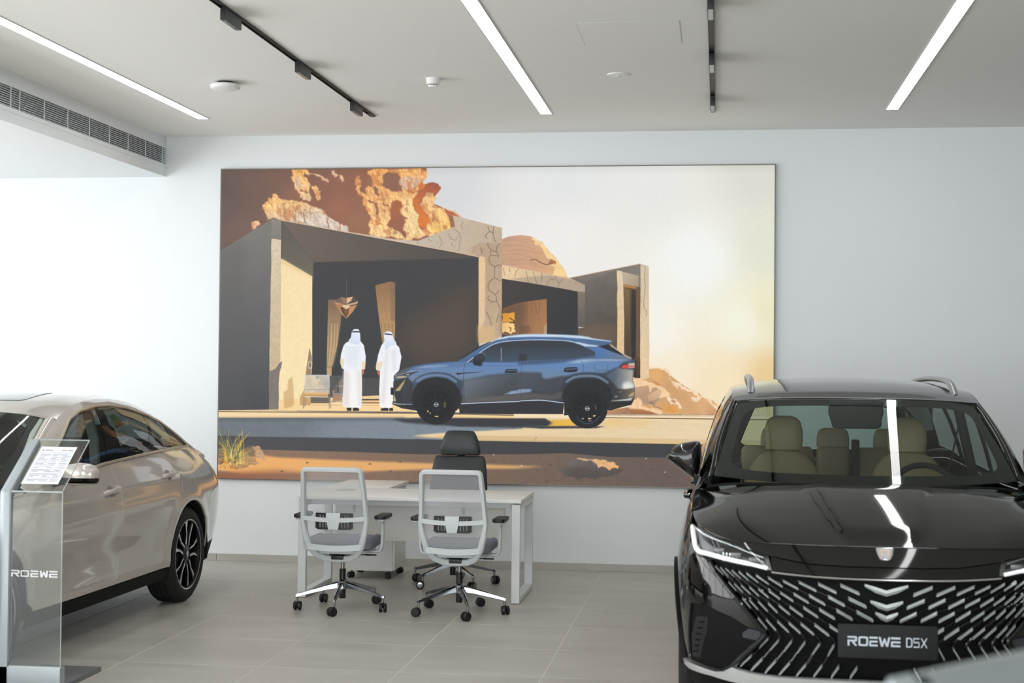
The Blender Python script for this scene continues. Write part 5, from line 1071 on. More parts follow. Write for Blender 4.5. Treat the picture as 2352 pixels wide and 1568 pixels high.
def build_suv():
    car=thing('suv','glossy black SUV with a silver slatted grille facing the viewer','car',(.743,6.80,0))
    sh=Shell(SUV_OUT,SUV_ST); C=(0,2.3,.6)
    tS=sh.t_of_s
    def panel(name,poly,m,**k):
        k.setdefault('step',.035); k.setdefault('flange',.012); off=k.pop('off',0.)
        return sheet(name,(lambda u,v:sh(u,v,off)),poly,m,k.pop('parent',car),out=C,**k)
    def both(name,poly,m,**k):
        hs=k.pop('holes',()); return [panel(name,poly,m,holes=hs,**k),panel(name,mirror_u(poly),m,holes=[mirror_u(h) for h in hs],**k)]
    top=lambda t,d=.003: float(sh.top(t))-d
    # --- nose and bumper
    up=[(t,top(t)) for t in np.linspace(-.77,.77,31)]
    low=[(.53,.856),(.418,.840),(.33,.829),(.16,.824)]
    panel('nose_panel',up+[(.76,.894)]+low+[(-t,z) for t,z in low[::-1]]+[(-.76,.894)],M_BLACK)
    b1=[(.525,.850),(.418,.834),(.33,.823),(.16,.818)]; b2=[(.506,.792),(.414,.786),(.28,.778),(.0,.776)]
    panel('upper_trim',b1+[(-t,z) for t,z in b1[::-1]]+[(-t,z) for t,z in b2]+b2[:3][::-1],M_GLOSSB,off=-.006)
    grid_tube('chrome_strip',sh,[(-.508,.786),(-.414,.780),(-.25,.773),(0,.770),(.25,.773),(.414,.780),(.508,.786)],.0075,M_CHROME,car,off=.004,sy=.7)
    hl=[(1.215,.960),(1.058,.943),(.794,.901),(.546,.850),(.535,.829),(.515,.788),(.626,.802),(.854,.821),(.953,.828),(1.021,.867),(1.133,.925)]
    GB=[(.859,.810),(.806,.770),(.671,.657),(.560,.541),(.534,.514),(.556,.480),(.704,.338)]      # slanted edge of the grille
    for s in (1,-1):
        f=(lambda p:p) if s>0 else mirror_u
        h=thing('headlight',None,None); h.parent=car
        panel('housing',f(hl),M_LAMPBG,off=-.035,parent=h,flange=0)
        panel('black_bezel',f([(1.10,.930),(.80,.888),(.56,.838),(.55,.818),(.66,.838),(.85,.862),(1.0,.90)]),M_GLOSSB,off=-.026,parent=h,flange=0,step=.03)
        g=lambda pts:[(s*t,z) for t,z in pts]
        grid_tube('daytime_strip',sh,g([(1.165,.938),(1.075,.895),(1.005,.853),(.965,.842),(.86,.836),(.72,.822),(.62,.812),(.535,.799)]),[.011]*36+[.009]*7,M_DRL,h,off=-.012)
        grid_tube('upper_strip',sh,g([(1.15,.944),(1.0,.925),(.80,.893),(.65,.862),(.56,.842)]),.005,M_CHROME,h,off=-.012)
        for t,z in ((.83,.858),(.72,.845),(.61,.83)):
            p=sh(np.array([s*t]),np.array([z]),-.022)[0]; bm=BM(); box(bm,p,(.05,.03,.022),.004); box(bm,p+np.array([0,-.016,0]),(.036,.006,.012),.002); obj('projector',bm,M_LAMPBG,h)
        for k in range(5):
            p=sh(np.array([s*(.79-.02*k)]),np.array([.842]),-.018)[0]; bm=BM(); box(bm,p,(.006,.01,.02),.001); obj('reflector_fin',bm,M_CHROME,h)
        panel('lens',f(hl),M_LENSG,parent=h,flange=.03)
    # bumper corner with the intake cut out
    tb=1.232; arch=lambda a0,a1,n,sc,r=.392:[(tS(sc+r*math.cos(a)),.345+r*math.sin(a)) for a in np.linspace(a0,a1,n)]
    aF=math.acos((.88-.565)/.392) ; aF=PI-aF
    lipT=[(1.258,.322),(1.106,.303),(.928,.303),(.818,.299),(.760,.309),(.700,.340)]
    intake=[(.975,.603),(.83,.609),(.688,.573),(.612,.536),(.566,.528),(.551,.513),(.558,.492),(.716,.349),(.772,.318),(1.06,.325)]
    bump=[(tb,.955),(1.145,.922),(1.025,.862),(.955,.824),(.87,.817)]+[(t+.006,z) for t,z in GB]+lipT[::-1][1:]+arch(PI+.06,aF,9,.88)
    both('bumper_side',bump,M_BLACK,holes=[intake])
    for s in (1,-1):
        f=(lambda p:p) if s>0 else mirror_u
        it=thing('air_intake',None,None); it.parent=car
        panel('surround',f(intake),M_PLAST,off=-.012,parent=it,flange=.03)
        panel('slot',f([(.93,.545),(.84,.552),(.85,.486),(.935,.35),(1.03,.338),(1.0,.45)]),M_UNDER,off=-.0105,parent=it,flange=.002)
        for k in range(6):
            z=.375+.03*k; t=.99-.016*k; p=sh(np.array([s*(t-.03)]),np.array([z]),-.006)[0]; bm=BM(); box(bm,p,(.03,.012,.006),.001); obj('slot_rib',bm,M_PLAST,it)
        panel('sensor_cover',f([(.643,.503),(.612,.527),(.566,.521),(.553,.511),(.565,.476),(.640,.485)]),mat('sensor_grey',(48,51,57),.5,noise=.04),off=-.008,parent=it,flange=.004,step=.02)
    lipL=[(1.262,.296),(1.064,.278),(.849,.281),(.670,.272),(.45,.268),(.2,.268)]
    lipC=[(.700,.340),(.664,.331),(.594,.321),(.47,.316),(.2,.318)]
    panel('silver_lip',lipT+lipC[1:]+[(-t,z) for t,z in lipC[::-1]]+[(-t,z) for t,z in lipT[::-1][1:]]+[(-t,z) for t,z in lipL]+lipL[::-1],M_LIP,off=.012,flange=.03)
    panel('lower_skirt',[(1.27,.292),(.85,.278),(.45,.266),(0,.266),(-.45,.266),(-.85,.278),(-1.27,.292),(-1.29,.2),(-.8,.19),(.8,.19),(1.29,.2)],M_PLAST,off=-.01)
    # grille
    gr=thing('grille',None,None); gr.parent=car
    gp=[(.506,.786),(.626,.800),(.854,.815)]+GB+[(.664,.330),(.47,.318)]
    panel('grille_back',[(t,z) for t,z in gp]+[(-t,z) for t,z in gp[::-1]],mat('grille_black',(4,4,5),.6,noise=.05,spec=.15),off=-.040,parent=gr,flange=0)
    for s in (1,-1): grid_tube('grille_rim',sh,[(s*t,z) for t,z in GB],.012,M_GLOSSB,gr,off=-.006,n=8)
    SL=[[(0.210,0.747,0.110,0.704),(0.308,0.749,0.211,0.706),(0.393,0.753,0.300,0.711),(0.464,0.755,0.381,0.716),(0.532,0.765,0.452,0.722),(0.589,0.770,0.516,0.730),(0.638,0.777,0.567,0.734),(0.678,0.781,0.614,0.739),(0.716,0.784,0.655,0.745),(0.752,0.789,0.689,0.750),(0.781,0.791,0.721,0.747),(0.813,0.793,0.753,0.754)],
 [(0.173,0.690,0.081,0.648),(0.262,0.695,0.175,0.651),(0.345,0.697,0.261,0.653),(0.413,0.701,0.334,0.658),(0.473,0.704,0.403,0.662),(0.525,0.709,0.463,0.668),(0.573,0.715,0.515,0.671),(0.615,0.720,0.561,0.676),(0.656,0.724,0.600,0.680),(0.691,0.728,0.639,0.685),(0.722,0.732,0.673,0.690)],
 [(0.137,0.633,0.052,0.588),(0.225,0.638,0.142,0.591),(0.300,0.639,0.219,0.592),(0.369,0.645,0.293,0.596),(0.429,0.645,0.360,0.597),(0.477,0.648,0.419,0.603),(0.524,0.655,0.475,0.608),(0.571,0.661,0.520,0.611),(0.612,0.664,0.564,0.614),(0.646,0.669,0.599,0.618)],
 [(0.255,0.569,0.170,0.515),(0.320,0.572,0.244,0.516),(0.379,0.573,0.311,0.518),(0.432,0.574,0.371,0.521),(0.482,0.578,0.424,0.523),(0.532,0.582,0.481,0.527),(0.570,0.587,0.523,0.530)],
 [(0.514,0.496,0.565,0.440),(0.467,0.489,0.511,0.437),(0.409,0.489,0.450,0.434),(0.350,0.488,0.390,0.431),(0.286,0.484,0.322,0.429),(0.223,0.482,0.255,0.425)],
 [(0.593,0.411,0.665,0.347),(0.541,0.401,0.609,0.333),(0.480,0.397,0.541,0.328),(0.416,0.393,0.473,0.326),(0.345,0.388,0.397,0.324),(0.275,0.387,0.319,0.325),(0.201,0.386,0.241,0.324),(0.122,0.383,0.158,0.326)]]
    def slat(pa,pb,wa,wb,m=M_SLAT):
        """small faceted bar between two points of the grille face"""
        pa,pb=tuple(np.array(pa)*.90+np.array(pb)*.10),tuple(np.array(pb)*.90+np.array(pa)*.10)
        A=sh(np.array([pa[0]]),np.array([pa[1]]),-.004)[0]; B=sh(np.array([pb[0]]),np.array([pb[1]]),-.010)[0]; A=Vector(A);B=Vector(B); d=(B-A).normalized(); n=Vector((0,-1,.0)); w=d.cross(n).normalized(); n=w.cross(d)
        if w.z<0: w=-w
        sk=.012
        V=[]
        bm=BM(); rr=[]
        for P,q,e in ((A,wa,.0),(A+(B-A)*.06,wa,.0),(A+(B-A)*.94,wb,0),(B,wb,0)):
            rr.append([P+w*(q*.5)-n*.0+n*(-.002),P+w*(q*.06)+n*.006,P-w*(q*.5)+n*.002,P-w*(q*.45)-n*.022,P+w*(q*.45)-n*.022])
        # slanted ends
        for i in (0,3):
            for k,v in enumerate(rr[i]): rr[i][k]=v+d*((-1 if i==0 else 1)*(sk*.4 if (k in (0,4))==(i==0) else -sk*.25))
        loft(bm,rr); return obj('slat',bm,m,gr,smooth=20)
    for i,row in enumerate(SL):
        for a,b,c,e in row:
            mid=(a+c)/2; wd=(.0165-.0150*min(mid,.72)) if i<4 else (.0075 if i==4 else .0085)
            wd=max(wd,.0058)
            for s in (1,-1): slat((s*a,b),(s*c,e),wd,wd*.95)
    for hw,z0,z1 in ((.094,.741,.713),(.070,.672,.650),(.048,.622,.602)):
        bm=BM(); rr=[]
        for x,z in ((-hw,z0),(-hw*.5,(z0+z1)/2),(0,z1),(hw*.5,(z0+z1)/2),(hw,z0)):
            P=Vector(sh(np.array([x]),np.array([z]),-.004)[0]); q=.013 if abs(x)<hw else .006
            if abs(x)==hw: P=P+Vector((0,0,.004))
            rr.append([P+Vector((0,0,q)),P+Vector((0,-.007,.0)),P+Vector((0,0,-q)),P+Vector((0,.02,-q*.8)),P+Vector((0,.02,q*.8))])
        loft(bm,rr); obj('chevron',bm,M_SLAT,gr,smooth=20)
    for s in (1,-1):          # dark ribs that carry the slats, one per slanted string
        for j in range(2,12):
            ch=[SL[0][j],SL[1][j-1],SL[2][j-2]]+([SL[3][j-5]] if j>=5 else [])
            low=[SL[4][11-j],SL[5][11-j]] if j>=6 else []
            pts=[q for c in ch+low for q in ((c[0],c[1]),(c[2],c[3]))]
            if len(ch)==4 and not low: pts.append((pts[-1][0]-.03,pts[-1][1]-.04))
            q=spline([(s*u,v) for u,v in pts],4); p=sh(q[:,0],q[:,1],-.017); bm=BM(); tube(bm,[tuple(x) for x in p],.0062,6); obj('grille_rib',bm,M_GLOSSB,gr)
    # plate with lettering
    pl=thing('number_plate',None,None); pl.parent=car
    bm=BM(); R=Matrix.Translation((-.001,-.040,.510))@Matrix.Rotation(PI/2-.06,4,'X'); prism(bm,rrect(.428,.148,.008,4),.008,R,.002); obj('plate',bm,M_PLATE,pl)
    bm=BM(); h=.0415; x=-.172; it=[('R',x,.0405,h),('O',x+.0465,.0415,h),('E',x+.0935,.0355,h),('W',x+.1335,.050,h),('E',x+.186,.040,h),('D',x+.2505,.0265,h*1.0),('5',x+.2815,.0255,h),('X',x+.312,.029,h)]
    lettering(bm,[(g,xx,w,hh) for g,xx,w,hh in it],R@Matrix.Translation((0,-.020,.0080)),.0012); obj('lettering',bm,M_LET,pl,smooth=0)
    # emblem
    em=thing('emblem',None,None); em.parent=car
    E=Matrix.Translation(sh(np.array([0.]),np.array([.878]),.002)[0])@Matrix.Rotation(PI/2-.62,4,'X')
    shp=[(-.040,.026),(-.034,.030),(.034,.030),(.040,.026),(.034,-.006),(.024,-.028),(.016,-.033),(-.016,-.033),(-.024,-.028),(-.034,-.006)]
    bm=BM(); prism(bm,shp,.005,E,.0015); obj('shield_rim',bm,M_CHROME,em)
    bm=BM(); prism(bm,[(x*.86,y*.86) for x,y in shp],.0062,E,.0008); obj('shield_face',bm,mat('emblem_face',(186,184,196),.35,.5,noise=.15,nscale=120),em)
    for s in (-1,1):
        bm=BM(); prism(bm,[(s*x,y) for x,y in ((.004,.020),(.012,.023),(.017,.016),(.024,.018),(.028,.008),(.022,.004),(.025,-.006),(.018,-.014),(.014,-.022),(.009,-.014),(.006,-.004),(.011,.004),(.005,.010))],.0085,E,.0006); obj('shield_lion',bm,mat('emblem_gold',(212,198,178),.35,.5,noise=.1,nscale=150),em)
    # --- sides
    fen=[(tb+.004,.957)]+[(t,top(t)) for t in np.linspace(tb+.02,tS(1.285),16)]+[(tS(1.285),.345)]+arch(.0,aF-.012,22,.88)
    both('fender',fen,M_BLACK)
    def door(s0,s1,zb,name,extra=None):
        p=[(tS(s0),zb)]+([] if not extra else extra)+[(tS(s1),zb)]+[(t,top(t)) for t in np.linspace(tS(s1),tS(s0),12)]
        return both(name,p,M_BLACK,step=.06)
    door(1.292,2.33,.335,'front_door')
    both('rear_door',[(tS(2.337),.335),(tS(3.20),.335)]+arch(PI-.30,PI-.75,6,3.64)+[(tS(3.36),.78),(tS(3.40),.9)]+[(t,top(t)) for t in np.linspace(tS(3.40),tS(2.337),12)],M_BLACK,step=.06)
    te=tS(4.40)
    both('rear_fender',[(tS(3.407),top(tS(3.407))),(tS(3.407),.9),(tS(3.367),.78)]+arch(PI-.76,.0,24,3.64)+[(te,.345),(te,.62)]+[(t,top(t)) for t in np.linspace(te,tS(3.42),10)],M_BLACK,step=.06)
    T=sh.T; te2=te+.006
    for nm,z0,z1,m in (('tailgate',.62,None,M_BLACK),('rear_bumper',.30,.612,M_PLAST)):
        a=[(t,z0) for t in np.linspace(te2,T,12)]; b=[(t,(top(t) if z1 is None else z1)) for t in np.linspace(T,te2,12)]
        both(nm,a+b,m,step=.08)
    both('tail_lamp',[(te2,.86),(T,.86),(T,.90),(te2,.91)],mat('tail_lamp_red',(120,10,12),.2,noise=.04),off=.004,step=.08)
    both('sill',[(tS(1.29),.33),(tS(3.22),.33),(tS(3.22),.2),(tS(1.29),.2)],M_PLAST,step=.08)
    for s in (1,-1):
        for sc in (.88,3.64):
            bm=BM(); P=[sh(np.array([s*tS(sc+.392*math.cos(a))]),np.array([.345+.392*math.sin(a)]),.004)[0] for a in np.linspace(-.05,PI+.05,30)]; tube(bm,[tuple(p) for p in P],.011,8,sx=.6); obj('arch_trim',bm,M_PLAST,car)
            bm=BM(); R=[]
            for a in np.linspace(-.15,PI+.15,24): R.append([(s*.62,sc+.40*math.cos(a),.345+.40*math.sin(a)),(s*.915,sc+.40*math.cos(a),.345+.40*math.sin(a))])
            loft(bm,R,closed=False,cap=False); obj('wheel_liner',bm,M_UNDER,car)
            wheel(car,s*.925,sc,.345,.345,s,.245)
        for s0,nm in ((2.10,'door_handle'),(3.12,'door_handle')):
            o_=.012 if s0<3 else -.014; p=sh(np.array([s*tS(s0)]),np.array([.975]),o_)[0]; q=sh(np.array([s*tS(s0-.2)]),np.array([.968]),o_)[0]
            bm=BM(); tube(bm,[tuple(p+np.array([-s*.015,0.02,0])),tuple(p+np.array([s*.012,0,0])),tuple((p+q)/2+np.array([s*.016,0,0])),tuple(q+np.array([s*.012,0,0])),tuple(q+np.array([-s*.015,-.02,0]))],.013,8,sy=1.2); obj(nm,bm,M_BLACK,car)
    # --- hood
    hf=HalfCurve([sh.crest(np.array([t]))[0] for t in (0,.2,.4,.58,.70,.774)]); ts=np.linspace(.774,tS(1.06),8)
    hs=Curve([sh.crest(np.array([t]))[0] for t in ts]); ce=sh.crest(np.array([tS(1.06)]))[0]
    hr=HalfCurve([(0,.872,1.118),(.25,.882,1.118),(.5,.93,1.113),(.68,.99,1.104),tuple(ce)])
    def sst(a,b,x): t=np.clip((x-a)/(b-a),0,1); return t*t*(3-2*t)
    def crown(u,v):
        a=np.abs(u); z=.018*np.sin(PI*np.clip(v,0,1))**.8*(1-a**2)
        uc=.19+.13*v; fd=sst(.0,.22,v)*(1-sst(.85,1.05,v)*.6)
        z=z+.019*fd*(1-sst(uc-.035,uc+.055,a))
        z=z+.010*sst(.05,.4,v)*(1-sst(.7,1,v))*sst(.55,.78,a)*(1-sst(.78,1,a))
        o=np.zeros(z.shape+(3,)); o[...,2]=z; return o
    hood=Coons(hf,hr,hs,crown)
    sheet('hood',hood,[(u,.004) for u in np.linspace(-.995,.995,41)]+[(.995,v) for v in np.linspace(.03,.99,20)]+[(u,.992) for u in np.linspace(.995,-.995,41)]+[(-.995,v) for v in np.linspace(.99,.03,20)],M_BLACK,car,step=.03,su=.85,sv=.8,flange=.012,out=C)
    bm=BM(); tube(bm,[tuple(p) for p in hr(np.linspace(-.9,.9,25))+np.array([0,.02,-.012])],.022,8); obj('cowl',bm,M_PLAST,car)
    # --- windscreen
    wf=HalfCurve([(0,.888,1.122),(.3,.908,1.125),(.55,.968,1.133),(.764,1.08,1.145)]); wr=HalfCurve([(0,1.58,1.538),(.3,1.588,1.536),(.5,1.615,1.528),(.638,1.66,1.514)]); wsd=Curve([(.764,1.08,1.145),(.705,1.37,1.338),(.638,1.66,1.514)])
    def wc(u,v):
        o=np.zeros(np.broadcast(u,v).shape+(3,)); o[...,2]=.022*4*v*(1-v)*(1-u*u); return o
    wsf=Coons(wf,wr,wsd,wc)
    full=[(-1,0),(1,0),(1,1),(-1,1)]
    sheet('windscreen',wsf,full,M_WSG,car,step=.07,su=.75,sv=.8,out=C)
    nar=[]
    for k in range(64):
        a=2*PI*k/64; e=.22; cu=math.copysign(abs(math.cos(a))**e,math.cos(a)); sv_=math.copysign(abs(math.sin(a))**e,math.sin(a)); nar.append((.905*cu-(.0),.50+.405*sv_))
    sheet('screen_border',lambda u,v:wsf(u,v)-np.array([0,-.002,.003]),full,M_GLOSSB,car,holes=[nar],step=.05,su=.75,sv=.8,out=C)
    # --- greenhouse
    TS=[1.06,1.12,1.2,1.3,1.48,1.66,2.0,2.5,3.2,3.8,4.2,4.40]; TX=[.83,.80,.779,.755,.712,.672,.664,.664,.652,.618,.575,.55]; TZ=[1.09,1.15,1.222,1.306,1.425,1.520,1.578,1.592,1.578,1.522,1.43,1.37]
    tb_=np.array([tS(s) for s in np.linspace(1.06,4.40,60)]); bl=sh.crest(tb_)
    def G(s,side):
        def f(u,v):
            b=np.stack([np.interp(u,bl[:,1],bl[:,i]) for i in range(3)],-1); b[...,1]=u
            t=np.stack([pchip(TS,TX,u),u,pchip(TS,TZ,u)],-1); P=b*(1-v)[...,None]+t*v[...,None]; P[...,0]+=(.022*4*v*(1-v)+.030*v**2*(1-v**6))*np.clip((t[...,2]-b[...,2])/.4,0,1); P[...,0]*=side; return P
        return f
    fg=[(1.40,.10),(2.27,.09),(2.27,.90),(1.74,.90),(1.60,.80)]; rg=[(2.36,.09),(3.26,.09),(3.30,.88),(2.36,.90)]; qg=[(3.36,.10),(3.98,.20),(3.88,.62),(3.62,.84),(3.38,.88)]
    for s in (1,-1):
        g=G(0,s)
        sheet('side_frame',g,[(u,0) for u in np.linspace(1.07,4.39,30)]+[(u,1) for u in np.linspace(4.39,1.07,40)],M_BLACK,car,holes=[fg,rg,qg],step=.06,su=1,sv=.5,flange=.01,out=(0,2.3,1.2))
        for nm,p,m in (('front_window',fg,M_SIDEG),('rear_window',rg,M_SIDEG),('quarter_window',qg,M_SIDEG)): sheet(nm,lambda u,v:g(u,v)*np.array([.997,1,1]),p,m,car,step=.12,su=1,sv=.5,out=(0,2.3,1.2))
        sides=np.linspace(1.08,1.665,14); a=np.stack([np.interp(sides,[1.08,1.37,1.66],[.764,.705,.638]),sides,np.interp(sides,[1.08,1.37,1.66],[1.145,1.338,1.514])],1); b=np.stack([pchip(TS,TX,sides),sides,pchip(TS,TZ,sides)],1)
        ca,cb=Curve(a,np.linspace(0,1,14)),Curve(b,np.linspace(0,1,14))
        def pil(u,v): P=ca(u)*(1-v)[...,None]+cb(u)*v[...,None]; P[...,2]+=.012*4*v*(1-v); P[...,0]*=s; return P
        sheet('a_pillar',pil,[(0,0.02),(1,0.02),(1,1),(0,1)],M_BLACK,car,step=.03,su=.7,sv=.06,flange=.004,out=(0,2,1.0))
        bm=BM(); tube(bm,[tuple(p) for p in (ca(np.linspace(0,1,14))*np.array([s,1,1])+np.array([0,0,.002]))],.004,6); obj('screen_moulding',bm,M_GLOSSB,car)
    # --- roof
    rf=HalfCurve([(0,1.586,1.544),(.3,1.594,1.542),(.5,1.622,1.534),(.672,1.668,1.521)]); ss=np.linspace(1.668,4.22,10); rs=Curve(np.stack([pchip(TS,TX,ss),ss,pchip(TS,TZ,ss)],1),np.linspace(0,1,10)); rr_=HalfCurve([(0,4.34,1.50),(.3,4.32,1.488),(.5,4.26,1.455),(float(pchip(TS,TX,4.22)),4.22,float(pchip(TS,TZ,4.22)))])
    cz_s=[1.586,1.75,2.1,2.5,3.2,3.8,4.34]; cz=[1.544,1.585,1.634,1.653,1.642,1.592,1.50]
    def rc(u,v):
        s_=1.586*(1-v)+4.34*v; o=np.zeros(np.broadcast(u,v).shape+(3,)); o[...,2]=(pchip(cz_s,cz,s_)-(1.544*(1-v)+1.50*v))*(1-u*u); return o
    roof=Coons(rf,rr_,rs,rc)
    sheet('roof',roof,[(-1,0),(1,0),(1,1),(-1,1)],M_BLACK,car,step=.045,su=.67,sv=2.7,flange=.012,out=(0,2.5,1.2))
    for s in (1,-1):
        P=[]
        for y,dz in ((1.79,-.012),(1.86,.014),(1.97,.032),(2.2,.036),(2.8,.036),(3.4,.034),(3.75,.024),(3.86,-.01)):
            v=(y-1.62)/(4.30-1.62); p=roof(np.array([s*.835]),np.array([v]))[0]; P.append((p[0],p[1],p[2]+dz))
        bm=BM(); tube(bm,[tuple(p) for p in spline(P,5)],.014,10,sx=1.5,sy=1.2); obj('roof_rail',bm,M_RAIL,car)
    # --- rear glass and pillars
    gf=HalfCurve([(0,4.345,1.495),(.3,4.325,1.483),(.565,4.23,1.425)]); ge=[sh.crest(np.array([t]))[0] for t in np.linspace(T,tS(4.44),5)]; gb=HalfCurve([(0,ge[0][1],ge[0][2])]+[tuple(p) for p in ge[1:]]); gs=Curve([(.565,4.23,1.425),((.565+ge[-1][0])/2+.01,4.36,1.24),tuple(ge[-1])])
    rgs=Coons(gf,gb,gs)
    hole=[(-.80,.08),(.80,.08),(.80,.74),(.70,.82),(-.70,.82),(-.80,.74)]
    sheet('hatch_frame',rgs,[(-1,0),(1,0),(1,1),(-1,1)],M_BLACK,car,holes=[hole],step=.08,su=.7,sv=.5,out=(0,3.5,1.0)); sheet('hatch_glass',rgs,hole,M_PRIV,car,step=.1,su=.7,sv=.5,out=(0,3.5,1.0),off=-.004)
    for s in (1,-1):
        bm=BM(); A=gs(np.linspace(0,1,8))*np.array([s,1,1]); B=np.stack([np.interp(np.linspace(4.22,4.40,8),TS,TX)*s,np.linspace(4.22,4.40,8),np.interp(np.linspace(4.22,4.40,8),TS,TZ)],1)
        B=np.concatenate([B[:2],[[s*.62,4.36,1.28],[s*.66,4.40,1.2],[s*.70,4.42,1.14],[s*.735,4.43,1.10],[s*.77,4.435,1.07],[s*.80,4.43,1.05]]]); loft(bm,[[tuple(a),tuple(b)] for a,b in zip(A,B)],closed=False,cap=False); obj('d_pillar',bm,M_BLACK,car)
    # --- mirrors
    for s in (1,-1):
        m_=thing('wing_mirror',None,None); m_.parent=car
        q=[(1.014,1.222),(1.004,1.252),(.965,1.288),(.915,1.306),(.86,1.314),(.838,1.308),(.830,1.285),(.832,1.22),(.838,1.16),(.848,1.12),(.862,1.105),(.885,1.118),(.99,1.198)]
        c=np.array([.90,1.235]); bm=BM(); rr=[]
        for y,k in ((1.20,.45),(1.208,.66),(1.225,.83),(1.255,.95),(1.29,1.0),(1.33,.985),(1.335,.95)): rr.append([(s*(c[0]+(x-c[0])*k),y,c[1]+(z-c[1])*k) for x,z in q])
        loft(bm,rr); obj('mirror_shell',bm,M_BLACK,m_,smooth=60)
        bm=BM(); prism(bm,[(s*(c[0]+(x-c[0])*.82),c[1]+.015+(z-c[1])*.72) for x,z in q],.003,Matrix.Translation((0,1.339,0))@Matrix.Rotation(PI/2,4,'X')); obj('mirror_glass',bm,M_CHROME,m_)
        bm=BM(); tube(bm,spline([(s*1.012,1.245,1.220),(s*.95,1.215,1.185),(s*.88,1.235,1.135)],5),.004,6); obj('indicator',bm,M_GLOSSB,m_)
        bm=BM(); rr=[[(s*x,1.25+dy,z) for dy,z in ((-.03,z0-.03),(-.03,z0+.03),(.04,z0+.035),(.04,z0-.03))] for x,z0 in ((.80,1.075),(.83,1.09),(.87,1.12))]; loft(bm,rr); obj('mirror_foot',bm,M_BLACK,m_)
    # --- cabin
    cb=thing('cabin',None,None); cb.parent=car
    bm=BM(); box(bm,(0,2.65,.34),(1.62,3.5,.06)); obj('cabin_floor',bm,M_DASH,cb)
    for s in (-1,1):
        bm=BM(); box(bm,(s*.80,2.7,.68),(.05,3.2,.66),.02); obj('door_card',bm,M_DASH,cb)
    bm=BM(); P=[(1.0,1.06),(1.12,1.095),(1.45,1.085),(1.58,1.06),(1.62,.98),(1.5,.75),(1.2,.5),(1.0,.5)]
    loft(bm,[[(x,y+.05*abs(x)**2,z-.02*abs(x)) for y,z in P] for x in (-.74,-.4,0,.4,.74)]); obj('dashboard',bm,M_DASH,cb)
    bm=BM(); tt=Matrix.Translation((.385,1.70,1.005))@Matrix.Rotation(math.radians(66),4,'X'); tube(bm,[tt@Vector((.185*math.cos(a),.185*math.sin(a),0)) for a in np.linspace(0,2*PI,40,endpoint=False)],.017,10,closed=True)
    obj('steering_wheel',bm,M_DASH,cb)
    bm=BM(); lathe(bm,[(.0,.03),(.06,.025),(.065,0),(.03,-.12),(.03,-.2)],tt,20); box(bm,tt@Vector((0,0,0)),(.34,.03,.02),.005); obj('wheel_hub',bm,M_DASH,cb)
    for x in (-.357,.357):
        bm=BM(); seat_shape(bm,[(.45,2.02,.20,.12),(.6,2.08,.24,.15),(.85,2.14,.245,.15),(1.03,2.19,.225,.13),(1.13,2.215,.19,.12),(1.19,2.23,.14,.10),(1.215,2.235,.09,.06)],x); obj('front_seat_back',bm,M_BEIGE,cb)
        bm=BM(); seat_shape(bm,[(1.215,2.26,.085,.05),(1.225,2.26,.105,.08),(1.28,2.262,.114,.10),(1.34,2.268,.112,.10),(1.39,2.275,.098,.09),(1.412,2.28,.075,.07),(1.422,2.283,.04,.03)],x); obj('front_headrest',bm,M_BEIGE,cb)
        bm=BM(); seat_shape(bm,[(.40,1.85,.22,.42),(.47,1.85,.25,.5),(.55,1.84,.24,.48),(.57,1.84,.20,.42)],x); obj('front_seat_cushion',bm,M_BEIGE,cb)
    for x,w in ((-.36,.235),(0.0,.11),(.36,.235)):
        bm=BM(); seat_shape(bm,[(.5,3.0,w,.12),(.7,3.05,w,.14),(1.0,3.12,w,.13),(1.17,3.165,w*.98,.11),(1.195,3.17,w*.9,.06)],x); obj('rear_seat_back',bm,M_BEIGE,cb)
        bm=BM(); seat_shape(bm,[(1.19,3.19,.085,.05),(1.2,3.19,.105,.07),(1.26,3.195,.104,.085),(1.305,3.2,.09,.07),(1.318,3.2,.06,.04)],x); obj('rear_headrest',bm,M_BEIGE,cb)
    bm=BM(); box(bm,(.135,3.10,1.0),(.05,.05,.5),.01); obj('rear_seat_strip',bm,M_DASH,cb)  # solid dark strip between two rear seat backs
    bm=BM(); box(bm,(0,3.75,1.06),(1.3,.8,.03),.01); obj('luggage_cover',bm,M_DASH,cb)
    bm=BM(); box(bm,(0,4.25,.8),(1.4,.05,.5),.01); obj('hatch_trim',bm,M_DASH,cb)
    lin=lambda u,v:roof(u,v)-np.array([0,0,.035])
    sheet('headliner',lin,[(-.95,.02),(.95,.02),(.95,.98),(-.95,.98)],mat('headliner_grey',(120,122,116),.9,noise=.03),cb,step=.15,su=.67,sv=2.7,out=(0,2.5,3.0))
    bm=BM(); prism(bm,[(-.12,-.02),(.12,-.02),(.145,.06),(.14,.12),(-.14,.12),(-.145,.06)],.10,Matrix.Translation((0.0,1.62,1.405))@Matrix.Rotation(PI/2,4,'X'),.008); obj('sensor_housing',bm,M_DASH,cb)
    bm=BM(); prism(bm,rrect(.27,.062,.026),.03,Matrix.Translation((.015,1.70,1.405))@Matrix.Rotation(PI/2,4,'X'),.008); obj('rear_view_mirror',bm,M_DASH,cb)
    for s in (-1,1):
        bm=BM(); box(bm,(s*.70,2.31,1.28),(.05,.08,.56),.015,rot=Matrix.Rotation(s*-.22,3,'Y')); obj('b_pillar_trim',bm,M_DASH,cb)
        bm=BM(); tube(bm,[(s*.665,2.30,1.42),(s*.60,2.30,1.1),(s*.56,2.25,.7)],.012,6,sx=1.6,sy=.4); obj('seat_belt',bm,M_DASH,cb)
    bm=BM(); box(bm,(0,2.3,.235),(1.5,4.1,.06),.02); box(bm,(0,.55,.55),(1.1,.5,.5),.03); box(bm,(0,4.3,.5),(1.2,.3,.4),.03); obj('underbody',bm,M_UNDER,car)
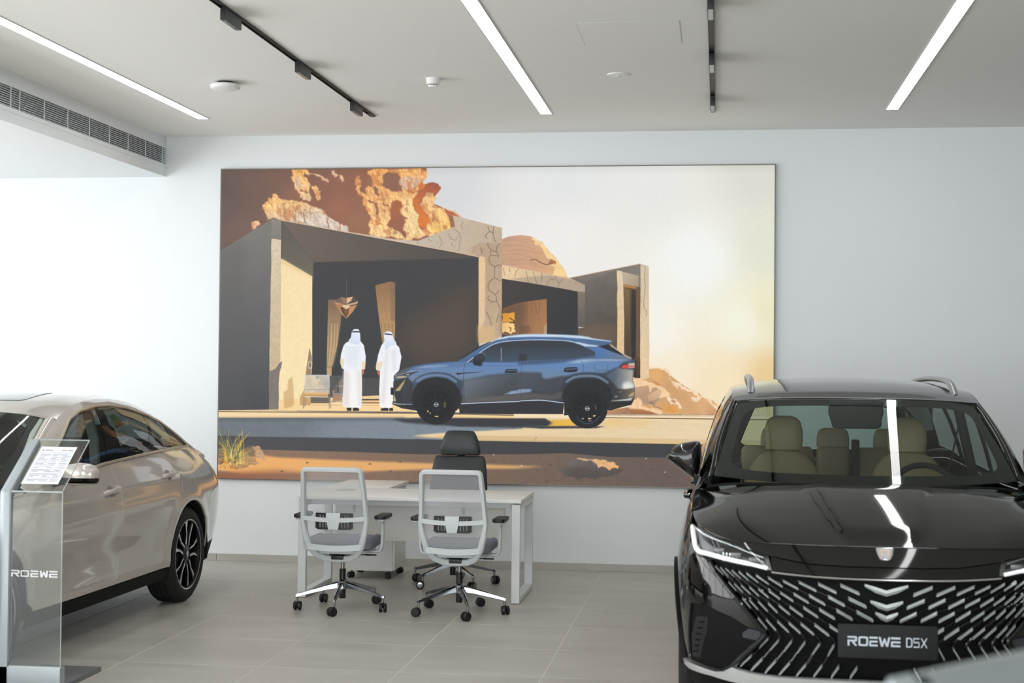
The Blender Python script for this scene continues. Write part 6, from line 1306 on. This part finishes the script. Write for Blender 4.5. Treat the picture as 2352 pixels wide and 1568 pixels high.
    bm=BM(); loft(bm,[[tuple(hood(np.array([u]),np.array([v]))[0]-np.array([0,-.03,.05])) for v in (0.0,.3,.6,1)] for u in np.linspace(-.9,.9,7)],closed=False,cap=False); obj('bonnet_liner',bm,M_UNDER,car)
    return car
build_suv()
# ------------------------------------------------------------------ beige fastback saloon on the left
M_GREIGE=mat('greige_car_paint',(192,185,175),.14,.15,noise=.03,nscale=500,coat=1.0); M_SEATD=mat('dark_seat',(34,36,38),.7,noise=.06); M_TRIML=mat('light_cabin_trim',(176,186,176),.8,noise=.03); M_SHADE=glass('dimming_glass',(.10,.12,.12)); M_SHADE2=glass('dark_rear_glass',(.17,.20,.19)); M_BRASS=mat('window_chrome',(214,206,186),.28,.8,noise=.02)  # far-side and rear glass tints darkened to keep the cabin view dim
def build_sedan():
    car=thing('sedan','beige fastback saloon with a five-spoke wheel, parked behind the acrylic info stand','car',(-4.738,6.608,0),-math.radians(1.2))
    sh=Shell(SED_OUT,SED_ST,sed_detail); C=(0,2.4,.6); tS=sh.t_of_s; T=sh.T
    top=lambda t,d=.002: float(sh.top(t))-d
    def both(name,poly,m,off=0,parent=None,**k):
        k.setdefault('step',.04); k.setdefault('flange',.012); hs=k.pop('holes',())
        f=lambda u,v:sh(u,v,off)
        return [sheet(name,f,poly,m,parent or car,holes=hs,out=C,**k),sheet(name,f,mirror_u(poly),m,parent or car,holes=[mirror_u(h) for h in hs],out=C,**k)]
    R=.385
    arch=lambda a0,a1,n,sc:[(tS(sc+R*math.cos(a)),.338+R*math.sin(a)) for a in np.linspace(a0,a1,n)]
    crest=lambda s0,s1,n:[(tS(s),top(tS(s))) for s in np.linspace(s0,s1,n)]
    # front end
    both('front_bumper',[(0,.22),(.5,.22),(tS(.56),.22)]+arch(PI+.3,PI-.55,7,.95)+[(tS(.516),.684),(.93,.651),(.7,.62),(0,.60)],M_GREIGE,step=.07)
    both('nose_panel',[(0,.607),(.7,.627),(.93,.68),(.93,top(.93)),(.6,top(.6)),(.3,top(.3)),(0,top(0))],M_GREIGE,step=.06)
    both('front_lamp',[(.936,.66),(tS(.52),.70),(tS(.80),.83),(tS(.62),top(tS(.62))),(.936,top(.936))],M_LAMPBG,step=.06)
    cut1=[(tS(1.43),.30),(tS(1.43),.5),(tS(1.42),.8),(tS(1.36),.885),(tS(1.30),top(tS(1.30)))]
    both('front_fender',arch(.05,PI-.55,20,.95)+[(tS(.52),.69),(tS(.805),.835),(tS(.63),top(tS(.63)))]+crest(.66,1.295,10)+cut1[::-1][1:],M_GREIGE)
    g=.0022
    cut2=[(tS(2.50),.30),(tS(2.53),.40),(tS(2.58),.6),(tS(2.585),.8),(tS(2.585),.95),(tS(2.58),top(tS(2.58)))]
    both('front_door',[(t+g,z) for t,z in cut1[:-1]]+[(cut1[-1][0]+g,top(cut1[-1][0]+g))]+crest(1.4,2.5,14)+[(t-g,z) for t,z in cut2[::-1]],M_GREIGE)
    cut3=[(tS(3.40),.475),(tS(3.44),.56),(tS(3.50),.65),(tS(3.56),.72),(tS(3.605),.80),(tS(3.625),.88),(tS(3.61),.94),(tS(3.53),1.0),(tS(3.47),1.035),(tS(3.44),top(tS(3.44)))]
    a3=math.acos((3.76-3.40)/R)
    ar=[p for p in arch(PI+.1,PI-.42,10,3.76)]
    both('rear_door',[(t+g,z) for t,z in cut2]+crest(2.62,3.42,12)[0:]+[(t-g,z) for t,z in cut3[::-1]]+ar[::-1][1:],M_GREIGE)
    flap=[(tS(3.90)+.07*math.copysign(abs(math.cos(a))**.5,math.cos(a))+.11,.915+.05*math.copysign(abs(math.sin(a))**.5,math.sin(a))) for a in np.linspace(0,2*PI,28,endpoint=False)]
    lampb=[(tS(4.50),.90),(tS(4.44),.865),(tS(4.50),.80)]
    both('rear_fender',[(t+g,z) for t,z in cut3]+crest(3.46,4.55,18)+[(tS(4.55),.93),(tS(4.50),.90),(tS(4.44),.865),(tS(4.50),.80),(tS(4.36),.775),(tS(4.22),.745)]+[p for p in arch(.62,PI-.43,22,3.76)],M_GREIGE,holes=[flap])
    both('fuel_flap',[(t+(tc-t)*.03,z+(.915-z)*.03) for t,z in flap for tc in (tS(3.90)+.11,)],M_GREIGE,step=.03)
    both('rear_bumper',[(tS(4.225),.738),(tS(4.36),.768),(tS(4.50),.793),(T,.80),(T,.40),(5.3,.40),(tS(4.22),.36),(tS(4.145),.345)]+arch(.02,.60,9,3.76)[1:],M_GREIGE,step=.05)
    both('rear_diffuser',[(tS(4.14),.34),(tS(4.22),.353),(5.3,.393),(T,.393),(T,.24),(5.3,.22),(tS(4.2),.23)],M_PLAST,step=.06)
    both('tail_lamp',[(tS(4.445),.865),(tS(4.505),.803),(T,.81),(T,.90),(5.4,.90),(tS(4.505),.897)],mat('tail_lamp_smoked',(84,20,14),.08,noise=.05,coat=1),off=.003,step=.05)
    both('boot_panel',[(tS(4.555),.93),(5.4,.905),(T,.905),(T,top(T))]+[(t,top(t)) for t in np.linspace(T-.1,tS(4.56),9)],M_GREIGE,step=.05)
    both('sill',[(tS(1.34),.292),(tS(3.40),.292),(tS(3.41),.22),(tS(1.34),.215)],M_PLAST,off=.006,step=.06)
    for s in (1,-1):
        for sc in (.95,3.76):
            bm=BM(); loft(bm,[[(s*.60,sc+.392*math.cos(a),.338+.392*math.sin(a)),(s*.915,sc+.388*math.cos(a),.338+.388*math.sin(a))] for a in np.linspace(-.2,PI+.2,26)],closed=False,cap=False); obj('wheel_liner',bm,M_UNDER,car)
            wheel(car,s*.922,sc,.338,.338,s,.249)
        for s0,z0 in ((2.44,.884),(3.40,.921)):
            P=[sh(np.array([s*tS(s0+d)]),np.array([z0+.006*k]),o)[0] for k,(d,o) in enumerate(((-.105,-.004),(-.09,.020),(0,.028),(.085,.022),(.10,-.004)))]
            h=thing('door_handle',None,None); h.parent=car
            bm=BM(); tube(bm,[tuple(p) for p in spline(P,5)],.014,10,sy=1.15); obj('grip',bm,M_GREIGE,h)
            cup_shade=[(s*(tS(s0)+.046*math.cos(a)),z0+.008+.034*math.sin(a)) for a in np.linspace(0,2*PI,20,endpoint=False)]
            sheet('cup_shade',lambda u,v:sh(u,v,.0012),cup_shade,mat('handle_cup_shade',(138,131,122),.3,.2,noise=.03),h,step=.02,out=C)  # flat darker ellipse, shade of the handle recess put into its colour
    # bonnet
    ch=lambda t:tuple(sh.crest(np.array([t]))[0])
    hf=HalfCurve([ch(t) for t in (0,.2,.4,.6,.8,.93)]); cs=np.linspace(.93,tS(1.46),7); hs=Curve([ch(t) for t in cs]); hr=HalfCurve([(0,1.14,.985),(.3,1.17,.985),(.55,1.28,.982),ch(tS(1.46))])
    def cr(u,v): o=np.zeros(np.broadcast(u,v).shape+(3,)); o[...,2]=.06*np.sin(PI*np.clip(v,0,1))*(1-u*u); return o
    sheet('bonnet',Coons(hf,hr,hs,cr),[(-.995,.01),(.995,.01),(.995,.99),(-.995,.99)],M_GREIGE,car,step=.06,su=.85,sv=1.2,flange=.01,out=C)
    # greenhouse
    TS=[1.46,1.7,2.0,2.2,2.45,2.75,3.0,3.3,3.6,3.9,4.1,4.25,4.4,4.5]; TZ=[.985,1.11,1.268,1.358,1.425,1.456,1.455,1.432,1.377,1.283,1.196,1.122,1.048,1.008]; TX=[.80,.752,.69,.66,.635,.617,.612,.614,.624,.643,.668,.69,.72,.74]
    bs=np.linspace(1.44,4.52,70); bl=sh.crest(np.array([tS(s) for s in bs]))
    bz=lambda u:np.interp(u,bl[:,1],bl[:,2])
    def G(side,k=1.0):
        def f(u,v):
            b=np.stack([np.interp(u,bl[:,1],bl[:,0]),u,bz(u)],-1); t=np.stack([pchip(TS,TX,u),u,pchip(TS,TZ,u)],-1); P=b*(1-v)[...,None]+t*v[...,None]
            P[...,0]+=(.036*4*v*(1-v)+.042*v**2*(1-v**6))*np.clip((t[...,2]-b[...,2])/.4,0,1); P[...,0]*=side*k; return P
        return f
    V=lambda pts:[(u,float((z-bz(u))/(pchip(TS,TZ,np.array([u]))[0]-bz(u)))) for u,z in pts]
    dlo_t=[(1.76,1.065),(1.95,1.172),(2.12,1.262),(2.28,1.345),(2.46,1.392),(2.71,1.417),(2.93,1.418),(3.19,1.396),(3.48,1.342),(3.71,1.284),(3.90,1.212),(4.02,1.158),(4.12,1.112)]
    dlo_b=[(4.125,1.085),(3.9,1.092),(3.5,1.089),(3.04,1.078),(2.5,1.058),(2.29,1.038),(1.9,1.012),(1.72,1.0)]
    dlo=V(dlo_t)+V(dlo_b); tp=lambda u:np.interp(u,[p[0] for p in dlo_t],[p[1] for p in dlo_t]); bt=lambda u:np.interp(u,[p[0] for p in dlo_b[::-1]],[p[1] for p in dlo_b[::-1]])
    def pane(u0b,u1b,u0t,u1t,d=.018):
        return V([(u,tp(u)-d) for u in np.linspace(u0t,u1t,9)]+[(u,bt(u)+d*.6) for u in np.linspace(u1b,u0b,7)])
    fgl=pane(1.80,2.56,1.80,2.665); rgl=pane(2.675,3.27,2.80,3.425); qgl=pane(3.345,4.08,3.49,4.075,.016)
    for s in (1,-1):
        g_=G(s)
        sheet('side_frame',g_,[(u,0) for u in np.linspace(1.47,4.5,30)]+[(u,1) for u in np.linspace(4.5,1.47,40)],M_GREIGE,car,holes=[dlo],step=.05,su=1,sv=.4,flange=.008,out=(0,2.6,1.15))
        sheet('pillar_trim',lambda u,v:g_(u,v)*np.array([.9985,1,1]),dlo,M_GLOSSB,car,holes=[fgl,rgl,qgl],step=.06,su=1,sv=.4,out=(0,2.6,1.15))
        for nm,p in (('front_window',fgl),('rear_window',rgl),('quarter_window',qgl)): sheet(nm,lambda u,v:g_(u,v)*np.array([.997,1,1]),p,(M_SIDEG if s>0 else M_SHADE),car,step=.1,su=1,sv=.4,out=(0,2.6,1.15))
        P=[g_(np.array([u]),np.array([v]))[0]*np.array([1.001,1,1]) for u,v in dlo]; bm=BM(); tube(bm,[tuple(p) for p in dens3(P,.05)],.010,6,closed=True); obj('window_chrome',bm,M_BRASS,car)
        # windscreen pillar
        sd=np.linspace(1.5,2.16,12); a=np.stack([np.interp(sd,[1.5,1.93,2.16],[.725,.645,.60]),sd,np.interp(sd,[1.5,1.93,2.16],[.995,1.25,1.362])],1); b=np.stack([pchip(TS,TX,sd),sd,pchip(TS,TZ,sd)],1); ca,cb=Curve(a,np.linspace(0,1,12)),Curve(b,np.linspace(0,1,12))
        def pil(u,v): P=ca(u)*(1-v)[...,None]+cb(u)*v[...,None]; P[...,2]+=.014*4*v*(1-v); P[...,0]*=s; return P
        sheet('a_pillar',pil,[(0,0),(1,0),(1,1),(0,1)],M_GREIGE,car,step=.03,su=.7,sv=.06,flange=.006,out=(0,2.4,1.0))
    # windscreen
    wf=HalfCurve([(0,1.15,.99),(.3,1.18,.99),(.55,1.29,.992),(.725,1.5,.995)]); wr=HalfCurve([(0,1.93,1.418),(.25,1.95,1.41),(.40,2.0,1.396),(.51,2.06,1.381),(.60,2.16,1.362)]); wsd=Curve([(.725,1.5,.995),(.645,1.93,1.25),(.60,2.16,1.362)])
    def wc(u,v): o=np.zeros(np.broadcast(u,v).shape+(3,)); o[...,2]=.03*4*v*(1-v)*(1-u*u); return o
    ws=Coons(wf,wr,wsd,wc); full=[(-1,0),(1,0),(1,1),(-1,1)]
    sheet('windscreen',ws,full,M_WSG,car,step=.09,su=.7,sv=1.0,out=C)
    nar=[(.90*math.copysign(abs(math.cos(a))**.25,math.cos(a)),.51+.39*math.copysign(abs(math.sin(a))**.25,math.sin(a))) for a in np.linspace(0,2*PI,56,endpoint=False)]
    sheet('screen_border',lambda u,v:ws(u,v)-np.array([0,-.002,.003]),full,M_GLOSSB,car,holes=[nar],step=.06,su=.7,sv=1.0,out=C)
    # roof, sunroof
    rf=HalfCurve([(0,1.936,1.424),(.25,1.956,1.416),(.40,2.006,1.402),(.51,2.066,1.387),(.662,2.18,1.349)]); ss=np.linspace(2.18,3.72,9); rs=Curve(np.stack([pchip(TS,TX,ss),ss,pchip(TS,TZ,ss)],1),np.linspace(0,1,9)); rr_=HalfCurve([(0,3.80,1.415),(.3,3.795,1.405),(.5,3.77,1.382),(float(pchip(TS,TX,3.72)),3.72,float(pchip(TS,TZ,3.72)))])
    def rc(u,v):
        s_=1.936*(1-v)+3.80*v; o=np.zeros(np.broadcast(u,v).shape+(3,)); o[...,2]=(pchip([1.936,2.2,2.64,3.0,3.24,3.51,3.80],[1.424,1.471,1.503,1.500,1.486,1.461,1.415],s_)-(1.424*(1-v)+1.415*v))*(1-np.abs(u)**2.6); return o
    roof=Coons(rf,rr_,rs,rc)
    sheet('roof',roof,full,M_GREIGE,car,step=.05,su=.64,sv=1.8,flange=.01,out=(0,2.8,1.1))
    sun=[(.60*math.copysign(abs(math.cos(a))**.28,math.cos(a)),.27+.15*math.copysign(abs(math.sin(a))**.28,math.sin(a))) for a in np.linspace(0,2*PI,48,endpoint=False)]
    sheet('sunroof',lambda u,v:roof(u,v)+np.array([0,0,.003]),sun,mat('sunroof_glass',(70,84,86),.05,noise=.02,coat=1),car,step=.06,su=.64,sv=1.8,flange=.006,out=(0,2.8,1.1))
    # rear screen and boot lid
    gf=HalfCurve([(0,3.806,1.412),(.3,3.80,1.402),(.5,3.776,1.379),(.630,3.73,1.338)]); gb=HalfCurve([(0,4.52,1.065),(.35,4.50,1.06),(.6,4.44,1.045),(.715,4.385,1.05)]); s2=np.linspace(3.73,4.385,8); gsd=Curve(np.stack([pchip(TS,TX,s2),s2,pchip(TS,TZ,s2)],1),np.linspace(0,1,8))
    def gc(u,v): o=np.zeros(np.broadcast(u,v).shape+(3,)); o[...,2]=.04*4*v*(1-v)*(1-u*u); return o
    rg=Coons(gf,gb,gsd,gc); hole=[(-.86,.06),(.86,.06),(.84,.5),(.72,.93),(-.72,.93),(-.84,.5)]
    sheet('rear_screen_frame',rg,full,M_GREIGE,car,holes=[hole],step=.06,su=.66,sv=.75,out=(0,3.4,.9)); sheet('rear_screen',rg,hole,M_SHADE2,car,step=.1,su=.66,sv=.75,off=-.003,out=(0,3.4,.9))
    bf=HalfCurve([(0,4.525,1.063),(.35,4.505,1.058),(.6,4.445,1.043),(.718,4.39,1.048)]); te=np.linspace(tS(4.47),T,8); bb_=HalfCurve([ch(t) for t in te[::-1]]); bsd=Curve([(.718,4.39,1.048),tuple((np.array((.74,4.45,1.02))+0)),ch(te[0])])
    sheet('boot_lid',Coons(bf,bb_,bsd),full,M_GREIGE,car,step=.05,su=.7,sv=.35,flange=.01,out=(0,3.4,.8))
    for s in (1,-1):
        f=lambda u,v:np.stack([np.interp(u,bl[:,1],bl[:,0])*s*(1-v)+v*s*np.interp(u,[4.38,4.5],[.716,.742]),u,bz(u)*(1-v)+v*np.interp(u,[4.38,4.5],[1.055,1.006])],-1)
        sheet('shoulder_fill',f,[(4.36,0),(4.5,0),(4.5,1),(4.36,1)],M_GREIGE,car,step=.03,su=1,sv=.1,out=(0,3.4,.8))
    # mirrors
    for s in (1,-1):
        m_=thing('wing_mirror',None,None); m_.parent=car
        secs=[(.885,1.035,.02,.03),(.90,1.035,.07,.05),(.94,1.04,.105,.064),(1.0,1.046,.12,.068),(1.06,1.045,.11,.062),(1.10,1.04,.08,.052),(1.118,1.036,.04,.03)]
        def ring(x,zc,dy,hz,z0,z1,n=14):
            out=[]
            for a in np.linspace(0,2*PI,28,endpoint=False):
                z=zc+hz*math.copysign(abs(math.sin(a))**.8,math.sin(a)); y=1.80-dy*.5*math.copysign(abs(math.cos(a))**.7,math.cos(a))
                z=min(max(z,z0),z1); out.append((s*x,y-.03*(x-.9),z))
            return out
        for nm,z0,z1,mm in (('mirror_cap',1.026,1.2,M_GREIGE),('mirror_band',.996,1.026,M_GLOSSB),('mirror_base',.9,.996,M_GREIGE)):
            bm=BM(); loft(bm,[ring(*q,z0,z1) for q in secs]); obj(nm,bm,mm,m_,smooth=50)
        bm=BM(); tube(bm,[(s*.845,1.78,.985),(s*.90,1.80,.995),(s*.97,1.80,.985)],[.03,.026,.02],10,sx=1.4,sy=.6); obj('mirror_foot',bm,M_PLAST,m_)
    # cabin
    cb=thing('cabin',None,None); cb.parent=car
    bm=BM(); box(bm,(0,2.6,.33),(1.6,2.9,.06)); obj('cabin_floor',bm,M_SEATD,cb)
    for s in (-1,1):
        bm=BM(); box(bm,(s*.79,2.7,.66),(.05,2.6,.62),.02); obj('door_card',bm,M_SEATD,cb)
        bm=BM(); tube(bm,[(s*.73,2.60,1.0),(s*.69,2.66,1.2),(s*.60,2.74,1.40)],.035,8,sx=.6); obj('b_pillar_cover',bm,M_TRIML,cb)
        bm=BM(); tube(bm,[(s*.70,1.55,1.0),(s*.62,1.95,1.25),(s*.57,2.2,1.36),(s*.56,2.7,1.42),(s*.56,3.2,1.40),(s*.58,3.7,1.30)],.03,8,sx=.8); obj('roof_rail_cover',bm,M_TRIML,cb)
    bm=BM(); P=[(1.2,.95),(1.35,.985),(1.65,.97),(1.8,.93),(1.84,.85),(1.7,.6),(1.3,.5)]; loft(bm,[[(x,y+.08*x*x,z) for y,z in P] for x in (-.74,-.4,0,.4,.74)]); obj('dashboard',bm,M_SEATD,cb)
    bm=BM(); tt=Matrix.Translation((.37,1.93,.90))@Matrix.Rotation(math.radians(66),4,'X'); tube(bm,[tt@Vector((.18*math.cos(a),.18*math.sin(a),0)) for a in np.linspace(0,2*PI,36,endpoint=False)],.016,8,closed=True); obj('steering_wheel',bm,M_SEATD,cb)
    for x in (-.37,.37):
        bm=BM(); seat_shape(bm,[(.42,2.30,.2,.12),(.6,2.38,.24,.15),(.85,2.47,.25,.14),(1.05,2.54,.22,.12),(1.13,2.56,.16,.09)],x); obj('front_seat_back',bm,M_SEATD,cb)
        bm=BM(); seat_shape(bm,[(1.12,2.57,.10,.05),(1.14,2.572,.14,.09),(1.23,2.58,.135,.10),(1.30,2.59,.10,.07),(1.315,2.59,.05,.04)],x); obj('front_headrest',bm,M_SEATD,cb)
        bm=BM(); seat_shape(bm,[(.36,2.1,.22,.42),(.45,2.1,.25,.5),(.52,2.1,.2,.42)],x); obj('front_seat_cushion',bm,M_SEATD,cb)
        bm=BM(); seat_shape(bm,[(.5,3.2,.34,.14),(.8,3.32,.34,.15),(1.08,3.42,.33,.12),(1.14,3.44,.30,.06)],x*.88); obj('rear_seat_back',bm,M_SEATD,cb)
        bm=BM(); seat_shape(bm,[(1.13,3.44,.09,.05),(1.15,3.445,.13,.08),(1.23,3.45,.12,.08),(1.265,3.455,.07,.04)],x); obj('rear_headrest',bm,M_SEATD,cb)
    bm=BM(); box(bm,(0,3.98,1.115),(1.22,.62,.03),.01); obj('parcel_shelf',bm,M_SEATD,cb)
    sheet('headliner',lambda u,v:roof(u,v)-np.array([0,0,.03]),[(-.9,.02),(.9,.02),(.9,.98),(-.9,.98)],M_TRIML,cb,step=.15,su=.64,sv=1.8,out=(0,2.8,3))
    bm=BM(); box(bm,(0,2.4,.24),(1.45,4.3,.06),.02); box(bm,(0,.5,.45),(1.2,.6,.4),.03); box(bm,(0,4.35,.5),(1.2,.4,.4),.03); obj('underbody',bm,M_UNDER,car)
    # energy label hanging inside the rear door window
    g1=G(1,.985); es=thing('energy_label',None,None); es.parent=car
    lab=[(2.83,.94),(3.02,.955),(3.03,.33),(2.84,.23)]
    LQ=lambda p,q:tuple(np.array(lab[0])*(1-p)*(1-q)+np.array(lab[1])*p*(1-q)+np.array(lab[2])*p*q+np.array(lab[3])*(1-p)*q)
    sheet('paper',g1,lab,mat('label_paper',(214,222,212),.7,noise=.02),es,step=.1,su=1,sv=.4,out=(0,2.6,1.15),flange=.001)
    for k,(c,w) in enumerate((((60,140,60),.45),((96,160,64),.52),((150,176,70),.59),((206,190,80),.66),((220,150,70),.73),((190,80,60),.80))):
        q0=.30+.052*k; sheet('rating_bar',g1,[LQ(.12,q0),LQ(.12+w,q0),LQ(.12+w,q0+.04),LQ(.12,q0+.04)],mat('label_bar_%s'%('green','leaf','lime','yellow','orange','red')[k],c,.7,noise=.02),es,step=.1,su=1,sv=.4,off=.0015,out=(0,2.6,1.15))
    for q0 in (.06,.12,.17,.70,.76,.82,.88): sheet('print_line',g1,[LQ(.1,q0),LQ(.85,q0),LQ(.85,q0+.02),LQ(.1,q0+.02)],M_GREY,es,step=.1,su=1,sv=.4,off=.0015,out=(0,2.6,1.15))
    return car
def dens3(P,step):
    out=[]; n=len(P)
    for i in range(n):
        a=np.asarray(P[i]);b=np.asarray(P[(i+1)%n]); k=max(1,int(np.linalg.norm(b-a)/step))
        for j in range(k): out.append(a+(b-a)*j/k)
    return out
build_sedan()
# ------------------------------------------------------------------ acrylic info stands
M_ACR=glass('clear_acrylic',(.93,.95,.95),1.0,.018,(.75,.8,.8)); M_ACRE=mat('acrylic_edge',(206,214,214),.25,noise=.04); M_SILV=mat('silver_lacquer',(166,174,177),.38,.35,noise=.03); M_SILVD=mat('silver_side',(120,124,126),.4,.5,noise=.03); M_PAPER=mat('paper_white',(240,241,246),.8,noise=.01); M_INK=mat('ink_grey',(112,116,134),.8,noise=.03); M_INKB=mat('ink_blue',(66,74,106),.8,noise=.03); M_INKR=mat('ink_red',(200,110,110),.8,noise=.03)
def info_stand(lab,loc,rz):
    st=thing('info_stand',lab,'info stand',loc,rz,'showroom info stands')
    Wd=.282; zb,zk=.118,1.025; run,rise=.328,.252; an=math.atan2(rise,run); L=math.hypot(run,rise)
    # silver post on the left, bent back at the top
    bm=BM(); q=[(0,0),(0,zk),(run*1.02,zk+rise*1.02),(run*1.02+.012,zk+rise*1.02-.03),(.028,zk-.026),(.028,0)]
    loft(bm,[[(x,y,z) for y,z in q] for x in (-.052,-.0)]); bmesh.ops.recalc_face_normals(bm,faces=bm.faces); bmesh.ops.bevel(bm,geom=list(bm.edges),offset=.002,segments=1,affect='EDGES'); obj('silver_post',bm,M_SILV,st)
    bm=BM(); loft(bm,[[(x,y,z) for y,z in [(.002,.14),(.002,zk-.001),(run,zk+rise-.004),(run+.01,zk+rise-.03),(.026,zk-.028),(.026,.14)]] for x in (.0,.008)]); obj('post_edge',bm,M_SILVD,st)
    # clear panels
    bm=BM(); box(bm,(.008+Wd/2,.004,(zb+zk)/2),(Wd,.006,zk-zb)); obj('front_panel',bm,M_ACR,st,smooth=0)
    R=Matrix.Translation((.008,.002,zk))@Matrix.Rotation(an,4,'X')
    bm=BM(); box(bm,Vector((Wd/2,L/2,.003)),(Wd,L,.006)); bmesh.ops.transform(bm,matrix=R,verts=bm.verts); sp=obj('sloped_panel',bm,M_ACR,st,smooth=0)
    for nm,c,s in (('panel_edge',(Wd/2,L,.003),(Wd,.002,.006)),('panel_edge',(Wd-.001,L/2,.003),(.002,L,.007)),('panel_edge',(Wd/2,.0,.002),(Wd,.004,.007))):
        bm=BM(); box(bm,Vector(c),s); bmesh.ops.transform(bm,matrix=R,verts=bm.verts); obj(nm,bm,M_ACRE,sp)
    bm=BM(); box(bm,(.008+Wd-.001,.004,(zb+zk)/2),(.002,.007,zk-zb)); obj('side_edge',bm,M_ACRE,st)
    bm=BM(); box(bm,(.008+Wd/2,.004,zb+.002),(Wd,.010,.006)); obj('bottom_edge',bm,M_ACRE,st)
    bm=BM(); box(bm,(.118,.03,zb/2),(.34,.06,zb-.0),.002); obj('plinth',bm,M_SILV,st)
    bm=BM(); box(bm,(.12,.285,.013),(.345,.47,.026),.002); obj('base_plate',bm,M_SILVD,st)
    bm=BM(); h=.034; it=[('R',.010,.046,h),('O',.062,.046,h),('E',.116,.043,h),('w',.167,.045,h),('E',.218,.046,h)]
    lettering(bm,it,Matrix.Translation((.004,.0008,.585))@Matrix.Rotation(PI/2,4,'X'),.0008); obj('lettering',bm,M_PAPER,st,smooth=0)
    return st,R,L,Wd
def paper_sheet(lab,st,R,L,Wd,loc,rz):
    p=thing('price_sheet',lab,'sheet',loc,rz); x0,y0,w,h=.036,.055,.200,.295
    def B(nm,x,y,sx,sy,z,m,t=.0006):
        bm=BM(); box(bm,Vector((x0+x+sx/2,y0+y+sy/2,z)),(sx,sy,t)); bmesh.ops.transform(bm,matrix=R,verts=bm.verts); o=obj(nm,bm,m,p,smooth=0); return o
    B('paper',0,0,w,h,.0075,M_PAPER,.001)
    for y in (.245,.165,.135,.11,.08,.04): B('rule',.008,y,w-.02,.0016,.0082,M_INKB)
    for k in range(22):
        y=.02+.0105*k
        if any(abs(y-q)<.005 for q in (.245,.165,.135,.11,.08,.04)): continue
        B('text_line',.014,y,.05+.02*math.sin(k*1.7),.0034,.0082,M_INK); B('text_line',.085,y,.045+.015*math.sin(k*2.9),.0034,.0082,M_INK); B('text_line',.145,y,.035+.012*math.sin(k*2.1),.0034,.0082,M_INK)
    B('heading',.014,.262,.008,.010,.0082,M_INKB); B('heading',.03,.263,.045,.006,.0082,M_INK); B('heading_red',.125,.263,.028,.006,.0082,M_INKR); B('heading',.158,.263,.03,.005,.0082,M_INK)
    return p
loc=(-3.648,7.40,0); st,R,L,Wd=info_stand('silver and clear acrylic info stand beside the beige saloon',loc,0.0)
paper_sheet('white printed sheet lying on the sloped acrylic of the stand by the saloon',st,R,L,Wd,loc,0.0)

loc2,rz2=(.515,1.92,0),math.radians(47.8); st2,R2,L2,W2=info_stand('silver info stand cut off by the lower right edge, in front of the black car',loc2,rz2)
bm=BM(); box(bm,Vector((W2/2,L2*.5,.0085)),(W2*.96,L2*.97,.002)); bmesh.ops.transform(bm,matrix=R2,verts=bm.verts); obj('grey_backing_card',bm,mat('card_grey',(132,138,140),.6,noise=.04),st2)
